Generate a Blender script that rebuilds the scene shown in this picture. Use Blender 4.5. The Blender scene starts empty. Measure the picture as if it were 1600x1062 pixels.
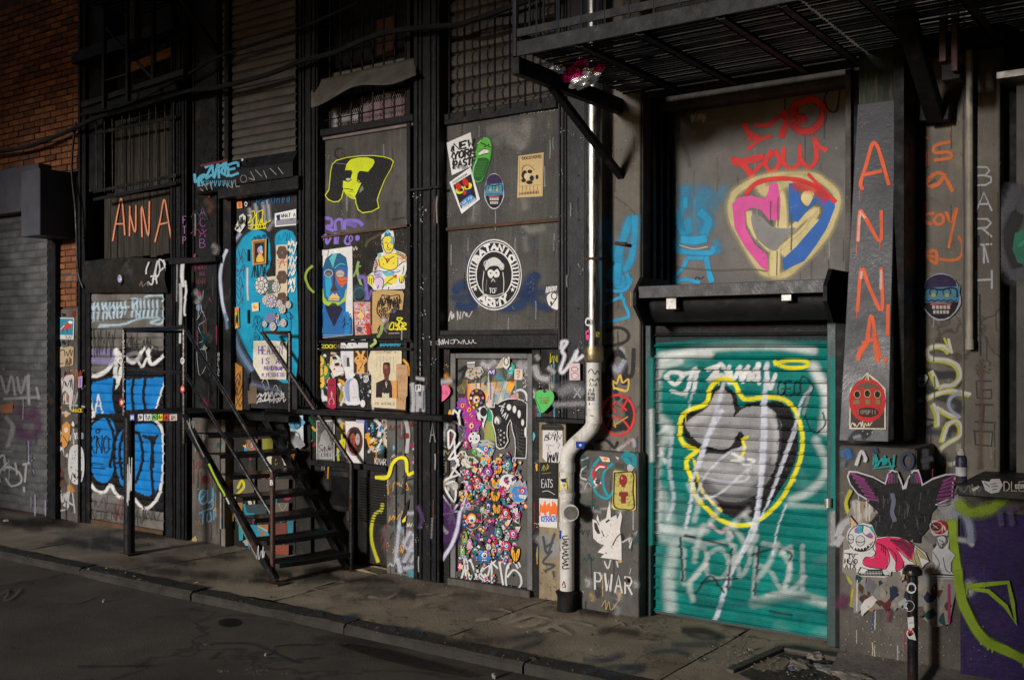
import bpy, bmesh, math, random
import numpy as np
from mathutils import Vector, Matrix
from mathutils.geometry import tessellate_polygon

random.seed(7)
rng = np.random.default_rng(7)
scn = bpy.context.scene
COL = scn.collection
R = math.radians

# ------------------------------------------------------------------ camera, sky, sun, exposure
FPX, TH, EYE, D = 1609.0, math.radians(35.08), 1.8, 6.16
cam_d = bpy.data.cameras.new('camera')
cam = bpy.data.objects.new('camera',cam_d)
COL.objects.link(cam)
cam.location = (0,0,EYE)
cam.rotation_euler = (math.radians(90),0,TH)
cam_d.sensor_width = 36.0
cam_d.lens = 36.0 * FPX / 1600.0
cam_d.shift_y = (545.0-531.0) / 1600.0
cam_d.clip_end = 400
scn.camera = cam

SUN_EL, SUN_AZ = math.radians(10), math.radians(-10)
world = bpy.data.worlds.new('World')
scn.world = world
world.use_nodes = True
wn = world.node_tree.nodes
sky = wn.new('ShaderNodeTexSky')
sky.sky_type = 'NISHITA'
sky.sun_disc = False
sky.sun_elevation = SUN_EL
sky.sun_rotation = math.radians(180) - SUN_AZ
wn['Background'].inputs['Strength'].default_value = 0.042
world.node_tree.links.new(sky.outputs['Color'],wn['Background'].inputs['Color'])
sun_d = bpy.data.lights.new('sun','SUN')
sun_d.energy = 3.4
sun_d.angle = math.radians(9.0)
sun_d.color = (1.0,0.955,0.9)
sun = bpy.data.objects.new('sun',sun_d)
COL.objects.link(sun)
_dir = Vector((math.sin(-SUN_AZ)*math.cos(SUN_EL),math.cos(SUN_AZ)*math.cos(SUN_EL),-math.sin(SUN_EL)))
sun.rotation_euler = _dir.to_track_quat('-Z','Y').to_euler()
sun.location = (2,-12,6)
scn.view_settings.view_transform = 'Standard'
scn.view_settings.look = 'None'
scn.view_settings.exposure = 0.0
scn.view_settings.gamma = 1.0
scn.view_settings.use_curve_mapping = False
scn.cycles.transparent_max_bounces = 24
scn.cycles.max_bounces = 6

# ------------------------------------------------------------------ measuring helpers

CT, ST = math.cos(TH), math.sin(TH)
def XX(px,Y=D):
 u = (px-800) / FPX
 return Y / (CT+u*ST) * (-ST+u*CT)
def ZZ(px,py,Y=D):
 u = (px-800) / FPX
 return EYE - (py-545) * (Y/(CT+u*ST)) / FPX
def at(px,py,Y=D):
 return Vector((XX(px,Y),Y,ZZ(px,py,Y)))
def gr(px,py,z=0.0):
 t = (EYE-z) * FPX / (py-545)
 u = (px-800) / FPX
 return Vector((t*(-ST+u*CT),t*(CT+u*ST),z))

# ------------------------------------------------------------------ object helpers
ORG = {}
def prop(o,label=None,cat=None,group=None,kind=None):
 if label: o['label'] = label
 if cat: o['category'] = cat
 if group: o['group'] = group
 if kind: o['kind'] = kind
 return o
def thing(name,label=None,cat=None,loc=(0,0,0),group=None,kind=None):
 o = bpy.data.objects.new(name,None)
 o.empty_display_size = 0.2
 COL.objects.link(o)
 o.location = loc
 ORG[o.name] = Vector(loc)
 return prop(o,label,cat,group,kind)
def link(name,me,parent=None,loc=None,rot=None,scale=None):
 o = bpy.data.objects.new(name,me)
 COL.objects.link(o)
 if parent is not None:
  o.parent = parent
  base = ORG[parent.name]
 else:
  base = Vector((0,0,0))
 w = Vector(loc) if loc is not None else base.copy()
 o.location = w - base
 ORG[o.name] = w
 if rot is not None: o.rotation_euler = rot
 if scale is not None: o.scale = scale
 return o

class MB:
 def __init__(s):
  s.v = []; s.f = []; s.m = []; s.mi = 0
 def add(s,vs,fs):
  n = len(s.v)
  s.v += [tuple(p)for p in vs]
  s.f += [tuple(i+n for i in q)for q in fs]
  s.m += [s.mi] * len(fs)
  return s
 def mat(s,i):
  s.mi = i; return s
 def box(s,x0,x1,y0,y1,z0,z1):
  x0, x1 = min(x0,x1), max(x0,x1); y0, y1 = min(y0,y1), max(y0,y1); z0, z1 = min(z0,z1), max(z0,z1)
  v = [(x0,y0,z0),(x1,y0,z0),(x1,y1,z0),(x0,y1,z0),(x0,y0,z1),(x1,y0,z1),(x1,y1,z1),(x0,y1,z1)]
  return s.add(v,[(0,3,2,1),(4,5,6,7),(0,1,5,4),(1,2,6,5),(2,3,7,6),(3,0,4,7)])
 def bar(s,a,b,w,h,up=(0,0,1)):
  a, b = Vector(a), Vector(b); d = (b-a).normalized(); u = Vector(up)
  if abs(d.dot(u)) > 0.98: u = Vector((0,1,0))
  r = d.cross(u).normalized() * (w/2); u = r.cross(d).normalized() * (h/2)
  v = [a-r-u,a+r-u,a+r+u,a-r+u,b-r-u,b+r-u,b+r+u,b-r+u]
  return s.add(v,[(0,3,2,1),(4,5,6,7),(0,1,5,4),(1,2,6,5),(2,3,7,6),(3,0,4,7)])
 def tube(s,pts,r,n=10,cap=True):
  pts = [Vector(p)for p in pts]
  rs = r if isinstance(r,(list,tuple)) else [r] * len(pts)
  base = len(s.v); prev = None
  for i, p in enumerate(pts):
   d = (pts[min(i+1,len(pts)-1)]-pts[max(i-1,0)]).normalized()
   if prev is None:
    u = Vector((0,0,1)) if abs(d.z) < 0.9 else Vector((1,0,0))
   else: u = prev
   a = d.cross(u).normalized(); b = a.cross(d).normalized(); prev = b
   for k in range(n):
    t = 2 * math.pi * k / n
    s.v.append(tuple(p+(a*math.cos(t)+b*math.sin(t))*rs[i]))
  for i in range(len(pts)-1):
   for k in range(n):
    k2 = (k+1) % n
    s.f.append((base+i*n+k,base+i*n+k2,base+(i+1)*n+k2,base+(i+1)*n+k)); s.m.append(s.mi)
  if cap:
   s.f.append(tuple(base+k for k in range(n))[::-1]); s.m.append(s.mi)
   s.f.append(tuple(base+(len(pts)-1)*n+k for k in range(n))); s.m.append(s.mi)
  return s
 def prism(s,poly,axis,a,b):

  def P(p,q):
   return {'x':(q,p[0],p[1]),'y':(p[0],q,p[1]),'z':(p[0],p[1],q)}[axis]
  n = len(poly); v = [P(p,a)for p in poly] + [P(p,b)for p in poly]
  f = [(i,(i+1)%n,n+(i+1)%n,n+i)for i in range(n)]
  for t in tessellate_polygon([[Vector((p[0],p[1],0))for p in poly]]):
   f.append(tuple(t)); f.append(tuple(n+i for i in t)[::-1])
  return s.add(v,f)
 def build(s,name,mats,parent=None,bevel=0.0,smooth=False,label=None,cat=None,group=None,kind=None,auto=True):
  if parent is not None: org = ORG[parent.name]
  else:
   a = np.array(s.v); lo = a.min(0); hi = a.max(0)
   org = Vector(((lo[0]+hi[0])/2,(lo[1]+hi[1])/2,lo[2]))
  me = bpy.data.meshes.new(name)
  me.from_pydata([(p[0]-org.x,p[1]-org.y,p[2]-org.z)for p in s.v],[],s.f)
  if not isinstance(mats,(list,tuple)): mats = [mats]
  for m in mats: me.materials.append(m)
  if len(mats) > 1: me.polygons.foreach_set('material_index',s.m)
  bm = bmesh.new(); bm.from_mesh(me)
  if bevel: bmesh.ops.bevel(bm,geom=[e for e in bm.edges if e.is_manifold and e.calc_face_angle(0)>0.6],offset=bevel,segments=1,affect='EDGES')
  bmesh.ops.recalc_face_normals(bm,faces=bm.faces)
  bm.to_mesh(me); bm.free()
  if smooth:
   me.polygons.foreach_set('use_smooth',[True]*len(me.polygons))
   try: me.set_sharp_from_angle(angle=R(40))
   except Exception: pass
  o = link(name,me,parent,org)
  return prop(o,label,cat,group,kind)

def pbox(name,mat,parent,x0,x1,y0,y1,xr,Yf,Yb,bevel=0.004,**k):
 "box whose front face lies on plane Yf between photo readings x0..x1 and heights read at (xr, y0..y1)"
 return MB().box(XX(x0,Yf),XX(x1,Yf),Yf,Yb,ZZ(xr,y0,Yf),ZZ(xr,y1,Yf)).build(name,mat,parent,bevel,**k)
def cp(o,parent=None):
 c = o.copy(); COL.objects.link(c)
 if parent is not None: c.parent = parent
 ORG[c.name] = ORG[o.name].copy()
 return c

# ------------------------------------------------------------------ materials
MATS = {}
def mat(name,col,rough=0.6,metal=0.0,col2=None,nscale=6.0,amount=0.5,bump=0.15,bscale=40.0,streak=None,rust=None,chips=None,stretch=(1,1,1),spec=0.25,extra=None,cracks=0.0,grime=0.55):
 if name in MATS: return MATS[name]
 m = bpy.data.materials.new(name); m.use_nodes = True
 nt = m.node_tree; N = nt.nodes; L = nt.links
 b = N['Principled BSDF']
 b.inputs['Roughness'].default_value = rough; b.inputs['Metallic'].default_value = metal
 b.inputs['Specular IOR Level'].default_value = spec * (.6 if max(col)<.03 else 1)
 tc = N.new('ShaderNodeTexCoord'); mp = N.new('ShaderNodeMapping'); L.new(tc.outputs['Object'],mp.inputs[0])
 mp.inputs['Scale'].default_value = stretch
 geo = N.new('ShaderNodeObjectInfo')
 add = N.new('ShaderNodeVectorMath'); add.operation = 'ADD'
 comb = N.new('ShaderNodeCombineXYZ')
 mul = N.new('ShaderNodeMath'); mul.operation = 'MULTIPLY'; mul.inputs[1].default_value = 37.0
 L.new(geo.outputs['Random'],mul.inputs[0]); L.new(mul.outputs[0],comb.inputs[0]); L.new(mul.outputs[0],comb.inputs[2])
 L.new(mp.outputs[0],add.inputs[0]); L.new(comb.outputs[0],add.inputs[1])
 vec = add.outputs[0]
 def noise(scale,det=6,rough_=0.6,v=vec):
  n = N.new('ShaderNodeTexNoise'); n.inputs['Scale'].default_value = scale; n.inputs['Detail'].default_value = det
  n.inputs['Roughness'].default_value = rough_; L.new(v,n.inputs['Vector']); return n.outputs['Fac']
 def ramp(f,a,b_):
  r = N.new('ShaderNodeMapRange'); r.inputs['From Min'].default_value = a; r.inputs['From Max'].default_value = b_
  L.new(f,r.inputs['Value']); return r.outputs[0]
 def mix(f,a,b_,k=1.0):
  x = N.new('ShaderNodeMix'); x.data_type = 'RGBA'
  if k != 1.0:
   mm = N.new('ShaderNodeMath'); mm.operation = 'MULTIPLY'; mm.inputs[1].default_value = k; L.new(f,mm.inputs[0]); f = mm.outputs[0]
  L.new(f,x.inputs['Factor'])
  for i, c in (('A',a),('B',b_)):
   s_ = [q for q in x.inputs if q.name==i and q.type=='RGBA'][0]
   if isinstance(c,tuple): s_.default_value = (*c,1)
   else: L.new(c,s_)
  return [q for q in x.outputs if q.type=='RGBA'][0]
 c2 = col2 or tuple(min(1,c*(1+amount))for c in col)
 c1 = tuple(c*(1-amount*0.6)for c in col)
 c = mix(ramp(noise(nscale),0.3,0.7),c1,c2)
 if streak:
  mp2 = N.new('ShaderNodeMapping'); L.new(vec,mp2.inputs[0]); mp2.inputs['Scale'].default_value = (9,9,0.5)
  c = mix(ramp(noise(3.0,5,0.6,mp2.outputs[0]),0.5,0.75),c,streak[0],streak[1])
 if rust:
  c = mix(ramp(noise(rust[2]if len(rust)>2 else 5.0,8,0.7),0.56,0.66),c,rust[0],rust[1])
 if chips:
  c = mix(ramp(noise(chips[2]if len(chips)>2 else 28.0,8,0.75),0.62,0.66),c,chips[0],chips[1])
 if grime:
  c = mix(ramp(noise(0.9,7,0.65),0.42,0.72),c,tuple(q*.3 for q in col),grime)
  c = mix(ramp(noise(75,3,0.6),0.62,0.72),c,tuple(q*.35 for q in col),.6)
 if cracks:
  vo = N.new('ShaderNodeTexVoronoi'); vo.feature = 'DISTANCE_TO_EDGE'; vo.inputs['Scale'].default_value = cracks
  wv = N.new('ShaderNodeVectorMath'); wv.operation = 'ADD'; nz = N.new('ShaderNodeTexNoise'); nz.inputs['Scale'].default_value = 4; nz.inputs['Detail'].default_value = 8; L.new(vec,nz.inputs['Vector'])
  sc_ = N.new('ShaderNodeVectorMath'); sc_.operation = 'SCALE'; sc_.inputs['Scale'].default_value = .55; L.new(nz.outputs['Color'],sc_.inputs[0])
  L.new(vec,wv.inputs[0]); L.new(sc_.outputs[0],wv.inputs[1]); L.new(wv.outputs[0],vo.inputs['Vector'])
  c = mix(ramp(vo.outputs['Distance'],.009,.001),c,tuple(q*.3 for q in col),.65)
 L.new(c,b.inputs['Base Color'])
 rr = N.new('ShaderNodeMapRange'); L.new(noise(nscale*2.3),rr.inputs['Value']); rr.inputs['From Min'].default_value = 0.3; rr.inputs['From Max'].default_value = 0.7
 rr.inputs['To Min'].default_value = max(0.05,rough-0.14); rr.inputs['To Max'].default_value = min(1,rough+0.16)
 L.new(rr.outputs[0],b.inputs['Roughness'])
 if bump:
  bp = N.new('ShaderNodeBump'); bp.inputs['Strength'].default_value = bump; bp.inputs['Distance'].default_value = 0.02
  h = noise(bscale,8,0.7)
  if extra == 'diamond':
   mp3 = N.new('ShaderNodeMapping'); L.new(tc.outputs['Object'],mp3.inputs[0]); mp3.inputs['Rotation'].default_value = (0,R(45),0)
   ck = N.new('ShaderNodeTexChecker'); ck.inputs['Scale'].default_value = 62; L.new(mp3.outputs[0],ck.inputs['Vector'])
   ad = N.new('ShaderNodeMath'); ad.operation = 'ADD'; L.new(ck.outputs['Fac'],ad.inputs[0]); L.new(h,ad.inputs[1]); h = ad.outputs[0]
  L.new(h,bp.inputs['Height']); L.new(bp.outputs[0],b.inputs['Normal'])
 MATS[name] = m
 return m

BLACK = mat('black_painted_iron',(0.007,0.0075,0.0095),0.45,col2=(0.013,0.0135,0.016),bump=0.25,bscale=30,rust=((0.06,0.04,0.025),0.5,7),chips=((0.07,0.065,0.06),0.3,40),spec=.25)
BLACKB = mat('sooty_iron',(0.007,0.007,0.008),0.6,col2=(0.012,0.012,0.013),bump=0.2,rust=((0.04,0.025,0.015),0.5))
RAIL = mat('black_rail_paint',(0.012,0.012,0.013),0.24,spec=.6,col2=(0.02,0.02,0.022),bump=0.1,rust=((0.07,0.025,0.015),0.8,6),chips=((0.25,0.24,0.23),0.5,30))
RUSTY = mat('rusty_iron',(0.07,0.04,0.025),0.7,col2=(0.12,0.06,0.03),bump=0.4,chips=((0.03,0.025,0.02),0.9))
PANEL = mat('grey_steel_panel',(0.06,0.057,0.052),0.42,col2=(0.1,0.096,0.088),nscale=2.2,bump=0.12,bscale=12,streak=((0.2,0.2,0.19),0.35),rust=((0.06,0.04,0.025),0.5,4),chips=((.14,.12,.1),.5,26))
TREAD = mat('grey_tread_plate',(0.058,0.056,0.053),0.36,col2=(0.1,0.098,0.092),nscale=2.0,bump=0.8,bscale=20,extra='diamond',chips=((.16,.15,.13),.45,22),streak=((0.22,0.22,0.2),0.3),rust=((0.07,0.045,0.03),0.5,4))
DARKPANEL = mat('dark_worn_board',(0.012,0.0115,0.011),0.55,col2=(0.026,0.024,0.021),nscale=4,bump=0.3,streak=((0.02,0.02,0.02),0.6),rust=((0.07,0.048,0.03),0.6,9),chips=((0.13,0.12,0.11),0.5,30))
CONC = mat('weathered_concrete',(0.13,0.115,0.098),0.85,col2=(0.2,0.18,0.155),nscale=2.5,amount=0.3,bump=0.35,bscale=30,streak=((0.1,0.09,0.08),0.55),rust=((0.3,0.25,0.17),0.35,3),chips=((0.05,0.045,0.04),0.7,45),cracks=.7)
CONCG = mat('grey_smooth_concrete',(0.135,0.13,0.126),0.75,col2=(0.2,0.192,0.182),nscale=1.6,bump=0.25,bscale=18,streak=((0.13,0.12,0.11),0.5),rust=((0.13,0.11,0.09),0.5,2.2),chips=((0.1,0.1,0.09),0.5,60))
PLINTH = mat('stained_plinth_concrete',(0.085,0.075,0.068),0.9,col2=(0.14,0.125,0.11),nscale=4,bump=0.6,bscale=25,streak=((0.05,0.045,0.04),0.6),chips=((0.25,0.23,0.2),0.7,38))
WOODG = mat('green_flaking_board',(0.03,0.045,0.032),0.8,col2=(0.045,0.06,0.045),stretch=(12,12,1),bump=0.4,rust=((0.2,0.12,0.07),0.8,1.6))
PLANK = mat('old_dark_planks',(0.028,0.025,0.021),0.8,col2=(0.06,0.053,0.042),stretch=(14,14,1),nscale=3,bump=0.5,bscale=12)
SHUT = mat('grey_shutter_steel',(0.085,0.085,0.092),0.4,metal=0.2,col2=(0.19,0.19,0.195),nscale=3,bump=0.08,streak=((0.07,0.07,0.075),0.5))
SHUTB = mat('brown_shutter_steel',(0.06,0.055,0.05),0.5,col2=(0.1,0.09,0.08),nscale=3,bump=0.15,streak=((0.03,0.03,0.03),0.6),rust=((0.1,0.07,0.04),0.5))
BOXM = mat('blue_black_sheet_metal',(0.05,0.052,0.068),0.5,col2=(0.07,0.072,0.09),nscale=2,bump=0.1)
BRICK = [mat('orange_brick_%s'%n,c,0.85,nscale=14,amount=0.5,bump=0.5,bscale=60,chips=((0.1,0.06,0.04),0.5,60))for n,c in(('deep',(0.16,0.058,0.024)),('warm',(0.21,0.08,0.032)),('burnt',(0.1,0.04,0.022)))]
MORTAR = mat('sooty_mortar',(0.08,0.042,0.028),0.95,bump=0.4)
STEEL = mat('bright_steel_pipe',(0.3,0.3,0.29),0.34,metal=1.0,nscale=5,amount=0.2,bump=0.05,stretch=(8,8,1),streak=((0.25,0.22,0.2),0.5))
BRASS = mat('dirty_brass_collar',(0.25,0.2,0.12),0.4,metal=0.8,bump=0.2)
PVC = mat('white_plastic_pipe',(0.66,0.64,0.61),0.38,nscale=3,amount=0.12,bump=0.05,streak=((0.3,0.26,0.2),0.7),rust=((0.2,0.16,0.11),0.6,6),chips=((.15,.12,.1),.5,45))
ASPH = mat('worn_asphalt',(0.11,0.095,0.082),0.85,col2=(0.16,0.138,0.115),nscale=1.2,amount=0.3,bump=1.0,bscale=120,rust=((0.03,0.028,0.027),0.7,1.1),chips=((0.16,0.145,0.125),0.7,130),cracks=.3)
WALK = mat('worn_sidewalk_cement',(0.26,0.21,0.155),0.85,col2=(0.46,0.38,0.28),nscale=1.5,amount=0.4,bump=0.5,bscale=60,rust=((0.05,0.04,0.032),0.8,2.4),chips=((0.36,0.31,0.24),0.6,55),cracks=.9)
KERB = mat('grey_kerb_stone',(0.035,0.032,0.029),0.85,col2=(0.055,0.05,0.043),nscale=5,bump=0.6,bscale=40,rust=((0.02,0.018,0.016),0.7,3),chips=((0.14,0.115,0.08),0.6,50))
STONE = mat('pale_rubble_stone',(0.28,0.25,0.21),0.9,nscale=8,bump=0.6)
RUBBER = mat('black_cable_sheath',(0.015,0.015,0.016),0.5,bump=0.05)
REDST = mat('oxide_red_steel',(0.06,0.024,0.022),0.6,bump=0.2,rust=((0.06,0.03,0.02),0.6))
OCHRE = mat('peeling_ochre_wood',(0.2,0.1,0.035),0.75,col2=(0.3,0.16,0.06),stretch=(1,1,10),bump=0.4,chips=((0.05,0.03,0.02),0.8))
GALV = mat('galvanised_bracket',(0.35,0.34,0.32),0.45,metal=0.6,bump=0.1)
CONDUIT = mat('cream_painted_conduit',(0.36,0.32,0.27),0.5,bump=0.1,streak=((0.15,0.12,0.1),0.6))
GLASSD = mat('dark_dusty_glass',(0.012,0.012,0.014),0.25,bump=0.03)
VOID = mat('painted_dark_interior',(0.004,0.004,0.004),0.9,bump=0)  # near-black colour stands in for unlit depth
CONCT = mat('tan_render',(0.24,0.19,0.12),0.85,nscale=3,bump=0.5,streak=((0.12,0.09,0.06),0.6))

def paint_material(name,alpha,rough=0.5,wear=0.25):
 m = bpy.data.materials.new(name); m.use_nodes = True
 nt = m.node_tree; N = nt.nodes; L = nt.links
 b = N['Principled BSDF']; b.inputs['Roughness'].default_value = rough; b.inputs['Specular IOR Level'].default_value = .2
 at_ = N.new('ShaderNodeAttribute'); at_.attribute_name = 'Col'
 tc = N.new('ShaderNodeTexCoord')
 n1 = N.new('ShaderNodeTexNoise'); n1.inputs['Scale'].default_value = 9; n1.inputs['Detail'].default_value = 8; L.new(tc.outputs['Object'],n1.inputs['Vector'])
 r1 = N.new('ShaderNodeMapRange'); r1.inputs['From Min'].default_value = 0.35; r1.inputs['From Max'].default_value = 0.7
 r1.inputs['To Min'].default_value = 1.0; r1.inputs['To Max'].default_value = 1.0 - wear; L.new(n1.outputs['Fac'],r1.inputs['Value'])
 mx = N.new('ShaderNodeMix'); mx.data_type = 'RGBA'; mx.blend_type = 'MULTIPLY'; mx.inputs['Factor'].default_value = 1
 A = [q for q in mx.inputs if q.name=='A' and q.type=='RGBA'][0]; B = [q for q in mx.inputs if q.name=='B' and q.type=='RGBA'][0]
 L.new(at_.outputs['Color'],A); L.new(r1.outputs[0],B)
 L.new([q for q in mx.outputs if q.type=='RGBA'][0],b.inputs['Base Color'])
 n2 = N.new('ShaderNodeTexNoise'); n2.inputs['Scale'].default_value = 90; n2.inputs['Detail'].default_value = 6; n2.inputs['Roughness'].default_value = 0.75
 L.new(tc.outputs['Object'],n2.inputs['Vector'])
 bp = N.new('ShaderNodeBump'); bp.inputs['Strength'].default_value = 0.15 if alpha else .4; bp.inputs['Distance'].default_value = 0.01
 hh = n2.outputs['Fac']
 if not alpha:
  n5 = N.new('ShaderNodeTexNoise'); n5.inputs['Scale'].default_value = 17; n5.inputs['Detail'].default_value = 4; n5.inputs['Distortion'].default_value = 1.5; L.new(tc.outputs['Object'],n5.inputs['Vector'])
  ad5 = N.new('ShaderNodeMath'); ad5.operation = 'MULTIPLY_ADD'; ad5.inputs[1].default_value = 2.5; L.new(n5.outputs['Fac'],ad5.inputs[0]); L.new(hh,ad5.inputs[2]); hh = ad5.outputs[0]
  n6 = N.new('ShaderNodeTexNoise'); n6.inputs['Scale'].default_value = 55; n6.inputs['Detail'].default_value = 9; n6.inputs['Roughness'].default_value = .8; L.new(tc.outputs['Object'],n6.inputs['Vector'])
  r6 = N.new('ShaderNodeMapRange'); r6.inputs['From Min'].default_value = .57; r6.inputs['From Max'].default_value = .64; r6.inputs['To Max'].default_value = .75; L.new(n6.outputs['Fac'],r6.inputs['Value'])
  m6 = N.new('ShaderNodeMix'); m6.data_type = 'RGBA'; L.new(r6.outputs[0],m6.inputs['Factor']); L.new([q for q in mx.outputs if q.type=='RGBA'][0],[q for q in m6.inputs if q.name=='A' and q.type=='RGBA'][0]); [q for q in m6.inputs if q.name=='B' and q.type=='RGBA'][0].default_value = (.09,.08,.07,1)
  L.new([q for q in m6.outputs if q.type=='RGBA'][0],b.inputs['Base Color'])
 L.new(hh,bp.inputs['Height']); L.new(bp.outputs[0],b.inputs['Normal'])
 if alpha:
  n3 = N.new('ShaderNodeTexNoise'); n3.inputs['Scale'].default_value = 170; n3.inputs['Detail'].default_value = 3; L.new(tc.outputs['Object'],n3.inputs['Vector'])
  r3 = N.new('ShaderNodeMapRange'); r3.inputs['From Min'].default_value = 0.3; r3.inputs['From Max'].default_value = 0.7
  r3.inputs['To Min'].default_value = -0.3; r3.inputs['To Max'].default_value = 0.3; L.new(n3.outputs['Fac'],r3.inputs['Value'])

  one = N.new('ShaderNodeMath'); one.operation = 'SUBTRACT'; one.inputs[0].default_value = 1; L.new(at_.outputs['Alpha'],one.inputs[1])
  ew = N.new('ShaderNodeMath'); ew.operation = 'MULTIPLY'; L.new(at_.outputs['Alpha'],ew.inputs[0]); L.new(one.outputs[0],ew.inputs[1])
  ew4 = N.new('ShaderNodeMath'); ew4.operation = 'MULTIPLY'; ew4.inputs[1].default_value = 4; L.new(ew.outputs[0],ew4.inputs[0])
  nn = N.new('ShaderNodeMath'); nn.operation = 'MULTIPLY_ADD'; L.new(ew4.outputs[0],nn.inputs[0]); L.new(r3.outputs[0],nn.inputs[1]); L.new(at_.outputs['Alpha'],nn.inputs[2])

  n4 = N.new('ShaderNodeTexNoise'); n4.inputs['Scale'].default_value = 30; n4.inputs['Detail'].default_value = 8; n4.inputs['Roughness'].default_value = 0.75; L.new(tc.outputs['Object'],n4.inputs['Vector'])
  r4 = N.new('ShaderNodeMapRange'); r4.inputs['From Min'].default_value = 0.6; r4.inputs['From Max'].default_value = 0.68
  r4.inputs['To Min'].default_value = 1; r4.inputs['To Max'].default_value = 0.45; L.new(n4.outputs['Fac'],r4.inputs['Value'])
  fin = N.new('ShaderNodeMath'); fin.operation = 'MULTIPLY'; fin.use_clamp = True; L.new(nn.outputs[0],fin.inputs[0]); L.new(r4.outputs[0],fin.inputs[1])
  L.new(fin.outputs[0],b.inputs['Alpha'])
 return m
PAINT = paint_material('paint_film',True,0.55)
PRINT = paint_material('printed_paper',False,0.6,0.14)
COAT = paint_material('painted_shutter_coat',False,0.45,0.3)
COAT.node_tree.nodes['Principled BSDF'].inputs['Specular IOR Level'].default_value = 0.1

def s2l(c):
 return tuple((v/255/12.92)if v/255<=0.04045 else((v/255+0.055)/1.055)**2.4 for v in c)

PAL = dict(white=(0.72,0.72,0.72),cream=(0.7,0.62,0.46),black=(0.012,0.012,0.013),dark=(0.05,0.05,0.055),grey=(0.3,0.3,0.31),lgrey=(0.5,0.5,0.51),
yellow=(0.78,0.7,0.02),lime=(0.55,0.72,0.03),green=(0.1,0.5,0.1),dgreen=(0.02,0.12,0.05),teal=(0.0,0.18,0.16),dteal=(0.0,0.09,0.085),cyan=(0.01,0.32,0.5),lcyan=(0.1,0.5,0.65),
sky=(0.35,0.6,0.75),blue=(0.01,0.2,0.62),dblue=(0.01,0.05,0.25),navy=(0.01,0.02,0.1),purple=(0.2,0.12,0.55),dpurple=(0.06,0.02,0.13),magenta=(0.6,0.03,0.25),pink=(0.8,0.18,0.35),lpink=(0.75,0.45,0.5),
red=(0.55,0.02,0.02),dred=(0.2,0.015,0.015),orange=(0.8,0.16,0.03),amber=(0.85,0.4,0.03),gold=(0.5,0.28,0.05),tan=(0.5,0.33,0.15),brown=(0.12,0.05,0.02),skin=(0.3,0.12,0.05),kraft=(0.6,0.45,0.25),bone=(0.62,0.56,0.44),olive=(0.2,0.18,0.03),wine=(0.3,0.02,0.08),lilac=(0.4,0.35,0.6))
def C(c): return PAL[c] if isinstance(c,str) else c

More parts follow.
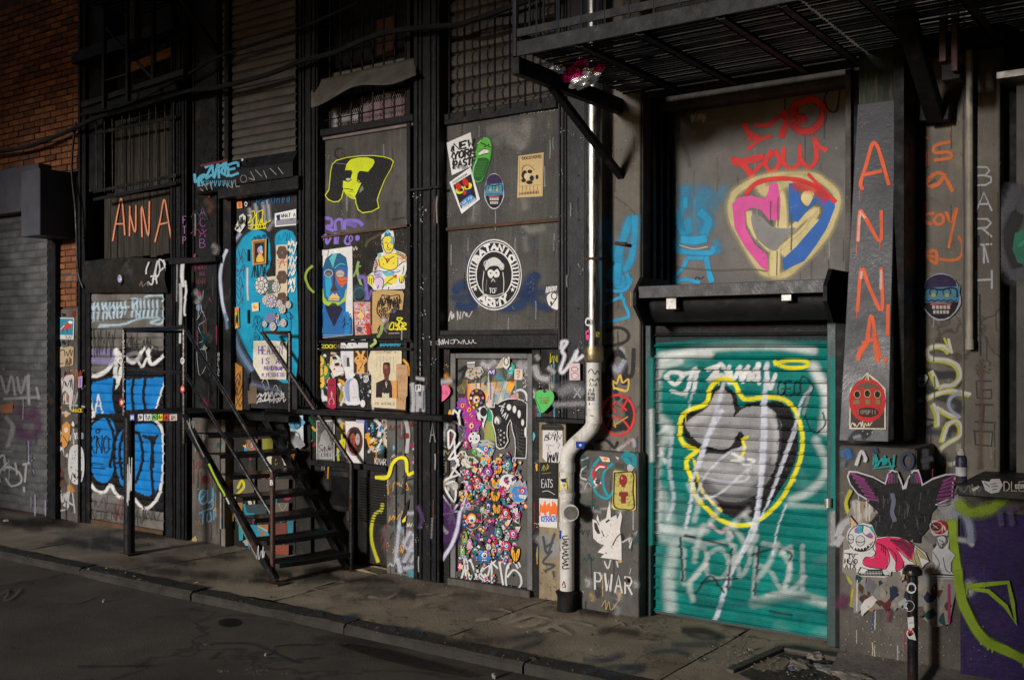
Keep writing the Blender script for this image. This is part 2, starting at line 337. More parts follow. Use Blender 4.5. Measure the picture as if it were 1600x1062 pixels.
# ------------------------------------------------------------------ hand lettering
FONT = {
'A':[[(0,1),(.5,0),(1,1)],[(.2,.62),(.8,.62)]],'B':[[(0,0),(0,1)],[(0,0),(.7,.05),(.85,.25),(.6,.47),(0,.48)],[(.55,.48),(.95,.6),(.95,.85),(.6,1),(0,1)]],
'C':[[(.95,.15),(.6,0),(.2,.1),(0,.5),(.2,.9),(.6,1),(.95,.85)]],'D':[[(0,0),(0,1),(.6,.95),(.95,.65),(.95,.35),(.6,.05),(0,0)]],
'E':[[(.9,0),(0,0),(0,1),(.95,1)],[(0,.5),(.7,.5)]],'F':[[(.95,0),(0,0),(0,1)],[(0,.48),(.7,.48)]],
'G':[[(.95,.15),(.6,0),(.2,.1),(0,.5),(.2,.9),(.6,1),(.95,.85),(.95,.55),(.55,.55)]],'H':[[(0,0),(0,1)],[(1,0),(1,1)],[(0,.5),(1,.5)]],
'I':[[(.5,0),(.5,1)]],'J':[[(.8,0),(.8,.8),(.5,1),(.1,.85)]],'K':[[(0,0),(0,1)],[(.95,0),(0,.55),(1,1)]],'L':[[(0,0),(0,1),(.9,1)]],
'M':[[(0,1),(.1,0),(.5,.7),(.9,0),(1,1)]],'N':[[(0,1),(0,0),(1,1),(1,0)]],'O':[[(.5,0),(.1,.15),(0,.5),(.1,.85),(.5,1),(.9,.85),(1,.5),(.9,.15),(.5,0)]],
'P':[[(0,1),(0,0),(.7,.03),(.95,.25),(.7,.5),(0,.52)]],'Q':[[(.5,0),(.1,.15),(0,.5),(.1,.85),(.5,1),(.9,.85),(1,.5),(.9,.15),(.5,0)],[(.6,.7),(1,1.05)]],
'R':[[(0,1),(0,0),(.7,.03),(.95,.25),(.7,.5),(0,.52)],[(.4,.52),(1,1)]],'S':[[(.95,.12),(.5,0),(.1,.15),(.1,.38),(.5,.5),(.9,.62),(.95,.85),(.5,1),(0,.88)]],
'T':[[(0,0),(1,0)],[(.5,0),(.5,1)]],'U':[[(0,0),(0,.75),(.3,1),(.7,1),(1,.75),(1,0)]],'V':[[(0,0),(.5,1),(1,0)]],'W':[[(0,0),(.25,1),(.5,.35),(.75,1),(1,0)]],
'X':[[(0,0),(1,1)],[(1,0),(0,1)]],'Y':[[(0,0),(.5,.5),(1,0)],[(.5,.5),(.5,1)]],'Z':[[(0,0),(1,0),(0,1),(1,1)]],
'0':[[(.5,0),(.1,.2),(.1,.8),(.5,1),(.9,.8),(.9,.2),(.5,0)]],'1':[[(.3,.2),(.6,0),(.6,1)]],'2':[[(.05,.2),(.5,0),(.9,.25),(.05,1),(1,1)]],'3':[[(.05,.1),(.6,0),(.9,.25),(.45,.48),(.95,.72),(.6,1),(0,.9)]],
'4':[[(.7,1),(.7,0),(0,.7),(1,.7)]],'6':[[(.8,0),(.2,.4),(.05,.75),(.5,1),(.9,.75),(.5,.5),(.15,.65)]],'8':[[(.5,.48),(.1,.25),(.5,0),(.9,.25),(.5,.48),(.05,.75),(.5,1),(.95,.75),(.5,.48)]],'9':[[(.85,.3),(.5,.5),(.1,.3),(.5,0),(.85,.2),(.8,1)]],
'@':[[(.7,.35),(.4,.35),(.35,.65),(.7,.65),(.72,.3),(.72,.7),(1,.6),(.9,.1),(.4,0),(0,.4),(.1,.9),(.6,1),(.9,.95)]],'_':[[(0,1),(1,1)]],'.':[[(.45,.95),(.55,1)]],"'":[[(.5,0),(.5,.2)]],'!':[[(.5,0),(.5,.7)],[(.5,.92),(.5,1)]],'-':[[(.1,.5),(.9,.5)]],'&':[[(1,1),(.2,.3),(.4,0),(.7,.2),(.1,.7),(.4,1),(.9,.6)]],'+':[[(.5,.2),(.5,.8)],[(.2,.5),(.8,.5)]],
}
for a, b in (('a',[[(.85,.5),(.5,.42),(.15,.6),(.2,.95),(.6,.95),(.85,.7)],[(.85,.42),(.9,1)]]),('e',[[(.1,.7),(.9,.68),(.75,.45),(.3,.45),(.1,.75),(.35,1),(.9,.92)]]),('i',[[(.5,.42),(.5,1)],[(.5,.15),(.52,.2)]]),
('n',[[(.1,.42),(.1,1)],[(.1,.6),(.5,.42),(.85,.55),(.9,1)]]),('o',[[(.5,.42),(.1,.7),(.5,1),(.9,.7),(.5,.42)]]),('d',[[(.85,.7),(.5,.42),(.1,.7),(.5,1),(.85,.75)],[(.85,0),(.9,1)]]),
('s',[[(.85,.48),(.4,.42),(.2,.58),(.8,.8),(.6,1),(.1,.95)]]),('t',[[(.5,.1),(.5,.9),(.8,1)],[(.1,.42),(.9,.42)]]),('y',[[(.1,.42),(.45,.85)],[(.9,.42),(.2,1.35)]]),('u',[[(.1,.42),(.15,.9),(.5,1),(.85,.8)],[(.85,.42),(.9,1)]]),('l',[[(.5,0),(.55,1)]]),('c',[[(.85,.5),(.4,.42),(.1,.7),(.4,1),(.9,.9)]]),('r',[[(.2,.42),(.25,1)],[(.22,.6),(.6,.42),(.9,.5)]]),('b',[[(.1,0),(.1,1)],[(.1,.6),(.6,.45),(.9,.7),(.6,1),(.1,.95)]]),('w',[[(0,.42),(.25,1),(.5,.6),(.75,1),(1,.42)]])):
 FONT[a] = b

def catmull(P,closed=False,k=5):
 P = [np.array(p,float)for p in P]
 if len(P) < 3: return [tuple(p)for p in P]
 n = len(P); out = []
 rg = range(n) if closed else range(n-1)
 for i in rg:
  p0 = P[(i-1)%n] if (closed or i>0) else P[0] * 2 - P[1]
  p1, p2 = P[i], P[(i+1)%n]
  p3 = P[(i+2)%n] if (closed or i+2<n) else P[-1] * 2 - P[-2]
  for j in range(k):
   t = j / k
   out.append(tuple(0.5*(2*p1+(p2-p0)*t+(2*p0-5*p1+4*p2-p3)*t*t+(3*p1-p0-3*p2+p3)*t**3)))
 if not closed: out.append(tuple(P[-1]))
 return out

class Art:
 """flat artwork: filled shapes and brush, marker or spray lines, read in photo coordinates and laid on a real surface"""
 def __init__(s,crop=None,Y=D):
  s.p = []; s.Y = Y; s.o = (0,0,1.0) if crop is None else crop
 def crop(s,x,y,k): s.o = (x,y,k); return s
 def T(s,pts):
  x, y, k = s.o
  return [(x+p[0]/k,y+p[1]/k)for p in pts]
 def pg(s,pts,col,smooth=False,a=1.0):
  pts = s.T(pts)
  if smooth: pts = catmull(pts,True,4)
  s.p.append(('P',pts,C(col),a)); return s
 def ln(s,pts,w,col,soft=0.0,a=1.0,closed=False,smooth=True,drips=0):
  q = s.T(pts); w = w / s.o[2]; soft = soft / s.o[2]
  if smooth and len(q) > 2: q = catmull(q,closed)
  elif closed: q = q + [q[0]]
  if smooth and closed: q = q + [q[0]]
  s.p.append(('L',q,C(col),w/2,soft,a))
  for i in range(drips):
   p = q[int(random.random()*len(q))]; l = random.uniform(4,16)
   s.p.append(('L',[p,(p[0]+random.uniform(-.5,.5),p[1]+l)],C(col),max(.5,w*.1),0.3,a))
  return s
 def ell(s,cx,cy,rx,ry,col,rot=0,n=18,a=1.0):
  c, d = math.cos(rot), math.sin(rot)
  return s.pg([(cx+rx*math.cos(t)*c-ry*math.sin(t)*d,cy+rx*math.cos(t)*d+ry*math.sin(t)*c)for t in[2*math.pi*i/n for i in range(n)]],col,a=a)
 def ring(s,cx,cy,rx,ry,w,col,soft=0,a=1.0,n=20,a0=0,a1=2*math.pi):
  return s.ln([(cx+rx*math.cos(a0+(a1-a0)*i/n),cy+ry*math.sin(a0+(a1-a0)*i/n))for i in range(n+1)],w,col,soft,a,smooth=False)
 def text(s,t,x,y,w,h,lw,col,slope=0.0,gap=0.3,soft=0,lean=0.0,a=1.0,smooth=False,jit=0.0,dx=0,dy=None):
  "letters of size w x h from top-left (x, y); slope raises the baseline; dy gives a vertical stack"
  for i, ch in enumerate(t):
   ox = x + (i*w*(1+gap)if dy is None else i*dx); oy = y + (ox-x) * slope + (0 if dy is None else i*dy)
   jx, jy = random.uniform(-jit,jit) * w, random.uniform(-jit,jit) * h
   for st in FONT.get(ch,FONT.get(ch.upper(),[])):
    s.ln([(ox+jx+p[0]*w-(p[1]-.5)*lean*h,oy+jy+p[1]*h+p[0]*w*slope)for p in st],lw,col,soft,a,smooth=smooth)
  return s
 def scr(s,x0,y0,x1,y1,n,lw,col,soft=0,a=1.0,sd=1):
  "an illegible quick tag: looping up and down strokes running from left to right"
  r = random.Random(sd); pts = []
  for i in range(n):
   f = i / max(1,n-1)
   pts.append((x0+(x1-x0)*f+r.uniform(-.6,.6)*(x1-x0)/n*1.6,(y0 if i%2 else y1)+r.uniform(-.3,.3)*(y1-y0)))
  return s.ln(pts,lw,col,soft,a)
 def speck(s,x0,y0,x1,y1,n,r,col,sd=1,a=1.0):
  q = random.Random(sd)
  for i in range(n):
   cx, cy = q.uniform(x0,x1), q.uniform(y0,y1); rr = r * q.uniform(.4,1.3); k = q.randint(4,6); ph = q.random() * 6
   s.pg([(cx+rr*q.uniform(.5,1.2)*math.cos(ph+6.283*j/k),cy+rr*q.uniform(.5,1.2)*math.sin(ph+6.283*j/k))for j in range(k)],col,a=a)
  return s
 # -- as thin geometry
 def geo(s,mapper,lift0=0.0006,step=0.00012):
  step = min(step,.004/max(1,len(s.p)))
  V, F, K = [], [], []
  for i, pr in enumerate(s.p):
   li = lift0 + i * step
   if pr[0] == 'P':
    pts, col, a = pr[1:]
    b = len(V)
    for p in pts: V.append(mapper(p[0],p[1],li)); K.append((*col,a))
    for t in tessellate_polygon([[Vector((p[0],p[1],0))for p in pts]]): F.append(tuple(b+j for j in t))
   else:
    _, q, col, hw, soft, a = pr
    q = np.array(q)
    if len(q) > 1:
     keep = [0]
     for j in range(1,len(q)):
      if np.hypot(*(q[j]-q[keep[-1]])) > 0.05: keep.append(j)
     q = q[keep]
    if len(q) < 2: q = np.array([q[0],q[0]+(0.3,0)])
    t = np.gradient(q,axis=0); t /= np.maximum(1e-6,np.hypot(t[:,0],t[:,1]))[:,None]

    ex = hw * .6 if soft <= 0 else hw * .4 + soft * .8
    q = np.vstack([q[0]-t[0]*ex,q,q[-1]+t[-1]*ex]); t = np.vstack([t[0],t,t[-1]])
    n = np.stack([-t[:,1],t[:,0]],1)
    m = len(q)
    ws = np.full(m,hw); ws[0] *= .55; ws[-1] *= .55
    if m > 6: ws *= 1 + .13 * np.sin(np.arange(m)*.9+i*1.7) * np.cos(np.arange(m)*.37+i)
    offs = [(-1,0),(1,0)] if soft <= 0 else [(-1,-soft*2),(-1,-soft*.7),(-1,0),(1,0),(1,soft*.7),(1,soft*2)]
    als = [a,a] if soft <= 0 else [0,a*.38,a,a,a*.38,0]
    b = len(V)
    for j in range(m):
     l2 = li + step * .9 * j / m
     for (sg,so), al in zip(offs,als):
      core = ws[j] if soft <= 0 else max(0.2,ws[j]-soft*.15)
      w_ = sg * core + (so if soft>0 else 0)
      p = q[j] + n[j] * w_
      V.append(mapper(p[0],p[1],l2)); K.append((*col,al if 0<j<m-1 or soft<=0 else 0.0))
    kk = len(offs)
    for j in range(m-1):
     for c_ in range(kk-1):
      F.append((b+j*kk+c_,b+j*kk+c_+1,b+(j+1)*kk+c_+1,b+(j+1)*kk+c_))
  return V, F, K
 # -- as pigment sampled at points
 def sample(s,x,y,base):
  x = np.asarray(x,float); y = np.asarray(y,float); out = np.tile(np.array(base,float)[:3],(len(x),1)) if np.ndim(base) == 1 else np.array(base,float)
  for pr in s.p:
   if pr[0] == 'P':
    pts = np.array(pr[1]); lo = pts.min(0); hi = pts.max(0)
    idx = np.nonzero((x>=lo[0])&(x<=hi[0])&(y>=lo[1])&(y<=hi[1]))[0]
    if not len(idx): continue
    xi, yi = x[idx], y[idx]; ins = np.zeros(len(idx),bool); n = len(pts)
    for j in range(n):
     x1, y1 = pts[j]; x2, y2 = pts[(j+1)%n]
     if y1 == y2: continue
     ins ^= ((y1>yi)!=(y2>yi)) & (xi<(x2-x1)*(yi-y1)/(y2-y1)+x1)
    w = ins * pr[3]; out[idx] = out[idx] * (1-w[:,None]) + np.array(pr[2]) * w[:,None]
   else:
    _, q, col, hw, soft, a = pr; q = np.array(q); so = max(soft,0.35); R_ = hw + so
    lo = q.min(0) - R_; hi = q.max(0) + R_
    idx = np.nonzero((x>=lo[0])&(x<=hi[0])&(y>=lo[1])&(y<=hi[1]))[0]
    if not len(idx): continue
    xi, yi = x[idx], y[idx]; d = np.full(len(idx),1e9)
    for j in range(max(1,len(q)-1)):
     a0 = q[j]; b0 = q[min(j+1,len(q)-1)]; v = b0 - a0; L2 = max(1e-9,v@v)
     t = np.clip(((xi-a0[0])*v[0]+(yi-a0[1])*v[1])/L2,0,1)
     d = np.minimum(d,np.hypot(xi-a0[0]-t*v[0],yi-a0[1]-t*v[1]))
    w = np.clip((R_-d)/(so+min(hw,so)*.35),0,1); w = w * w * (3-2*w) * a
    out[idx] = out[idx] * (1-w[:,None]) + np.array(col) * w[:,None]
  return out

def art_mesh(name,V,F,K,material,parent=None,org=None,F2=None):
 if parent is not None: org = ORG[parent.name]
 if org is None:
  a = np.array([tuple(v)for v in V]); lo, hi = a.min(0), a.max(0); org = Vector(((lo[0]+hi[0])/2,(lo[1]+hi[1])/2,lo[2]))
 me = bpy.data.meshes.new(name)
 me.from_pydata([tuple(Vector(v)-org)for v in V],[],F)
 ca = me.color_attributes.new('Col','FLOAT_COLOR','POINT')
 ca.data.foreach_set('color',np.array(K,float).ravel())
 me.materials.append(material)
 return link(name,me,parent,org)

def plane_mapper(Y):
 return lambda x, y, l: (XX(x,Y),Y-l,ZZ(x,y,Y))
def warp_mapper(Yfun):
 def f(x,y,l):
  Y = Yfun(x,y); return (XX(x,Y),Y-l,ZZ(x,y,Y))
 return f
def ray_plane_mapper(a,b,c):
 n = (b-a).cross(c-a).normalized()
 if n.y > 0: n = -n
 o = Vector((0,0,EYE)); k = (a-o).dot(n)
 def f(x,y,l):
  u = (x-800) / FPX; d = Vector((-ST+u*CT,CT+u*ST,-(y-545)/FPX))
  return tuple(o+d*(k/d.dot(n))+n*l)
 return f
def side_mapper(Xs):
 def f(x,y,l):
  u = (x-800) / FPX; t = Xs / (-ST+u*CT); return (Xs+l,t*(CT+u*ST),EYE-(y-545)*t/FPX)
 return f
def floor_mapper(z=0.0):
 def f(x,y,l):
  g = gr(x,y,z); return (g.x,g.y,z+l)
 return f

def graffiti(art,parent,label=None,name='graffiti',Y=None,lift=0.0012,mapper=None,material=None):
 V, F, K = art.geo(mapper or plane_mapper(Y if Y is not None else art.Y),lift)
 o = art_mesh(name,V,F,K,material or PAINT,parent)
 if label: o['label'] = label
 return o

def sheet(name,label,cat,outline,Y,art=None,col='white',crop=None,group=None,lift=0.004,thick=0.0012,smooth=False,mapper=None,material=None,parent=None):
 "a poster or sticker: a thin cut sheet glued to the wall with its print on it, one mesh"
 o_ = Art(crop); pts = o_.T(outline)
 if smooth: pts = catmull(pts,True,4)
 mp = mapper or plane_mapper(Y)
 V, F, K = [], [], []; n = len(pts); c = C(col)
 for l in (lift+thick,lift-thick):
  for p in pts: V.append(mp(p[0],p[1],l)); K.append((*c,1))
 for t in tessellate_polygon([[Vector((p[0],p[1],0))for p in pts]]): F.append(tuple(t))
 for i in range(n): F.append((i,(i+1)%n,n+(i+1)%n,n+i))
 if art is not None:
  v, f, k = art.geo(mp,lift+thick+0.0003)
  b = len(V); V += v; K += k; F += [tuple(b+j for j in q)for q in f]
 o = art_mesh(name,V,F,K,material or PRINT,parent)
 return prop(o,label,cat,group)

# ================================================================== GROUND
def ground_sheet(name,x0,x1,y0,y1,z,m,nx,ny,amp=0.006,cut=None,skirt=0.0):
 V, F = [], []
 for j in range(ny+1):
  for i in range(nx+1):
   x = x0 + (x1-x0) * i / nx; y = y0 + (y1-y0) * j / ny
   e = 0.0 if j in (0,) else amp
   dz = e * (math.sin(x*2.1+y*1.3)+math.sin(x*5.3-y*4.1)*.5+random.uniform(-.35,.35))
   V.append((x,y,z+dz))
 for j in range(ny):
  for i in range(nx):
   a = j * (nx+1) + i; F.append((a,a+1,a+nx+2,a+nx+1))
 mb = MB(); mb.add(V,F)
 o = mb.build(name,m,smooth=True,kind='structure')
 return o
KY = 4.87
ground_sheet('road',-60,30,-14,KY-0.002,-0.06,ASPH,300,70,0.004)

kerb = thing('kerb',kind='structure')
x = -16.0; k = 0
while x < 3:
 L_ = random.uniform(1.0,1.7)
 tilt = random.uniform(-.006,.006)
 mb = MB(); n = 8; V = []; F = []
 prof = [(0,-0.2),(0,-0.02),(0.014,0.0),(0.15,0.004),(0.15,-0.2)]
 for i in range(n+1):
  f = i / n; xx = x + 0.006 + (L_-0.012) * f
  for (py,pz) in prof:
   w = random.uniform(-.006,.006) if pz > -0.1 else 0
   V.append((xx,KY+py+(w if py<.1 else 0),pz+tilt*(f-.5)*2+w*.6))
 m_ = len(prof)
 for i in range(n):
  for j in range(m_-1): F.append((i*m_+j,(i+1)*m_+j,(i+1)*m_+j+1,i*m_+j+1))
 F.append(tuple(range(m_))); F.append(tuple(n*m_+j for j in range(m_)))
 mb.add(V,F).build('kerbstone',KERB,kerb)
 x += L_; k += 1

walk = thing('sidewalk',kind='structure')
xs = [-60,-16,-12.3,-10.5,-8.85,-7.3,-5.6,-4.05,-2.55,-0.9,0.9,30]
for i in range(len(xs)-1):
 nx = 6 if xs[i+1] - xs[i] > 5 else 16
 V, F = [], []; ny = 12
 for j in range(ny+1):
  for q in range(nx+1):
   xx = xs[i] + .006 + (xs[i+1]-xs[i]-.012) * q / nx; yy = KY + 0.153 + (6.7-KY-.153) * j / ny
   dz = 0.006 * (math.sin(xx*2.1+yy*1.3)+.5*math.sin(xx*6.3-yy*5.1)) + random.uniform(-.004,.004)
   V.append((xx,yy,dz))
 for j in range(ny):
  for q in range(nx):
   a = j * (nx+1) + q; F.append((a,a+1,a+nx+2,a+nx+1))
 MB().add(V,F).build('paving_slab',WALK,walk,smooth=True)
MB().box(-60,30,KY+.155,6.6,-.3,-.03).build('slab_bed',MORTAR,walk)

# ================================================================== ADDED SUN BLOCKER (unseen walls behind the camera, gap shapes the sunlight)
op = thing('added_sun_blocker','unseen brick walls added across the street, with a gap that shapes the sunlight','building',(-7,-4.5,0))
OPM = mat('sun_blocker_brick',(0.1,0.055,0.04),.9)
MB().box(-60,-13.0,-5,-4,-.1,11).build('wall',OPM,op)
MB().box(-2.9,30,-5,-4,-.1,11).build('wall',OPM,op)
MB().box(-13.0,-2.9,-5,-4,5.75,11).build('sun_gap_lintel',OPM,op)  # added to keep sun off the upper facade

# ================================================================== LEFT BRICK BUILDING
bb = thing('brick_building','orange brick building with a grey roller shutter at the far left end','building',(XX(60),D,0))
XB0, XB1 = XX(-60), XX(123)
wall = MB().box(XB0-6,XB1,D+0.02,D+0.3,ZZ(60,285),8.0).build('wall',MORTAR,bb)
bme = []
for m_ in BRICK:
 b_ = MB().box(-.098,.098,-.014,.014,-.0275,.0275)
 me = bpy.data.meshes.new('brick'); me.from_pydata(b_.v,[],b_.f); me.materials.append(m_)
 bm = bmesh.new(); bm.from_mesh(me); bmesh.ops.bevel(bm,geom=bm.edges[:],offset=.003,segments=1,affect='EDGES'); bm.to_mesh(me); bm.free(); bme.append(me)
def bricks(parent,x0,x1,z0,z1,Y,limit=400):
 row = 0; z = z0 + .034; n = 0
 while z < z1:
  x = x1 - (.1 if row%2 else .0) - .104 + .0
  while x > x0 and n < limit:
   link('brick',bme[random.choice((0,1,1,2,0))],parent,(x,Y+random.uniform(-.003,.003),z+random.uniform(-.0015,.0015)),(0,random.uniform(-.008,.008),0)); n += 1
   x -= .209
  if row % 2:
   link('brick',bme[1],parent,(x1-.05,Y,z),None,(.46,1,1))
  z += .0665; row += 1
bricks(wall,XX(-25),XB1,ZZ(60,275),ZZ(60,-15)+.35,D+.012,262)
MB().box(XB0,XX(-25)-.0,D+.004,D+.018,ZZ(60,280),6.5).build('outer_brickwork',BRICK[0],bb,kind='stuff')

pier = MB().box(XX(86),XX(122),D+.02,D+.3,0,ZZ(100,270)).build('pier',MORTAR,bb)
bricks(pier,XX(90),XX(120),ZZ(105,480),ZZ(105,385),D+.012,40)
MB().box(XX(88),XX(121),D,D+.019,ZZ(100,441),ZZ(100,427)).build('band',BOXM,pier)
MB().box(XX(86),XX(121),D+.002,D+.019,0.0,ZZ(105,483)).build('render_coat',PLINTH,pier)

def plain_slats(parent,x0,x1,z0,z1,Y,pitch,m,name='slat',proud=.012):
 n = int(round((z1-z0)/pitch)); p = (z1-z0) / n
 prof = [(0.0,0.0),(-proud*.8,.12),(-proud,.45),(-proud*.75,.8),(-.002,.93),(0.0,1.0)]
 V = [];
 for xx in (0,x1-x0):
  for (dy,f) in prof: V.append((xx,dy,f*p))
 m_ = len(prof); F = [(j,m_+j,m_+j+1,j+1)for j in range(m_-1)] + [tuple(range(m_)),tuple(m_+j for j in range(m_))]
 me = bpy.data.meshes.new(name); me.from_pydata(V,[],F); me.materials.append(m)
 for i in range(n): link(name,me,parent,(x0,Y+random.uniform(-.002,.001),z0+i*p))
sh = MB().box(XX(74,6.1),XX(86,6.1),6.1,6.3,0,ZZ(80,375,6.1)).box(XX(-60),XX(75),6.22,6.3,0,3.3).build('roller_shutter',BLACK,bb,.003)
plain_slats(sh,XX(-60,6.17),XX(75,6.17),.02,ZZ(40,335,6.17),6.17,.0815,SHUT)
pbox('fascia',BOXM,bb,-60,60,262,332,20,6.02,6.2)
MB().prism([(XX(-60),0),(XX(40),0)]and[(5.98,0),(6.16,0),(6.16,1)],'x',XX(-60),XX(-59))
mbx = MB().box(XX(33,5.78),XX(62,5.78),5.78,6.15,ZZ(62,367,5.78),ZZ(62,262,5.78))
prop(mbx.build('shutter_box',BOXM,bb,.006),'blue-black sheet metal box jutting out over the shutter end')

# ================================================================== BLACK IRON-FRONT BUILDING
YC, YP, YB = 6.16, 6.245, 6.42
ib = thing('iron_front_building','black cast-iron industrial building front covered in posters and paint, in the middle of the row','building',(XX(500),D,0))
ZTOP = 6.2
MB().box(XX(123),XX(942),YB,YB+.3,0.0,ZTOP).build('wall',BLACKB,ib)
def column(x0,x1,z0,z1,Y=YC,m=BLACK,fl=((.08,.2),(.3,.36),(.64,.7),(.8,.92)),proud=.014,depth=None):
 a, b = XX(x0,Y), XX(x1,Y)
 c = MB().box(a,b,Y,depth or YB,z0,z1).build('column',m,ib,.004)
 for (u,v) in fl:
  MB().box(a+(b-a)*u,a+(b-a)*v,Y-proud,Y-.0005,z0+.01,z1-.01).build('moulding',m,c,.003)
 rv = MB(); z = z0 + .15
 while z < z1 - .1:
  for u in (.25,.76): rv.box(a+(b-a)*u-.007,a+(b-a)*u+.007,Y-.009,Y,z,z+.014)
  z += random.choice((.31,.31,.62))
 rv.build('rivet_heads',m,c,.003,kind='stuff')
 return c
ZL = ZZ(560,640)
col_a = column(122,133,0,ZTOP,fl=((.2,.5),),proud=.02)
col_a2 = MB().box(XX(125,6.2),XX(160,6.2),6.2,YB,ZZ(140,300,6.2),ZTOP).build('wall_panel',BLACK,ib,.004)
col_b = column(266,291,0,ZTOP)
col_c = column(300,342,ZZ(320,640),ZTOP,Y=6.22,fl=((.05,.12),(.88,.96)))
col_d = column(466,496,ZL,ZTOP)
col_e = column(646,686,0,ZTOP)
col_f = column(872,914,ZZ(890,655),ZTOP,m=mat('bluish_black_iron',(0.022,0.023,0.029),0.4,col2=(0.032,0.034,0.04),bump=0.15,chips=((0.12,0.11,0.1),0.5,30)),fl=((.03,.1),(.2,.24),(.3,.34)))
for (xa,xb) in ((262,296),(642,690)):
 MB().box(XX(xa),XX(xb),YC-.03,YC-.002,ZZ(xa,412 if xa<300 else 300),ZZ(xa,404 if xa<300 else 296)).build('collar',BLACK,ib,.003)
MB().box(XX(262),XX(342),YC-.04,YC+.05,ZZ(300,412),ZZ(300,403)).build('collar',BLACK,ib,.003)

# ---- bay with the blue shutter
bs = MB().box(XX(133),XX(139),6.17,6.3,0,ZZ(136,455)).box(XX(257),XX(265),6.17,6.3,0,ZZ(260,455)).box(XX(133),XX(265),6.32,6.36,0,ZZ(200,440)).build('roller_shutter',BLACK,ib,.003)

V, F = [], []; n = 22
for j in range(9):
 for i in range(n+1):
  f = i / n; px = 132 + 131 * f; g = j / 8
  z = ZZ(px,409-6*math.sin(f*3),YC) * (1-g) + ZZ(px,458,YC) * g
  V.append((XX(px,6.12),6.12-.03*math.sin(g*3.1)+.012*math.sin(f*11+g*2)+.008*math.sin(f*23),z))
for j in range(8):
 for i in range(n): a = j * (n+1) + i; F.append((a,a+1,a+n+2,a+n+1))
hood_b = MB().add(V,F).box(XX(132),XX(263),6.16,6.3,ZZ(200,455),ZZ(200,412)).build('shutter_hood',mat('crumpled_black_sheet',(0.03,0.028,0.026),0.25,bump=0.1,metal=.3),ib,smooth=True)
npl = 11
plk = []
for i in range(npl):
 a, b = XX(163+112*i/npl,6.3), XX(163+112*(i+1)/npl,6.3)
 o = MB().box(a+.003,b-.003,6.3+random.uniform(-.006,.004),6.36,ZZ(220,402,6.3)+random.uniform(-.01,.02),ZZ(220,302,6.3)).build('plank',PLANK,ib,.003)
 plk.append(o)
 MB().box(a+.004,b-.004,6.33+random.uniform(-.006,.004),6.38,ZZ(220,298,6.3),ZZ(220,178,6.3)).build('plank',PLANK,ib,.003)
for i in range(10):
 x_ = 150 + 122 * i / 9 + random.uniform(-1,1)
 MB().tube([(XX(x_,6.12),6.12,ZZ(x_,302-(x_-150)*.1,6.12)),(XX(x_,6.12),6.12+random.uniform(-.01,.01),ZZ(x_,190-(x_-150)*.3,6.12))],.008,6).build('security_bar',BLACK,ib)
for y_ in (197,288,300):
 MB().bar(at(146,y_+12,6.11),at(276,y_-14,6.11),.012,.03).build('crossbar',BLACK,ib)
pbox('window',GLASSD,ib,160,278,65,170,220,6.36,6.4)
MB().bar(at(206,106,6.3),at(274,80,6.3),.03,.09).build('window_board',OCHRE,ib)
MB().bar(at(140,172,6.14),at(284,134,6.14),.12,.1).build('lintel',BLACK,ib,.004)
MB().bar(at(125,95,6.14),at(284,40,6.14),.2,.12).build('lintel',BLACK,ib,.004)

# ---- door bay
us = MB().box(XX(345),XX(351),6.2,6.3,ZZ(350,255),ZTOP).box(XX(462),XX(466),6.2,6.3,ZZ(460,240),ZTOP).build('roller_shutter',BLACK,ib)
plain_slats(us,XX(350,6.26),XX(464,6.26),ZZ(410,250,6.26),ZZ(410,5,6.26)+.1,6.26,.075,SHUTB,proud=.02)
hz0, hz1 = ZZ(390,292,6.1), ZZ(390,245,6.1)
hood_d = MB().prism([(6.12,hz0),(6.1,hz0+.03),(6.1,hz1-.1),(6.15,hz1),(6.22,hz1+.02),(6.22,hz0)],'x',XX(306,6.1),XX(466,6.16)).build('door_hood',BLACK,ib,.004,label='long black sheet metal hood over the doorway with blue tag')
pbox('lintel',BLACK,ib,340,466,283,303,400,6.1,6.35)
YD = 6.26
dz0, dz1 = ZZ(400,641,YD), ZZ(400,306,YD)
cyd = MB().box(XX(391,YD)+.004,XX(464,YD),YD,YD+.05,dz0+.02,ZZ(430,370,YD)).build('door',mat('black_enamel_door',(0.025,0.025,0.027),.35,bump=.08),ib,.004,label='paint and sticker covered door at the head of the stairs')
sidel = MB().box(XX(356,YD),XX(390,YD),YD,YD+.05,dz0,dz1).build('side_panel',MATS['black_enamel_door'],ib,.004)
trans = MB().box(XX(391,YD)+.004,XX(464,YD),YD-.002,YD+.05,ZZ(430,368,YD),dz1).build('transom_panel',MATS['black_enamel_door'],ib,.004)
for (ya,yb) in ((390,408),(484,505),(590,610)):
 MB().box(XX(388.5,YD),XX(391.5,YD),YD-.018,YD-.003,ZZ(390,yb,YD),ZZ(390,ya,YD)).build('hinge',BLACK,cyd,.003)
MB().box(XX(343),XX(355),6.2,YB,ZZ(350,643),ZZ(350,300)).build('door_frame',BLACK,ib,.003)
sill = MB().box(XX(293,6.05),XX(453,6.05),6.03,YB,ZZ(370,655,6.05),ZZ(370,645,6.05)).build('door_sill',BLACKB,ib,.004)

ul = []
for (a,b,Y_,m_) in ((300,344,6.2,PLINTH),(345,352,6.17,CONC),(353,400,6.26,DARKPANEL),(401,462,6.28,DARKPANEL),(462,486,6.2,DARKPANEL)):
 ul.append(MB().box(XX(a,Y_),XX(b,Y_)-.004,Y_,YB,0,ZZ(380,657,Y_)).build('wall_panel',m_,ib,.003))
pbox('conduit',GALV,ib,343,345.5,760,826,344,6.12,6.15)

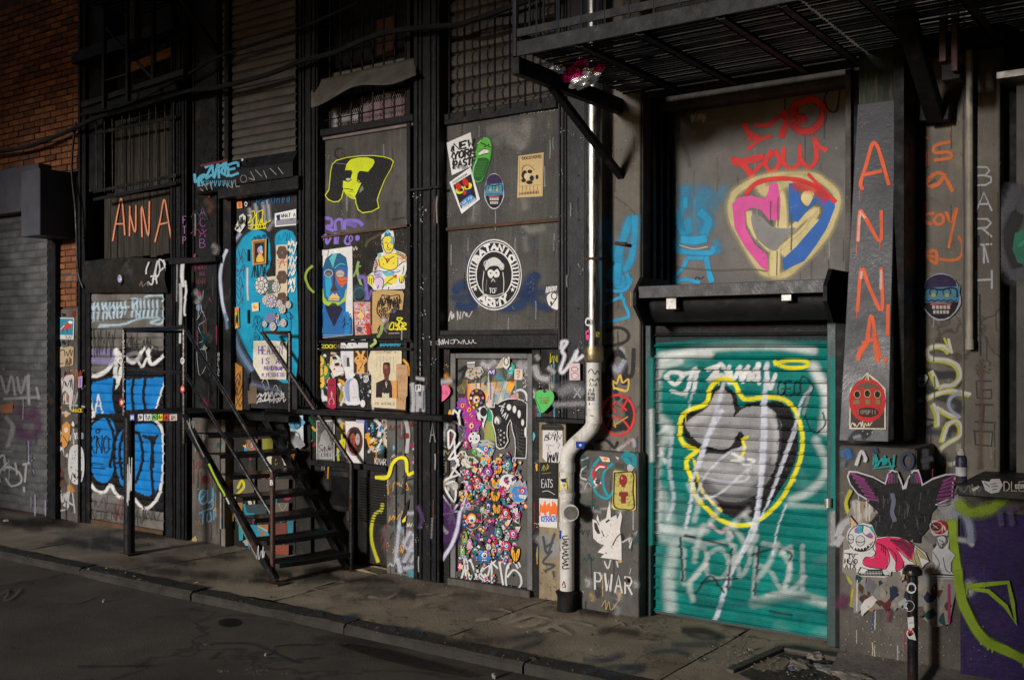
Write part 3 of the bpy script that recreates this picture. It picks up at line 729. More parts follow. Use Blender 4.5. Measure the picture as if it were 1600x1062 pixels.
# ---- bay with the yellow face
YE = 6.24
frameE = MB().box(XX(497,YE),XX(503,YE),6.2,YB,ZL,ZTOP).box(XX(640,YE),XX(646,YE),6.2,YB,ZL,ZTOP).build('window_frame',BLACK,ib,.003)
panE1 = MB().box(XX(503,YE),XX(641,YE),YE,YB,ZZ(570,361,YE),ZZ(570,199,YE)).build('wall_panel',PANEL,ib,.003,label='bare grey metal panel behind the lime and black face')
MB().bar(at(501,212,6.225),at(643,184,6.225),.02,.022).build('trim',OCHRE,ib)
MB().bar(at(499.5,372,6.225),at(499.5,212,6.225),.022,.02).build('trim',OCHRE,ib)
panE2 = MB().box(XX(490,YE-.02),XX(642,YE-.02),YE-.02,YB,ZZ(570,530,YE),ZZ(570,363,YE)).build('wall_panel',DARKPANEL,ib,.003,label='flaking black panel holding the blue mask poster')
MB().bar(at(491,372,6.21),at(643,352,6.21),.02,.018).build('trim',RUSTY,ib)
panE3 = MB().box(XX(480,6.2),XX(646,6.2),6.2,YB,ZL,ZZ(560,532,6.2)).build('wall_panel',DARKPANEL,ib,.003)
for yy in (533,546): MB().bar(at(480,yy+.4,6.19),at(645,yy-.6,6.19),.03,.018).build('moulding',BLACK,ib)
ledge = MB().box(XX(463,6.05),XX(692,6.05),6.04,YB,ZL-.05,ZL-.005).build('ledge',BLACK,ib,.006)
ledge2 = MB().box(XX(838,6.1),XX(914,6.1),6.09,YB,ZZ(870,660,6.1),ZZ(870,653,6.1)).build('ledge',BLACK,ib,.004)

def bars(x0,x1,n,xr,ya,yb,hs,Y,slope,r=.0075):
 for i in range(n):
  x_ = x0 + (x1-x0) * (i+.5) / n
  MB().tube([at(x_,ya+(x_-xr)*slope[0],Y),at(x_,yb+(x_-xr)*slope[1],Y)],r,6).build('security_bar',BLACK,ib)
 for h in hs:
  MB().tube([at(x0,h+(x0-xr)*slope[0]*.9,Y),at(x1,h+(x1-xr)*slope[0]*.9,Y)],r*.9,6).build('crossbar',BLACK,ib)
winE = pbox('window',GLASSD,ib,507,642,-40,200,575,6.34,6.38)
bars(507,642,8,575,-40,198,(24,62),6.22,(-.25,-.19))
bars(507,642,8,575,100,198,(175,),6.225,(-.22,-.19),.006)
pbox('window_sill',BLACK,ib,500,645,190,201,573,6.18,6.34)
pbox('sill_board',mat('flaking_pale_board',(0.16,0.13,0.13),.9,chips=((.03,.03,.03),.9,20)),ib,497,645,201,208,573,6.215,6.3)

mesh_m = MB()
for i in range(46):
 a = 508 + 134 * i / 45
 for sg in (-1,1):
  mesh_m.bar(at(a,190-(a-575)*.19,6.3),at(a+sg*14,150-(a+sg*14-575)*.2,6.3),.002,.002)
mesh_m.build('wire_mesh',GALV,ib,kind='stuff')
MB().box(XX(510,6.33),XX(528,6.33),6.325,6.338,ZZ(520,205,6.33),ZZ(520,170,6.33)).box(XX(534,6.33),XX(560,6.33),6.325,6.338,ZZ(550,190,6.33),ZZ(550,178,6.33)).build('pale_blind',mat('pale_blind',(.5,.48,.55),.7),ib)
MB().box(XX(566,6.33),XX(640,6.33),6.325,6.338,ZZ(600,188,6.33),ZZ(600,158,6.33)).build('pink_curtain',mat('pink_curtain',(.22,.12,.16),.8),ib)
MB().box(XX(512,6.33),XX(636,6.33),6.325,6.338,ZZ(575,143,6.33),ZZ(575,103,6.33)).build('wood_sheet',mat('grimy_pale_sheet',(.12,.11,.095),.85,stretch=(10,10,1),chips=((.03,.03,.03),.8,12)),ib)
MB().box(XX(590,6.33),XX(618,6.33),6.32,6.337,ZZ(600,90,6.33),ZZ(600,30,6.33)).build('shelf_board',mat('dim_brown_board',(.05,.02,.012),.8),ib)

V, F = [], []; n = 30
for j in range(7):
 g = j / 6
 for i in range(n+1):
  f = i / n; px = 486 + 164 * f
  ytop = 128 - 38 * f; ybot = 164 - 44 * f + 5 * math.sin(f*9+1) - 6 * math.sin(f*3.1)
  Y_ = 6.2 - .14 * g ** 1.3 - .015 * math.sin(f*14+g*4) * g
  V.append((XX(px,Y_),Y_,ZZ(px,ytop*(1-g)+ybot*g,Y_)))
for j in range(6):
 for i in range(n): a = j * (n+1) + i; F.append((a,a+1,a+n+2,a+n+1))
aw = MB().add(V,F).build('canvas_awning',mat('grimy_canvas',(.1,.09,.078),.85,col2=(.15,.14,.12),bump=.4,bscale=15),smooth=True,label='crumpled grey canvas strip sagging across the barred window',cat='awning')
so = aw.modifiers.new('thick','SOLIDIFY'); so.thickness = .006

zf = ZL - .05
lowp = MB().box(XX(486,6.22),XX(600,6.22),6.22,YB,ZZ(540,722,6.22),zf).build('wall_panel',DARKPANEL,ib,.003)
MB().box(XX(486,6.19),XX(605,6.19),6.18,YB,ZZ(540,731,6.19),ZZ(540,722,6.19)).build('ledge',BLACK,ib,.003)
lowq = MB().box(XX(486,6.24),XX(552,6.24),6.24,YB,0,ZZ(540,731,6.2)).build('wall_panel',DARKPANEL,ib,.003)
nich = MB().box(XX(512,6.2),XX(549,6.2),6.21,6.238,ZZ(530,797,6.2),ZZ(530,736,6.2)).build('meter_box',BLACK,ib,.004)
MB().box(XX(517,6.2),XX(544,6.2),6.205,6.212,ZZ(530,790,6.2),ZZ(530,744,6.2)).build('painted_recess',VOID,nich)  # flat black plate, the hollow's shade put into its colour
lou = MB().box(XX(556,6.23),XX(618,6.23),6.25,YB,.04,ZZ(585,735,6.2)).build('hatch_door',DARKPANEL,ib,.003,label='low black hatch door with a louvred vent')
for i in range(17):
 z_ = ZZ(580,815,6.24) + (ZZ(580,748,6.24)-ZZ(580,815,6.24)) * i / 16
 MB().bar((XX(561,6.24),6.243,z_),(XX(608,6.24),6.243,z_),.016,.006).build('louvre',BLACKB,lou)
pil = MB().box(XX(604,6.2),XX(646,6.2),6.2,YB,0,zf).build('wall_panel',mat('grey_worn_pilaster',(.08,.077,.072),.6,col2=(.14,.135,.125),bump=.3,streak=((.06,.055,.05),.6),chips=((.04,.04,.04),.7,25)),ib,.004)
for u in (618,632): MB().box(XX(u,6.195),XX(u+1.6,6.195),6.192,6.199,0.02,zf-.01).build('moulding',BLACK,pil)
MB().prism([(XX(552),.0),(XX(602),.0),(XX(598),.012),(XX(575),.018),(XX(556),.01)],'y',6.1,6.25).build('cement_fillet',CONCT,ib,.01)

# ---- bay with the round logo and the sticker door
panG1 = MB().box(XX(690,YP),XX(874,YP),YP,YB,ZZ(780,351,YP),ZZ(780,184,YP)).build('wall_panel',TREAD,ib,.003,label='upper grey tread-plate panel')
panG2 = MB().box(XX(687,YP),XX(873,YP),YP+.01,YB,ZZ(780,518,YP),ZZ(780,353,YP)).build('wall_panel',TREAD,ib,.003,label='lower grey tread-plate panel carrying the round logo')
MB().box(XX(686,YP),XX(874,YP),YP-.014,YP+.03,ZZ(780,354,YP),ZZ(780,349,YP)).build('trim',RUSTY,ib,.003)
MB().box(XX(683,YP),XX(690,YP),YP-.02,YB,ZZ(686,520,YP),ZTOP).build('window_frame',BLACK,ib,.003)
MB().box(XX(690,YP),XX(873,YP),YP-.03,YB,ZZ(780,184,YP),ZZ(780,166,YP)).build('window_sill',BLACK,ib,.005)
ss = MB().box(XX(686),XX(874),6.33,6.36,ZZ(780,170),ZTOP).build('roller_shutter',BLACKB,ib)
plain_slats(ss,XX(688,6.32),XX(874,6.32),ZZ(780,180,6.32),ZTOP,6.32,.105,SHUTB,proud=.03)
bars(690,880,8,780,-40,172,(),6.21,(-.25,-.17),.008)
lint = MB().box(XX(687,6.17),XX(874,6.17),6.15,YB,ZZ(780,544,6.17),ZZ(780,523,6.17)).build('lintel',BLACK,ib,.005)
MB().box(XX(687,6.17),XX(874,6.17),6.17,YB,ZZ(780,523,6.17),ZZ(780,515,6.17)).build('trim',DARKPANEL,ib,.003)
YS = 6.24
dw = MB().box(XX(688,YS),XX(706,YS),YS-.03,YB,0,ZZ(700,545,YS)).build('wall_panel',DARKPANEL,ib,.003)
dr0 = MB().box(XX(832,YS),XX(845,YS),YS-.01,YB,0,ZZ(838,545,YS)).build('wall_panel',DARKPANEL,ib,.003)
fr = MB().box(XX(706,YS),XX(714,YS),YS-.02,YS+.06,.04,ZZ(710,552,YS)).box(XX(826,YS),XX(834,YS),YS-.02,YS+.06,.04,ZZ(710,552,YS)).box(XX(714,YS),XX(826,YS),YS-.02,YS+.06,ZZ(770,560,YS),ZZ(770,552,YS)).build('door_frame',mat('grey_door_frame',(.12,.12,.12),.45,chips=((.04,.03,.02),.7)),ib,.003)
sd = MB().box(XX(715,YS),XX(825,YS),YS,YS+.05,.05,ZZ(770,561,YS)).build('door',mat('scuffed_grey_door',(.075,.07,.066),.5,col2=(.13,.12,.11),bump=.15,streak=((.05,.05,.05),.6)),ib,.003,label='grey street door buried under stickers')
MB().box(XX(706,YS),XX(834,YS),YS-.06,YS+.1,-.02,.045).build('threshold',PLINTH,ib,.006)
MB().tube([(XX(716,YS)+.02,YS-.0,ZZ(716,757,YS)),(XX(716,YS)+.02,YS-.07,ZZ(716,757,YS))],[.02,.034],12).build('door_handle',GALV,sd,smooth=True)
sw = MB().box(XX(845,6.2),XX(880,6.2),6.2,YB,ZZ(860,655,6.2),ZZ(860,545,6.2)).build('wall_panel',DARKPANEL,ib,.003)
sw2 = MB().box(XX(842,6.2),XX(884,6.2),6.2,YB,0,ZZ(860,660,6.2)).build('wall_panel',CONCT,ib,.004,label='tan rendered strip beside the white pipe')

# ================================================================== CONCRETE BUILDING
cb = thing('concrete_building','weathered concrete building with a teal roller gate at the right end of the row','building',(XX(1150),D,0))
YJ = 6.58
cp1 = MB().box(XX(914),XX(1000),6.16,7.0,ZZ(960,705),7.2).build('pier',CONC,cb,.006,label='grey-brown concrete pier beside the steel pipe')
cp2 = MB().box(XX(884),XX(998,6.1),6.1,7.0,0,ZZ(950,705,6.1)).build('pier_base',mat('grey_painted_base',(.08,.078,.072),.6,col2=(.125,.12,.11),bump=.3,streak=((.06,.06,.055),.5),chips=((.3,.28,.25),.5,35)),cb,.006)
MB().box(XX(1000),XX(1000)+.012,6.18,YJ,.0,ZZ(1000,60)).build('reveal',mat('dark_reveal_wood',(.03,.026,.022),.8,bump=.3),cb,.002)
for k in range(3): MB().box(XX(1000)+.012,XX(1000)+.03+.006*k,6.3+.09*k,6.34+.09*k,ZZ(1040,440,6.5),ZZ(1000,60)).build('moulding',BLACKB,cb,.003)
jp = MB().box(XX(1000),XX(1325,YJ)+.1,YJ,YJ+.3,ZZ(1150,470,YJ),3.62).build('wall',CONCG,cb,.003,label='smooth grey concrete panel carrying the red lettering and the heart')
MB().box(XX(1322,6.4),XX(1331,6.4),6.38,YJ,ZZ(1325,480,6.4),3.7).build('moulding',PLINTH,cb,.003)
MB().box(XX(1331,6.4),XX(1350,6.4)+.35,6.42,6.9,0,3.9).build('reveal',BLACKB,cb)
MB().box(XX(1000),6,6.3,7.0,3.62,7.2).build('upper_wall',PLINTH,cb)
MB().box(XX(1000),XX(1340,6.5),6.45,6.58,3.45,3.58).build('cornice',PLINTH,cb,.01)

YG = 6.27
gz0, gz1 = .035, ZZ(1150,470,YG)
GUIDE = mat('teal_stained_guides',(.05,.1,.1),.45,col2=(.03,.04,.04),chips=((.02,.02,.02),.8))
gate = MB().box(XX(1000),XX(1340,6.5),6.6,6.7,0,gz1+.3).build('roller_gate',VOID,cb,label='teal roller gate sprayed with a grey and black mitten shape')
MB().box(XX(1012,YG),XX(1023,YG),YG-.06,YG+.08,0,gz1).build('guide',GUIDE,gate,.004)
MB().box(XX(1297,YG),XX(1311,YG),YG-.06,YG+.08,0,gz1).build('guide',GUIDE,gate,.004)
MB().box(XX(1000),XX(1012,YG),6.18,6.6,0,gz1).build('reveal',BLACKB,cb)
MB().box(XX(1311,YG),XX(1340,YG)+.05,6.2,6.6,0,gz1+.12).build('reveal',BLACKB,cb)

HY = 5.85
hz_t, hz_b = ZZ(1000,452,HY), ZZ(1000,466,HY)
hous = MB().box(XX(997,HY),XX(1289,HY),HY,HY+.03,hz_b,hz_t+.02).box(XX(997,HY),XX(1289,HY),HY+.03,6.2,hz_t-.005,hz_t+.015).build('gate_housing',mat('dark_grey_gate_housing',(.035,.035,.04),.4,col2=(.055,.055,.06),chips=((.02,.02,.02),.7)),cb,.003)
MB().tube([(XX(1000,HY),6.08,hz_b-.03),(XX(1290,HY),6.08,hz_b-.03)],.12,20).build('rolled_curtain',BLACKB,hous,smooth=True)
for px in (1048,1228):
 MB().box(XX(px-8,5.88),XX(px+8,5.88),5.885,5.9,ZZ(px,483 if px<1100 else 470,5.88),hz_b+.01).box(XX(px-5,5.88),XX(px+5,5.88),5.9,5.97,ZZ(px,483 if px<1100 else 470,5.88),ZZ(px,478 if px<1100 else 465,5.88)).build('bracket',GALV,hous,.003)
oct_ = lambda a, b, z0, z1: [(a+.09,z0),(b,z0),(b,z1),(a+.06,z1),(a-.03,z1-.1),(a-.03,z0+.12)]
for xx_ in (XX(997,HY)-.02,XX(1289,HY)):
 MB().prism(oct_(HY,6.3,hz_b-.17,hz_t+.08),'x',xx_,xx_+.02).build('end_plate',BLACKB,hous,.002)

def YA(x,y): return 5.76 + (690-y) / 525 * .30
A_ = [(1340,163),(1400,156),(1388,690),(1311,688)]
V = []
for dY in (0,.045):
 for (x_,y_) in A_:
  Y_ = YA(x_,y_); p = at(x_,y_,Y_); V.append((p.x,p.y+dY,p.z))
abd = MB().add(V,[(0,1,2,3),(4,7,6,5),(0,4,5,1),(1,5,6,2),(2,6,7,3),(3,7,4,0)]).build('cover_board',mat('blue_grey_sheet_board',(.04,.041,.05),.38,col2=(.062,.063,.075),nscale=2,bump=.12,streak=((.05,.05,.055),.5),chips=((.2,.2,.2),.5,22)),cb,.003,label='tall blue-grey metal board lettered in orange')
MB().box(XX(1402,5.85)-.05,XX(1402,5.85)+.004,5.97,6.5,1.28,3.7).build('board_side',BLACKB,cb)
MB().box(XX(1342,6.1),XX(1404,6.1),6.1,6.4,ZZ(1370,165,6.1),ZZ(1370,84,6.1)+.4).build('green_board',WOODG,cb,.003)
pl = MB().box(XX(1432,6.28),XX(1562,6.28),6.28,7.0,.9,4.6).build('pilaster',CONC,cb,.006)
for px in (1503,): MB().box(XX(px,6.27),XX(px+3,6.27),6.272,6.279,1.2,4.0).build('moulding',CONC,pl,.003)
MB().box(XX(1562,6.28),XX(1700,6.4),6.42,7.0,.9,4.6).build('reveal',BLACKB,cb)
rp = MB().box(XX(1588,6.3),XX(1800,6.3),6.3,6.42,1.0,ZZ(1595,118,6.3)).build('side_panel',CONCG,cb,.003)
MB().box(XX(1560,6.2),XX(1800,6.2),6.15,6.42,ZZ(1590,122,6.2),ZZ(1590,112,6.2)).build('lintel',GALV,cb)
YPL = 5.86
plz = ZZ(1310,695,YPL)
pln = MB().box(XX(1311,YPL),XX(1432,YPL),YPL,6.6,-.05,plz).box(XX(1432,YPL),XX(1900,YPL),YPL,6.6,-.05,ZZ(1500,768,YPL)).build('plinth',PLINTH,cb,.01)
shelf = MB().box(XX(1495,5.6),XX(1900,5.6),5.6,6.4,ZZ(1520,776,5.6),ZZ(1520,757,5.6)).build('shelf_slab',mat('black_stained_slab',(.035,.034,.033),.5,chips=((.1,.1,.1),.5,30)),cb,.008)
purp = MB().box(XX(1502,YPL),XX(1900,YPL),YPL-.02,YPL-.002,.06,ZZ(1550,800,YPL)).build('tread_plate',mat('purple_painted_tread_plate',(.022,.009,.075),.5,col2=(.035,.016,.11),bump=.5,extra='diamond',streak=((.02,.012,.05),.6)),cb,.003)
MB().prism([(5.62,-.02),(5.86,-.02),(5.86,.09),(5.8,.06)],'x',XX(1311,YPL),XX(1900,YPL)).build('cement_fillet',PLINTH,cb)

# ================================================================== STEEL STAIRCASE
st = thing('metal_staircase','black open-tread steel staircase with handrails rising left to the blue door','staircase',(XX(430,5.4),5.7,0))
SY0, SY1 = 5.42, 6.08
xb, xt, zt = XX(432,SY0), XX(287,SY0), ZZ(287,645,SY0)
for Y_ in (SY0,SY1):
 xb_ = xb if Y_ == SY0 else XX(548,SY1) - .03
 xt_ = xt if Y_ == SY0 else XX(412,SY1)
 d = Vector((xt_-xb_,0,zt)).normalized()
 s_ = MB().bar((xb_+.0,Y_,.02),(xt_,Y_,zt-.04),.012,.1,up=(0,0,1)).build('stringer',RAIL,st,.003)
 MB().bar(Vector((xb_,Y_-.03,.02))+Vector((d.z,0,-d.x))*.05,Vector((xt_,Y_-.03,zt-.04))+Vector((d.z,0,-d.x))*.05,.04,.008).build('flange',RAIL,s_)
 MB().box(xb_-.06,xb_+.08,Y_-.06,Y_+.06,.0,.014).build('foot_plate',RUSTY,st)
TEALT = mat('tread_with_teal_paint',(.02,.022,.022),.5,rust=((.0,.12,.12),.9,3))
for k in range(7):
 z_ = zt * (k+1) / 8; f = (k+1) / 8; xc = xb + (xt-xb) * f + .05
 xf = (XX(548,SY1)-.03) + (XX(412,SY1)-XX(548,SY1)+.03) * f + .05
 V = []; F = []; n = 8
 for i in range(n+1):
  g = i / n; X_ = xc + (xf-xc) * g; Yy = SY0 + .01 + (SY1-SY0-.02) * g; sag = -.008 * math.sin(g*3.14)
  for (dx,dz) in ((-.11,0),(.12,0),(.12,-.035),(.112,-.035),(.112,-.006),(-.11,-.006)): V.append((X_+dx+random.uniform(-.002,.002),Yy,z_+dz+sag))
 for i in range(n):
  for j in range(6): F.append((i*6+j,(i+1)*6+j,(i+1)*6+(j+1)%6,i*6+(j+1)%6))
 MB().add(V,F).build('step',TEALT if k<2 else RAIL,st)
XL = XX(195,SY0)
MB().box(XL,xt+.02,SY0+.0,6.03,zt-.02,zt-.005).build('landing',BLACKB,st,.003)
beam = MB().box(XL,xt+.03,SY0-.012,SY0+.0,zt-.07,zt).build('landing_beam',RAIL,st,.003)
pp = gr(202,865)
MB().tube([(pp.x,pp.y,0),(pp.x,pp.y,zt-.02)],.048,18).build('post',mat('glossy_black_post',(.018,.018,.02),.28,chips=((.2,.19,.18),.6,25)),st,smooth=True)
MB().box(pp.x-.08,pp.x+.08,pp.y-.07,pp.y+.07,0,.012).build('foot_plate',RUSTY,st)
zr = ZZ(240,514,SY0); zm = ZZ(240,581,SY0)
def rail(pts,r=.014,m=RAIL): return MB().tube(pts,r,8).build('handrail',m,st,smooth=True)
def post(a,b,r=.017,m=RAIL): return MB().tube([a,b],r,8).build('rail_post',m,st,smooth=True)
xA, xBt = XX(194,SY0), XX(288,SY0)
SYr = SY0
xP = XX(426,SYr)
zP = ZZ(426,738,SYr)
rail([(xA,SYr,zr),(xBt,SYr,zr+.008),(xP,SYr,zP)],.016)
rail([(xA,SYr,zm),(xBt,SYr,zm),(xP,SYr,ZZ(426,806,SYr))],.014)
post((xA,SYr,zt-.05),(xA,SYr,zr)); post((xBt,SYr,zt-.25),(xBt,SYr,zr))
post((xP,SYr,.09),(xP,SYr,zP),.021,mat('rusty_newel_paint',(.05,.022,.018),.5,rust=((.09,.03,.018),.8,6),chips=((.2,.18,.16),.5,30)))
rail([(xA,SYr,zr-.01),(xA,6.1,zr-.01)],.014); rail([(xA,SYr,zm-.01),(xA,6.1,zm-.01)],.012)
xF, xG = XX(410,SY1), XX(453,SY1)
REDR = mat('red_brown_handrail',(.05,.018,.014),.3,col2=(.02,.018,.018),chips=((.3,.28,.26),.5,25))
zF = ZZ(410,519,SY1); xQ = XX(549,SY1)
rail([(xG,SY1,zF-.01),(xF,SY1,zF),(xQ,SY1,ZZ(549,724,SY1))],.019,REDR)
post((xG,SY1,zt),(xG,SY1,zF-.01)); post((xQ,SY1,.0),(xQ,SY1,ZZ(549,724,SY1)),.02)

# ================================================================== FIRE ESCAPES
fe = thing('fire_escape','dark steel fire escape balcony with slatted deck jutting out over the teal gate','fire escape',(XX(1100,5.5),5.5,3.5))
FY, FZ = 4.92, 3.5
FX0 = XX(801,FY)
FX1 = 1.6
FEM = mat('fire_escape_paint',(.017,.018,.022),.5,col2=(.028,.029,.034),bump=.2,rust=((.06,.04,.03),.5,5))
MB().box(FX0,FX1,FY-.006,FY+.006,FZ,FZ+.085).build('edge_beam',FEM,fe,.002)
MB().box(FX0,FX1,6.2,6.22,FZ-.02,FZ+.05).build('edge_beam',BLACKB,fe,.002)
MB().box(FX0-.01,FX0+.045,FY+.0,6.2,FZ-.1,FZ-.0).build('bracket_beam',BLACKB,fe,.003)
MB().bar((FX0+.03,FY+.38,FZ-.1),(FX0+.03,6.2,ZZ(966,280,6.16)),.05,.04).build('brace',BLACK,fe,.003)
slat_me = MB().box(0,1.62,-.0095,.0095,-.004,.004)
sme = bpy.data.meshes.new('deck_slat'); sme.from_pydata(slat_me.v,[],slat_me.f); sme.materials.append(BLACKB)
seg = [FX0+.05]
while seg[-1] < FX1 - 1: seg.append(seg[-1]+1.64)
for sx in seg:
 for i in range(27):
  y_ = FY + .05 + i * .0455
  if y_ < 6.18: link('deck_slat',sme,fe,(sx,y_+random.uniform(-.004,.004),FZ+.035+random.uniform(-.003,.003)),(random.uniform(-.1,.1),random.uniform(-.002,.002),random.uniform(-.003,.003)))
for px in (899,993,1119,1215,1330,1470):
 xj = XX(px,FY)
 MB().bar((xj,FY+.01,FZ+.01),(xj,6.2,FZ+.01),.012,.05).bar((xj+.02,FY+.01,FZ-.012),(xj+.02,6.2,FZ-.012),.05,.006).build('joist',BLACKB,fe)
zmr = ZZ(810,52,FY)
MB().bar((FX0+.02,FY,zmr),(FX1,FY,zmr),.012,.045).build('rail',FEM,fe)
MB().bar((FX0+.02,FY,4.45),(FX1,FY,4.45),.02,.045).build('rail',FEM,fe)
MB().bar((FX0+.02,FY,zmr),(FX0+.02,6.2,zmr),.012,.04).build('rail',FEM,fe)
MB().tube([(FX0+.02,FY,FZ),(FX0+.02,FY,4.5)],.018,8).build('rail_post',FEM,fe)
for i in range(1,24):
 MB().tube([(FX0+.02+i*.15,FY,FZ+.08),(FX0+.02+i*.15,FY,4.45)],.008,6).build('baluster',FEM,fe)
for i in range(1,8):
 MB().tube([(FX0+.02,FY+i*.15,FZ+.05),(FX0+.02,FY+i*.15,4.45)],.008,6).build('baluster',FEM,fe)

MB().bar(at(1412,15,5.5),at(1462,182,6.2),.09,.09,up=(1,0,0)).build('strut',BLACKB,fe,.004)
MB().bar(at(1440,178,6.22),at(1486,176,6.22),.1,.1).build('wall_block',BLACKB,fe,.004)
for (xa,xb_,y1_) in ((1467,1478,97),(1486,1496,112)):
 MB().box(XX(xa,5.75),XX(xb_,5.75),5.75,5.8,ZZ(xa,y1_,5.75),4.6).build('ladder_stringer',REDST,fe,.003)
MB().box(XX(1467,5.75),XX(1497,5.75),5.8,5.9,ZZ(1480,122,5.75),ZZ(1480,96,5.75)).build('wood_block',BLACKB,fe,.004)
MB().box(XX(1395,6.0),XX(1570,6.0),6.0,6.25,ZZ(1480,68,6.0),ZZ(1480,40,6.0)).build('cross_beam',BLACKB,fe,.004)

fl = thing('fire_escape','black fire escape framework high on the left above the orange lettered planks','fire escape',(XX(200,5.8),5.8,4.1))
for (px,y1_,Y_) in ((163,170,5.75),(200,158,5.75),(240,125,5.85)):
 MB().bar(at(px,y1_,Y_),Vector((XX(px,Y_),Y_,6.1)),.035,.035).build('post',BLACKB,fl)
MB().bar(at(130,165,5.8),at(290,113,5.8),.05,.05).build('rail',BLACKB,fl)
MB().bar(at(165,126,5.75),at(201,115,5.75),.012,.012).build('rail',FEM,fl)
MB().bar(at(166,82,5.75),at(201,73,5.75),.012,.012).build('rail',FEM,fl)
MB().bar(at(166,45,5.75),at(238,122,5.85),.02,.02).build('brace',BLACKB,fl)
MB().bar(at(283,0,5.6),at(346,88,6.14),.035,.035).build('brace',BLACKB,fl)
zd = 5.05
for i in range(14): MB().box(XX(130,5.6),XX(345,5.6),5.25+i*.065,5.28+i*.065,zd,zd+.01).build('deck_slat',BLACKB,fl)
for px in (165,235,300): MB().bar((XX(px,5.3),5.2,zd-.03),(XX(px,5.3),6.2,zd-.03),.03,.06).build('joist',BLACKB,fl)
MB().box(XX(125,5.2),XX(350,5.2),5.18,5.2,zd-.05,zd+.05).build('edge_beam',BLACKB,fl)
for o_ in (('galvanised_pipe',(215,0,215,64)),):
 MB().tube([at(212,64,5.7),Vector((XX(212,5.7),5.7,6.1))],.05,12).build('duct',BLACK,fl,smooth=True)

# ================================================================== PIPES AND CABLES
dp = thing('drain_pipe','tall drainpipe, bright steel above and sticker-covered white plastic below','pipe',(XX(928,6.02),6.02,0))
PX, PYY = XX(928,6.03), 6.03
zc = ZZ(928,545,6.03)
MB().tube([(PX,PYY,zc),(PX,PYY,6.5)],.056,24).build('steel_pipe',STEEL,dp,smooth=True)
for yy in (405,60): MB().tube([(PX,PYY,ZZ(928,yy+2,6.03)),(PX,PYY,ZZ(928,yy-2,6.03))],.064,24).build('clamp',RUSTY,dp)
MB().tube([(PX,PYY,zc-.09),(PX,PYY,zc-.07),(PX,PYY,zc),(PX,PYY,zc+.02)],[.058,.066,.066,.062],24).build('collar',BRASS,dp,smooth=True)
x2 = XX(886,6.03)
z1_, z2_ = ZZ(924,655,6.03), ZZ(884,716,6.03)
def arc(P,r=.05): return MB().tube(P,r,20)
MB().tube([(PX,PYY,zc-.08),(PX,PYY,z1_)],.05,22).build('plastic_pipe',PVC,dp,smooth=True)
MB().tube([(PX,PYY,z1_+.02),(PX,PYY,z1_-.01),(PX-.02,PYY,z1_-.06),(PX-.06,PYY,z1_-.1),(x2+.06,PYY,z2_+.1),(x2+.02,PYY,z2_+.06),(x2,PYY,z2_+.01),(x2,PYY,z2_-.02)],.051,22).build('elbow',PVC,dp,smooth=True)
MB().tube([(x2,PYY,.1),(x2,PYY,z2_)],.05,22).build('plastic_pipe',PVC,dp,smooth=True)
for (xx_,zz_,h_) in ((PX,z1_,.05),(x2,z2_-.06,.06),(x2,ZZ(884,772,6.03)-.0,.03),(x2,ZZ(884,818,6.03),.03)):
 MB().tube([(xx_,PYY,zz_-h_/2),(xx_,PYY,zz_+h_/2)],.056,22).build('socket',PVC,dp,smooth=True)
zt_ = ZZ(884,795,6.03)
MB().tube([(x2,PYY,zt_+.02),(x2+.05,PYY-.06,zt_+.01),(x2+.085,PYY-.1,zt_)],[.05,.05,.05],22).build('branch',PVC,dp,smooth=True)
MB().tube([(x2+.08,PYY-.095,zt_),(x2+.1,PYY-.12,zt_)],.058,22).build('cap',PVC,dp,smooth=True)
MB().tube([(x2+.1,PYY-.12,zt_),(x2+.104,PYY-.125,zt_)],.045,22).build('plug',GALV,dp,smooth=True)
MB().tube([(x2,PYY,-.01),(x2,PYY,.1),(x2,PYY,.13),(x2,PYY,.14)],[.07,.068,.08,.06],22).build('foot_collar',BLACKB,dp,smooth=True)
cdt = MB().tube([(XX(1515,6.22),6.22,ZZ(1515,545,6.22)),(XX(1515,6.22),6.22,5.0)],.019,12)
cdt.tube([(XX(1515,6.22),6.22,ZZ(1515,546,6.22)),(XX(1515,6.22),6.22,ZZ(1515,530,6.22))],.023,12)
cdt.build('conduit',CONDUIT,smooth=True,label='slim cream conduit running down the right-hand concrete pilaster',cat='pipe')
def cable(pts,r,label,grp='black cables strung along the facade'):
 P = catmull3(pts)
 MB().tube(P,r,7).build('cable',RUBBER,smooth=True,label=label,cat='cable',group=grp)
def catmull3(P,k=6):
 P = [Vector(p)for p in P]; out = []
 for i in range(len(P)-1):
  p0 = P[i-1] if i else P[0] * 2 - P[1]; p1, p2 = P[i], P[i+1]; p3 = P[i+2] if i + 2 < len(P) else P[-1] * 2 - P[-2]
  for j in range(k):
   t = j / k; out.append(0.5*(2*p1+(p2-p0)*t+(2*p0-5*p1+4*p2-p3)*t*t+(3*p1-p0-3*p2+p3)*t**3))
 return out + [P[-1]]
cable([at(-30,240,6.0),at(40,230,6.02),at(100,208,6.05),at(150,185,6.05),at(210,168,6.05),at(290,143,6.04),at(340,137,6.04),at(420,116,6.04),at(470,96,6.04),at(520,83,6.03),at(600,52,6.03),at(690,41,6.03),at(720,38,6.0),at(800,10,6.0),at(860,-12,6.0)],.022,'thick black cable sagging from the orange brick wall to the barred windows')
cable([at(125,180,6.08),at(200,162,6.08),at(290,118,6.07),at(345,88,6.07),at(420,62,6.07),at(480,40,6.07),at(560,5,6.07)],.014,'thinner black cable above the grey-brown shutter over the doorway')
cable([at(690,47,6.1),at(740,30,6.1),at(800,22,6.1),at(850,5,6.1)],.012,'short black cable crossing the bars above the green pickle sticker')
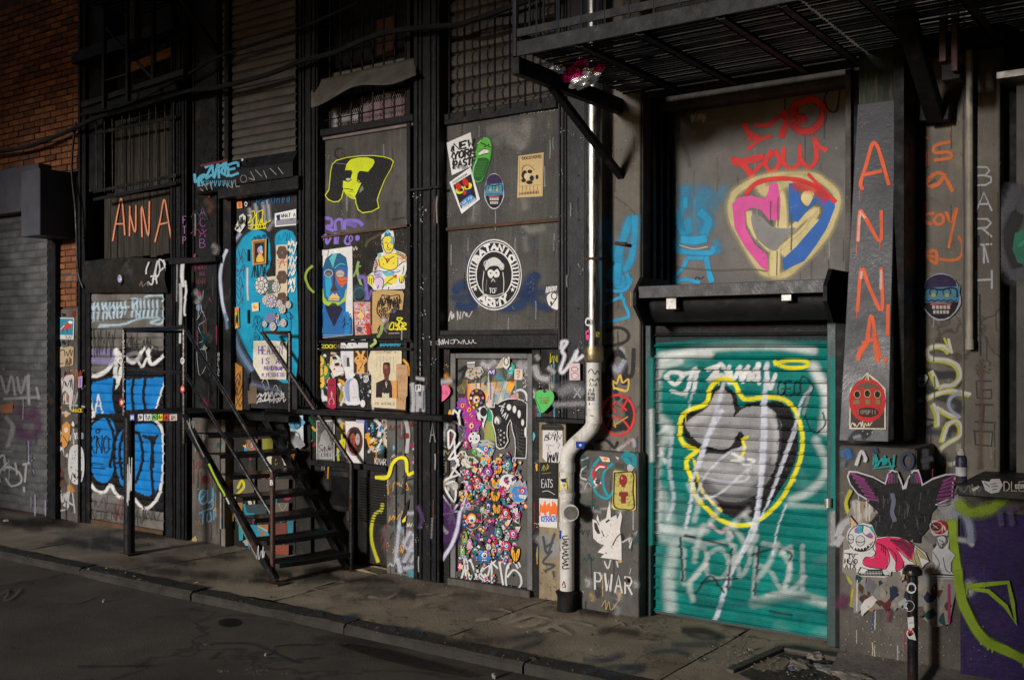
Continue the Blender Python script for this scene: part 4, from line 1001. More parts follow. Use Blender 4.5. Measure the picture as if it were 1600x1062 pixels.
MB().tube(catmull3([at(118,190,6.1),at(112,260,6.1),at(118,330,6.08),at(122,420,6.08),at(130,450,6.1)]),.012,7).build('cable',RUBBER,smooth=True,label='black cable dropping down the seam beside the orange brick',cat='cable')

# ================================================================== BOLLARD
bl = thing('bollard','thin black bollard with round white stickers in front of the plinth','bollard',(XX(1426,5.6),5.6,0))
bx = XX(1426,5.6); bz = ZZ(1426,896,5.6)
MB().tube([(bx,5.6,-.02),(bx,5.6,bz)],.027,16).build('post',RAIL,bl,smooth=True)
MB().tube([(bx,5.6,bz-.01),(bx,5.6,bz+.0),(bx,5.6,bz+.018),(bx,5.6,bz+.03),(bx,5.6,bz+.044)],[.03,.05,.05,.046,.03],16).build('cap',RAIL,bl,smooth=True)
MB().tube([(bx,5.6,-.02),(bx,5.6,.05)],[.06,.035],16).build('foot',BLACKB,bl,smooth=True)

# ================================================================== PAINTED ROLLER SHUTTERS (pigment follows every slat)
def painted_slats(parent,px0,px1,z0,z1,Y,pitch,art,base,step=.006,kind=0,name='slat'):
 x0, x1 = XX(px0,Y), XX(px1,Y)
 n = int(round((z1-z0)/pitch)); p = (z1-z0) / n
 nc = max(2,int((x1-x0)/step))
 if kind == 0:
  prof = [(.0,.0),(-.022,.01),(-.027,.06),(-.02,.1),(-.004,.13),(-.004,.15),(-.018,.17),(-.02,.21),(-.002,.25)] + [(-.001-.003*math.sin(3.14*q),.26+.7*q)for q in(.14,.28,.42,.57,.71,.85)] + [(.0,.93),(.03,.935),(.03,.995),(.0,1.0)]
 else:
  prof = [(.006,.0),(-.006,.03),(-.01,.1)] + [(-.01-.003*math.sin(3.14*q),.1+.8*q)for q in(.15,.3,.45,.6,.75,.9)] + [(-.008,.94),(.006,1.0)]
 m_ = len(prof); gx = np.linspace(x0,x1,nc+1)
 for i in range(n):
  zz = np.array([z0+(i+f)*p for _,f in prof]); yy = np.array([Y+dy for dy,_ in prof]) + random.uniform(-.0015,.0015)
  Xg, Zg = np.meshgrid(gx,zz); Yg = np.repeat(yy[:,None],nc+1,1) + .0012 * np.sin(Xg*9+i)

  dep = -Xg * ST + Y * CT
  PXg = 800 + FPX * (Xg*CT+Y*ST) / dep; PYg = 545 - FPX * (Zg-EYE) / dep
  colr = art.sample(PXg.ravel(),PYg.ravel(),base(PXg.ravel(),PYg.ravel())if callable(base)else base)
  V = np.stack([Xg.ravel(),Yg.ravel(),Zg.ravel()],1)
  idx = np.arange(m_*(nc+1)).reshape(m_,nc+1)
  F = np.stack([idx[:-1,:-1].ravel(),idx[:-1,1:].ravel(),idx[1:,1:].ravel(),idx[1:,:-1].ravel()],1).tolist()
  org = ORG[parent.name]
  me = bpy.data.meshes.new(name); me.from_pydata((V-np.array(org)).tolist(),[],F)
  ca = me.color_attributes.new('Col','FLOAT_COLOR','POINT'); ca.data.foreach_set('color',np.hstack([colr,np.ones((len(colr),1))]).ravel())
  me.materials.append(COAT); me.polygons.foreach_set('use_smooth',[True]*len(F))
  link(name,me,parent,org)

def vnoise(x,y,s,sd=0):
 r = np.random.default_rng(sd); g = r.random((64,64))
 u, v = x / s, y / s; i, j = np.floor(u).astype(int), np.floor(v).astype(int); fu, fv = u - i, v - j
 fu = fu * fu * (3-2*fu); fv = fv * fv * (3-2*fv); i0, j0, i1, j1 = i % 64, j % 64, (i+1) % 64, (j+1) % 64
 return (g[i0,j0]*(1-fu)+g[i1,j0]*fu) * (1-fv) + (g[i0,j1]*(1-fu)+g[i1,j1]*fu) * fv

# ---- teal gate
T = Art((1000,560,2.36),YG)

for pts, w, s_, a in (
([(60,60),(60,200),(110,260),(70,340),(60,420)],12,26,.55),([(80,500),(110,600),(90,660)],14,30,.4),
([(55,420),(70,520),(65,640)],10,18,.6),([(640,30),(690,140),(680,260)],14,26,.8),([(560,520),(640,480),(690,400),(650,300)],10,20,.5),
([(130,680),(110,800),(115,920)],14,30,.5),([(60,620),(160,640),(240,630)],10,22,.5),([(420,900),(560,870),(680,900)],10,24,.5),([(540,540),(690,545)],6,14,.3),
([(80,-10),(250,-38),(480,-48),(640,-30)],14,18,.7),([(70,20),(130,-10),(260,-15)],14,16,.7),([(60,100),(80,40),(150,10)],10,14,.6),([(100,250),(60,300),(95,380)],6,12,.6)):
 T.ln(pts,w,'white',s_,a)
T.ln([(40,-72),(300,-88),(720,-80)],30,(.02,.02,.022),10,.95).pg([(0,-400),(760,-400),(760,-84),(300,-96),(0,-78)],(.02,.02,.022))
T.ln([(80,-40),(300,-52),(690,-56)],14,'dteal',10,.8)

for st_ in ([(95,65),(130,95),(160,60),(120,50),(95,65)],[(120,120),(170,125),(190,60),(210,40),(200,120)],[(150,60),(215,45)],[(250,40),(290,30),(255,80),(300,60),(330,90)],[(280,60),(300,20),(340,90)],[(330,30),(345,80),(370,30),(375,75),(400,30)],[(400,30),(405,80),(435,25)],[(380,85),(395,40),(430,80),(440,20)],[(435,20),(440,90)],[(465,30),(480,110),(500,60)]):
 T.ln(st_,13,'white',3,.9)

T.ln([(500,20),(540,8),(600,8),(622,18),(605,32),(550,34),(515,24),(498,12)],12,'yellow',3,1)

body = [(165,215),(205,185),(245,170),(270,115),(305,98),(350,125),(370,180),(400,165),(470,158),(530,165),(575,230),(585,320),(565,400),(520,480),(470,550),(400,590),(330,580),(265,540),(215,490),(195,420),(215,345),(175,310),(160,260)]
T.pg(body,'black',True)
T.pg([(172,235),(250,180),(275,130),(305,112),(340,140),(352,195),(390,180),(440,175),(490,190),(522,240),(520,330),(490,420),(440,490),(370,525),(300,520),(235,470),(205,420),(225,360),(300,340),(340,330),(300,345),(230,320),(180,290)],(.3,.3,.31),True)
T.ln([(190,240),(250,200),(300,135)],16,(.55,.55,.57),16,.6).ln([(230,460),(300,505),(380,510),(450,460),(490,380)],18,(.08,.08,.09),20,.8).ln([(250,400),(330,420),(430,400)],22,(.5,.5,.52),24,.5).ln([(480,200),(505,280),(495,380)],10,(.55,.55,.57),12,.5)  # soft strokes paint highlights and shading into the grey fill
T.pg([(165,250),(205,300),(260,325),(330,330),(365,270),(385,285),(375,320),(330,350),(250,345),(190,320),(165,290)],'black',True)
T.pg([(348,218),(352,190),(375,178),(362,200)],'black',True)
for x_ in (505,520,535,550): T.ln([(x_,180),(x_+15,300),(x_-5,420),(x_-40,480)],10,'black',3,.9)
T.ln([(150,240),(155,215),(185,188),(245,165),(262,105),(300,76),(345,85),(375,140),(400,150),(470,142),(540,155),(580,205),(600,290),(592,370),(565,440),(520,520),(460,580),(400,612),(320,605),(250,555),(205,500),(190,440),(172,380),(205,345),(212,335),(170,320),(150,290),(150,240)],14,'yellow',3,1,drips=8)
T.ln([(200,370),(215,440),(240,500),(300,560)],8,'yellow',3,.9)
T.ln([(375,360),(388,330),(380,300),(398,290)],9,'yellow',2,1)
for dx in (0,8): T.ln([(340+dx,350),(375+dx,372),(340+dx,375),(375,380),(390,392),(425,378),(400,370)],5,'white',4,.9)

WH = (.6,.62,.72)
for pts, w, s_, a in (([(310,85),(280,200),(240,320),(200,430),(190,520),(170,620)],9,6,.8),([(300,195),(250,290),(215,400)],16,6,.8),([(470,20),(462,160),(460,330),(440,520),(420,640),(340,780),(300,900),(280,960)],12,7,.85),
([(452,150),(448,330),(430,560),(380,700),(320,830)],5,4,.9),([(635,110),(600,150),(575,240),(520,400),(470,540)],6,5,.75),([(580,255),(500,470),(440,600)],4,3,.8),([(120,280),(110,400),(125,520),(105,590)],8,8,.6),
([(390,330),(330,345),(250,420),(215,490),(220,515),(290,500),(360,440),(410,400)],5,5,.75),([(215,430),(320,455),(400,440),(380,360)],5,4,.6),([(170,140),(210,40),(180,190)],4,5,.5),([(540,540),(510,620),(490,720)],4,4,.7)):
 T.ln(pts,w,WH,s_,a)

T.text('GEO',510,85,24,50,5,'black',gap=.25,smooth=True); T.ln([(590,110),(600,65),(640,105),(610,170),(620,240),(650,275),(685,240),(675,200)],5,'black',1.5,.9)
T.ln([(630,105),(605,200)],10,'grey',3,.7)

for st_ in ([(160,660),(240,680),(330,670)],[(165,700),(165,830),(240,760),(240,700),(200,700)],[(250,720),(300,700),(330,760),(300,810),(250,790),(250,720)],[(350,690),(330,830)],[(360,720),(370,800),(400,760),(410,700)],[(430,700),(420,880)],[(430,760),(480,780),(530,850),(560,700),(520,720)],[(455,680),(540,700)],[(600,690),(600,850)],[(470,870),(560,850),(610,800)]):
 T.ln(st_,12,'lgrey',7,.5)
for st_ in ([(150,660),(160,820)],[(210,860),(260,800),(310,860)],[(170,650),(330,690)],[(340,700),(325,850)],[(420,720),(500,700),(560,720),(540,760)],[(240,820),(360,810)],[(440,690),(425,870)],[(480,930),(560,945)]):
 T.ln(st_,6,'black',4,.85)
T.ln([(150,850),(250,905),(420,900),(620,880)],12,'dteal',20,.7)
T.ln([(260,610),(300,640),(320,625),(340,655)],10,'lpink',5,.6)
for k in range(9):
 r_ = random.Random(k+3); x_, y_ = r_.uniform(60,660), r_.uniform(560,900); T.ln([(x_,y_),(x_+r_.uniform(-20,60),y_-60),(x_+r_.uniform(-40,80),y_-130)],6,'white',14,.4)
def tealbase(x,y):
 n = vnoise(x,y,26,1)[:,None] * .35 + .8
 g = np.array(C('teal')) * n
 fog = np.clip((vnoise(x,y,38,5)-.75)*3,0,1)[:,None] * .3
 return g * (1-fog) + np.array([.35,.45,.45]) * fog
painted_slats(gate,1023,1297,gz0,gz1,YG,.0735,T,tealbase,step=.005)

MB().box(XX(1024,YG),XX(1296,YG),YG-.012,YG+.01,gz0-.02,gz0).build('bottom_rail',MATS['teal_stained_guides'],gate,.002)
lk = MB().tube([at(1294,778,6.19),at(1294,792,6.19)],.022,12).build('padlock',GALV,gate,smooth=True)
g1 = Art(None,6.2)
g1.ln([(1017,560),(1018,700),(1016,850)],5,'teal',3,.8).ln([(1017,640),(1018,720)],3,'white',3,.6).ln([(1302,560),(1303,700),(1302,800)],8,'teal',4,.85).ln([(1302,800),(1301,850)],6,'lgrey',4,.5)
graffiti(g1,gate,Y=YG-.062)

# ---- blue-lettered shutter
B1 = Art((0,560,3.32),6.2)
base_b = (.16,.155,.15)
K = 'black'; W = 'white'; BL = (.01,.21,.6)

B1.pg([(440,60),(520,75),(580,20),(600,-30),(640,-60),(860,-40),(860,800),(760,780),(640,720),(580,655),(540,700),(470,680),(440,600)],K)
B1.ln([(445,75),(500,90),(560,60),(590,10),(610,-40),(600,150),(640,30),(620,-30)],20,W,3)
B1.ln([(640,-20),(700,20),(760,-60),(790,30),(860,-20)],16,W,3)
B1.ln([(720,10),(745,40),(790,-60)],10,W,3)
B1.ln([(450,70),(480,250),(490,300),(450,360),(440,480),(455,600),(500,680),(550,690),(578,655),(620,715),(690,720),(750,775),(800,750),(840,660),(850,400),(820,330),(800,300),(830,200),(860,100)],14,W,3)
B1.ln([(462,110),(475,160)],10,'green',4,.7)
B1.pg([(465,130),(600,95),(590,160),(610,290),(500,285)],BL)
B1.pg([(650,110),(860,95),(835,180),(800,290),(700,280),(650,270)],BL)
B1.pg([(455,420),(490,340),(550,305),(590,330),(605,400),(600,560),(560,640),(500,620),(460,520)],BL,True)
B1.pg([(610,420),(640,370),(720,340),(800,340),(840,400),(845,560),(830,660),(780,710),(720,690),(640,660),(600,560)],BL,True)
for pts in ([(600,110),(595,200),(610,290)],[(700,100),(690,180),(700,280)],[(760,100),(750,200),(765,280)],[(645,380),(625,480),(640,620)],[(700,380),(730,400),(745,520),(710,640)],[(750,400),(790,430),(800,560)],[(820,400),(800,440),(790,560),(800,700)],[(600,540),(640,540)],[(560,310),(590,380),(595,450),(575,560)],[(620,380),(600,430),(600,560),(620,640)]):
 B1.ln(pts,14,K,2)
B1.pg([(775,400),(820,400),(800,470)],K)
B1.ln([(440,330),(560,290),(660,300)],10,K,2)
B1.text('KNO',470,400,28,90,6,K,gap=.3); B1.ring(513,375,10,10,6,K); B1.ln([(485,540),(540,545)],5,K); B1.ln([(485,565),(545,570)],8,K)
B1.text('A',497,185,38,95,7,W)
B1.scr(470,720,560,780,8,4,(.05,.05,.05),sd=3); B1.text('AEDENN',475,790,22,45,5,(.05,.05,.05),gap=.25); B1.scr(700,780,830,850,16,5,(.05,.05,.05),sd=5); B1.scr(600,730,640,830,5,4,(.12,.03,.03),sd=9)
B1.ln([(660,350),(700,350)],10,K)

B1.crop(120,380,4.427)
SKY = (.45,.62,.74)
for i, x_ in enumerate((85,105,125,150,180,205,235,260,285,310)):
 B1.ln([(x_,410),(x_+random.uniform(-5,12),480+random.uniform(-8,8)),(x_+random.uniform(-4,8),540-i*3)],11,SKY,4,.85)
 if i % 2: B1.ln([(x_-20,450),(x_,430),(x_+12,460),(x_-5,480)],8,SKY,4,.8)
B1.ln([(340,400),(345,460),(340,490)],9,SKY,4,.8).ln([(318,445),(370,440)],9,SKY,4,.8)
for x_ in (390,420,445,470,500,530,560): B1.ln([(x_,390),(x_+4,440),(x_-2,505)],11,SKY,4,.85)
B1.ln([(385,380),(430,390),(400,440),(440,500)],9,SKY,4,.8); B1.ln([(480,370),(540,360),(605,365),(600,400)],12,SKY,5,.85)
B1.ln([(605,360),(622,400),(605,450),(598,550),(520,548),(580,520),(440,520),(330,560),(170,565)],12,SKY,4,.85); B1.ln([(160,580),(230,570)],12,SKY,4,.8)

B1.ln([(90,760),(160,750),(240,760),(230,820),(100,800)],34,(.22,.2,.4),14,.8)
B1.scr(120,625,275,760,16,6,(.03,.03,.03),2,.9,sd=2); B1.scr(340,640,420,720,10,6,(.03,.03,.03),2,.9,sd=4); B1.text('HEAN',390,665,28,70,7,(.03,.03,.03),gap=.2)
B1.ln([(490,650),(520,700),(570,730),(545,750),(530,730),(520,800)],7,(.03,.03,.03),2)
B1.ln([(340,780),(420,760),(440,800),(350,810)],20,'grey',12,.6)
def bbase(x,y):
 return np.array([.15,.14,.13]) * (vnoise(x,y,15,3)[:,None]*.6+.7)
painted_slats(bs,139,257,.05,ZZ(200,455,6.2),6.2,.092,B1,bbase,step=.008,kind=1)
MB().box(XX(139,6.2),XX(257,6.2),6.18,6.22,0.0,.05).build('bottom_rail',RUSTY,bs,.002)

# ---- graffiti on the far left shutter
g = Art((0,560,3.32),6.15)
LV = (.42,.4,.46)
for pts in ([(5,90),(35,180),(60,90),(80,190)],[(90,95),(110,180),(140,90),(150,230)],[(20,210),(100,205),(200,200)],[(190,150),(205,210)],[(150,85),(152,240)]): g.ln(pts,9,LV,4,.55)
g.ln([(90,260),(130,300),(180,280),(190,380),(120,400),(90,340)],30,(.12,.03,.11),16,.4)
g.pg([(5,240),(70,230),(65,280),(5,285)],(.3,.12,.06)); g.ln([(30,300),(70,360),(40,460),(70,350)],14,LV,6,.4)
for pts in ([(-20,530),(20,500),(30,560),(60,560)],[(20,580),(40,560),(100,590),(110,640),(60,660),(30,620)],[(80,540),(90,600)],[(120,550),(155,540)],[(138,545),(130,640)],[(125,665),(128,690)],[(0,640),(0,590),(40,540)]): g.ln(pts,8,(.5,.5,.52),3,.75)
g.ln([(0,480),(70,480)],4,LV,3,.3)
graffiti(g,sh,'faded white and violet tag lettering',Y=6.155)

# ================================================================== SPRAYED AND DRAWN MARKS ON WALL SURFACES
CY = (.02,.33,.52)
# -- planks lettering, over four planks' width: laid on the planks' faces
g = Art((0,280,3.32),6.29)
OR = (.75,.2,.06); PK = (.75,.45,.38)
for pts in ([(585,320),(600,230),(628,100),(640,180),(648,290)],[(600,232),(645,232)],[(672,295),(674,140)],[(674,180),(702,275),(706,135)],[(738,300),(736,140),(770,295),(776,115)],[(805,325),(830,220),(852,105),(870,190),(890,320)],[(828,235),(870,225)]):
 g.ln(pts,6.5,OR,1,.95); g.ln(pts,2,PK,1,.7)
graffiti(g,ib,'orange handwritten name over the dark planks',Y=6.29)
# -- black hood: white tag
g = Art((120,380,4.427),6.08)
for pts in ([(500,130),(480,190),(490,260),(520,285),(530,230),(495,235)],[(525,260),(560,120),(545,200),(555,280)],[(540,230),(600,210),(605,140),(570,115),(575,200),(540,250)],[(570,200),(600,170)],[(600,115),(612,150)]): g.ln(pts,8,(.6,.6,.62),2,.9)
g.scr(440,270,500,300,6,5,(.25,.2,.16),2,.6,sd=4)
graffiti(g,hood_b,Y=6.085)
sheet('sticker','small violet cartoon sticker on the crumpled black hood','sticker',[(278,210),(322,208),(322,265),(300,292),(280,270)],6.085,Art((120,380,4.427)).ell(300,245,14,26,'lilac').ell(295,235,4,6,'black').ell(308,250,4,7,'white'),'black',(120,380,4.427))
# -- white paint down the seam beside column
g = Art((120,380,4.427),6.1)
for pts, w, c_ in (([(732,140),(728,220),(735,300)],20,'white'),([(718,280),(720,420),(716,560)],16,'lgrey'),([(750,260),(757,330),(748,380)],10,'white'),([(752,380),(744,470),(750,500)],9,'white'),([(716,600),(714,690)],8,'white'),([(695,120),(692,400)],3,'grey')): g.ln(pts,w,c_,4,.85)
graffiti(g,col_b,'white paint run down the iron column',Y=6.13)
# -- column letters
g = Art((280,230,3.932),6.2)
VI = (.35,.14,.38)
g.text('FTP',24,425,18,44,4,VI,dy=62,slope=0,smooth=False)
graffiti(g,col_b,Y=6.14)
g = Art((280,230,3.932),6.2)
g.text('ACAB',127,372,34,52,4.5,(.22,.08,.25),dy=64)
g.text('GOIN',108,720,13,30,3,(.2,.04,.1),gap=.2).text('SEE',122,768,12,20,3,(.15,.04,.08),gap=.2).text('WAR',108,805,16,35,3,(.16,.04,.05),gap=.2)
g.scr(60,720,85,840,9,4,(.3,.3,.02),sd=7)
g.text('MYPORCINOCCHIO',66,860,10,16,2,(.08,.2,.28),dy=21)
GB = (.25,.36,.5)
g.ln([(110,870),(125,930),(145,925),(150,880)],2.5,GB,.6); g.ell(122,985,16,20,GB,a=.6); g.ln([(105,960),(125,950),(140,990),(130,1030),(110,1060)],2.5,GB,.6); g.ln([(140,1000),(165,1060),(120,1100),(150,1180),(125,1200)],2.5,GB,.6); g.ln([(110,1250),(160,1240),(170,1330),(130,1400),(115,1330),(110,1250)],2.5,(.3,.3,.32),.6)
g.text('HOLAC',240,1260,8,24,2.2,'lgrey',dy=30)
graffiti(g,col_c,Y=6.22)
# -- cyan bubble shape over side panel, door and transom
CYN = (.005,.3,.5)
def cy_art():
 a = Art((340,290,5.593),YD)
 a.pg([(105,900),(110,700),(150,560),(210,450),(290,395),(340,385),(390,395),(440,430),(470,520),(478,620),(470,720),(430,790),(480,790),(520,790),(500,700),(490,600),(492,480),(510,410),(560,385),(620,390),(680,440),(690,700),(690,1660),(440,1650),(330,1560),(230,1400),(150,1250),(110,1100)],CYN,True)
 return a
g = cy_art()
out_l = [(150,1290),(105,1120),(92,900),(98,700),(140,560),(205,440),(290,375),(360,365),(420,385),(460,430),(482,520),(488,640),(470,730),(435,780)]
g.ln(out_l,30,'black',8)
g.ln([(440,790),(490,770),(540,790)],16,'black',3)
g.ln([(520,780),(492,690),(478,560),(490,440),(530,385),(600,365),(660,385),(690,430)],22,'black',6)
g.ln([(60,1050),(30,900),(25,760),(60,620),(120,520),(200,420)],16,(.4,.45,.6),10,.7)
g.ln([(110,1150),(180,1350),(270,1540),(360,1640),(450,1690)],40,'black',14)
g.ln([(75,1050),(120,1250),(200,1450),(300,1610)],26,(.15,.25,.42),20,.8)
for x_, y_ in ((280,200),(330,160),(395,150),(435,130)): g.ln([(x_,y_),(x_+12,y_+70),(x_+20,y_+180)],16,(.4,.42,.48),12,.7)
g.ln([(440,390),(480,330),(540,280),(620,280),(690,330)],16,(.35,.36,.42),14,.6)
g.ln([(262,720),(262,900),(268,1000)],9,'white',6,.8)
ga = Art((340,290,5.593),6.2); ga.ln([(84,1180),(50,1060),(28,900),(25,760),(50,640),(82,560)],20,(.5,.55,.68),5,.9).ln([(86,1250),(70,1120)],14,(.15,.25,.42),8,.7)
graffiti(ga,ib,'pale arc of the big letter crossing the door frame',Y=6.198)
graffiti(g,ib,'big cyan rounded letter outlined in black over the door and its side panel',name='graffiti',Y=YD-.003)
g = Art((340,290,5.593),YD)
g.text('RSTOned',345,110,28,60,7,(.02,.12,.3),slope=-.1,gap=.55,smooth=True)
for pts in ([(265,260),(300,270),(270,330),(310,300),(305,370),(270,370)],[(310,300),(340,260),(335,380),(360,300)],[(300,230),(320,220),(330,260)],[(345,240),(350,380),(385,290),(375,380)],[(355,230),(400,220),(395,290),(410,380),(430,310)],[(400,210),(395,330),(470,305)],[(310,385),(430,370)],[(270,350),(340,345),(420,340)]): g.ln(pts,6,'yellow',1)
g.scr(300,700,430,800,12,4,'black',.5,sd=11); g.scr(430,640,470,700,6,3,'black',sd=12); g.scr(310,430,450,480,12,4,'navy',sd=14)
for y_ in range(560,1000,60): g.scr(140,y_,235,y_+70,5,3,(.12,.03,.05),sd=y_)
g.scr(640,460,690,560,5,4,'white',sd=3)
for k in range(7): g.scr(622,480+k*65,684,530+k*65,6,9,'white',1,sd=k+30)
g.scr(530,420,640,490,8,3,CYN,sd=8)
g.crop(340,460,5.307)
g.ln([(370,730),(400,690),(430,760),(400,790),(380,740)],5,'lgrey',1); g.ln([(465,780),(485,750),(505,790),(480,830)],5,'lgrey',1)
for k in range(2): g.scr(310,810+k*45,560,850+k*45,22,7,'lgrey',1,sd=20+k)
g.ln([(340,890),(560,850)],7,'lgrey',1)
for k in range(6): g.scr(300,180+40*k,380,230+40*k,6,3,'navy',sd=50+k)
g.ln([(600,150),(625,190),(590,200),(565,160),(600,150),(612,260),(600,330)],4,'navy')
g.pg([(250,740),(330,740),(330,900),(260,905)],(.14,.1,.06)); g.ln([(290,740),(520,800)],16,(.2,.24,.35),20,.6)
graffiti(g,ib,'scribbled tags across the cyan door',name='graffiti',Y=YD-.006,lift=.003)
g = Art((340,460,5.307),YD)
g.pg([(110,540),(205,600),(205,960),(110,960)],(.4,.17,.03))
for k in range(5): g.scr(120,640+k*60,195,700+k*60,6,6,'black',sd=60+k)
graffiti(g,ib,'orange panel with a black scrawl beside the door foot',Y=YD-.012)
# -- blue tag on the door hood
g = Art((280,230,3.932),6.1)
BT = (.1,.42,.62)
for pts in ([(95,165),(100,215),(120,190)],[(120,240),(125,185),(160,170),(135,200),(150,230)],[(160,125),(200,110),(165,190),(200,170)],[(205,110),(215,190),(240,100),(245,190)],[(235,130),(290,95),(260,150),(300,180)],[(290,100),(280,170)],[(300,110),(355,95),(365,120)],[(300,120),(310,175),(365,160)],[(300,140),(345,130)]): g.ln(pts,13,BT,2)
for x_ in range(140,330,26): g.ln([(x_,205),(x_+4,240),(x_+14,205)],4,BT,1,.7)
for pts in ([(130,255),(150,270)],[(125,240),(215,215)],[(160,235),(175,262)],[(195,225),(205,262)],[(280,205),(300,250)],[(300,230),(330,250),(325,215)],[(345,200),(352,240),(375,240)],[(440,150),(465,200),(430,190)],[(470,140),(510,180)],[(520,145),(540,190)],[(560,130),(600,170)],[(610,125),(640,165)]): g.ln(pts,3.5,(.3,.28,.26),.8)
g.ring(398,195,20,22,3,(.3,.28,.26)); g.pg([(130,108),(300,75),(300,88),(135,122)],(.12,.02,.02)); g.ell(390,78,6,8,'white')
graffiti(g,hood_d,Y=6.097)
# -- under the landing
g = Art((280,640,4.083),6.2)
LB = (.1,.3,.48)
g.ring(155,555,26,45,9,LB,2); g.ln([(135,580),(185,510)],7,LB,2).ln([(180,520),(185,590),(218,560),(215,500),(218,620)],9,LB,2).ln([(130,660),(170,640),(215,625)],7,LB,2).ln([(155,650),(150,730)],8,LB,2).ln([(180,660),(180,710),(205,700),(200,650)],8,LB,2).ln([(222,640),(222,700)],7,LB,2)
g.ell(166,445,30,32,(.16,.03,.025)); g.ell(166,440,20,20,(.08,.015,.015))
g.text('WWVW',105,705,25,30,3,(.25,.16,.06),gap=.1)
graffiti(g,ul[0],Y=6.2)
g = Art((280,640,4.083),6.26)
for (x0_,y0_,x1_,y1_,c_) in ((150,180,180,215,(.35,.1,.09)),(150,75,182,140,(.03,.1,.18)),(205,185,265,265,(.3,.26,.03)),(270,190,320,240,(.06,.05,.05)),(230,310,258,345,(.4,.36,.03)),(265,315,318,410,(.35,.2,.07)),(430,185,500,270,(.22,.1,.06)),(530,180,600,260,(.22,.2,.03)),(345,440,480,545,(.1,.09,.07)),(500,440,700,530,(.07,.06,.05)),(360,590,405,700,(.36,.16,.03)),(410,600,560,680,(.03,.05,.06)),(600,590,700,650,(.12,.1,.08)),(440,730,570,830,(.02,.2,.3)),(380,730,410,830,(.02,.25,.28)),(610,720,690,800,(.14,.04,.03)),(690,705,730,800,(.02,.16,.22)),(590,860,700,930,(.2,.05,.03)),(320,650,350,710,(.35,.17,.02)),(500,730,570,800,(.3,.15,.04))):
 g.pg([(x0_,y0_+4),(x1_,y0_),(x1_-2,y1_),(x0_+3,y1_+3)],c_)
g.ln([(375,500),(400,450),(415,490),(370,540)],14,(.5,.45,.03),2); g.ln([(210,200),(260,250)],5,'black'); g.ln([(215,250),(260,200)],5,'black'); g.ring(465,225,26,30,6,(.3,.2,.14)); g.text('S',458,210,14,30,4,'lgrey')
g.ln([(415,600),(430,660),(480,665)],12,'cyan',3,.7); g.ln([(480,815),(530,760),(570,800)],14,'cyan',3,.8); g.ln([(505,740),(560,770)],6,'bone',2,.6)
g.text('NOM',245,45,34,35,3.5,(.2,.16,.08),gap=.35).text('GHV',380,45,25,35,3.5,(.2,.16,.08),gap=.3)
g.ln([(292,690),(282,740),(300,790),(318,780),(300,720),(285,700)],3,'lgrey'); g.ln([(690,600),(660,640),(640,600)],3,'lgrey',a=.6)
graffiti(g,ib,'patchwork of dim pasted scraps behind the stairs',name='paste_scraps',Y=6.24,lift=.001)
# -- violet tag over the two grey panels
g = Art((480,180,4.827),YE)
VIO = (.22,.15,.55)
g.pg([(105,775),(135,765),(140,885),(108,890)],VIO).ln([(125,775),(180,785),(185,830),(140,845),(200,870)],22,VIO,3).ln([(215,870),(215,800),(260,790),(270,865)],18,VIO,3).ln([(280,860),(290,800),(380,800),(420,830)],24,VIO,5).ln([(300,810),(370,840)],30,VIO,4,.7)
graffiti(g,panE1,Y=YE)
g = Art((480,180,4.827),YE-.02)
for pts, w in (([(60,965),(70,955)],12),([(90,900),(100,970),(140,900),(150,970),(190,900)],15),([(215,890),(212,970)],22),([(240,890),(230,970)],10),([(310,890),(285,950),(305,975),(325,960)],14)): g.ln(pts,w,VIO,2)
g.ring(330,930,12,20,11,VIO); g.ell(380,926,17,22,VIO)
g.ln([(440,990),(460,950),(520,915),(560,895)],16,(.1,.065,.04),4,.8); g.speck(350,850,780,1000,26,5,(.12,.09,.06),sd=3)

g.crop(470,340,5.309)
g.ln([(480,365),(470,440),(500,550),(530,605)],18,(.3,.42,.12),3,.9); g.ln([(440,490),(470,420),(500,400)],10,(.35,.5,.2),3,.7)
g.ln([(480,490),(530,500),(545,580),(550,680)],24,VIO,6,.8).ln([(590,600),(560,680)],14,VIO,5,.7); g.ell(480,610,55,60,(.02,.05,.08),a=.9).ring(490,640,50,60,8,(.05,.12,.14),3)
g.ln([(640,830),(675,850),(670,940),(640,990)],22,(.28,.38,.12),3,.9)
for pts in ([(755,870),(735,920),(765,925),(775,875),(755,870)],[(790,870),(795,900),(820,870),(800,935)],[(815,860),(850,880),(830,930),(820,900)],[(855,870),(885,885),(850,900),(885,930)],[(800,830),(845,835),(820,855),(798,840)],[(740,925),(880,925)]): g.ln(pts,9,'yellow',1)
g.ln([(730,960),(820,957)],5,'bone',1,.7)
g.text('RIP',745,765,14,26,4,VIO)
g.speck(600,120,900,330,20,4,(.2,.17,.12),sd=8)
graffiti(g,panE2,Y=YE-.02)
g = Art((470,340,5.309),6.14)
g.ln([(100,400),(55,440),(40,500),(70,580),(110,620)],14,(.3,.42,.06),4,.9)
graffiti(g,col_d,Y=6.14)

g = Art((480,180,4.827),YE)
g.ln([(260,250),(220,260),(210,300),(240,330)],10,(.03,.025,.025),5,.5); g.ln([(640,790),(740,770)],10,(.03,.03,.03),4,.6); g.scr(680,580,760,610,8,3,(.05,.045,.04),sd=4); g.scr(640,650,710,680,8,3,(.05,.045,.04),sd=5)
for k in range(7): g.ln([(250+70*k,660),(240+72*k,780)],12,(.05,.045,.04),14,.35)
g.ln([(640,480),(700,540),(690,640)],30,(.17,.15,.14),26,.3)
graffiti(g,panE1,'soot smudges and faint writing',Y=YE,lift=.0005)
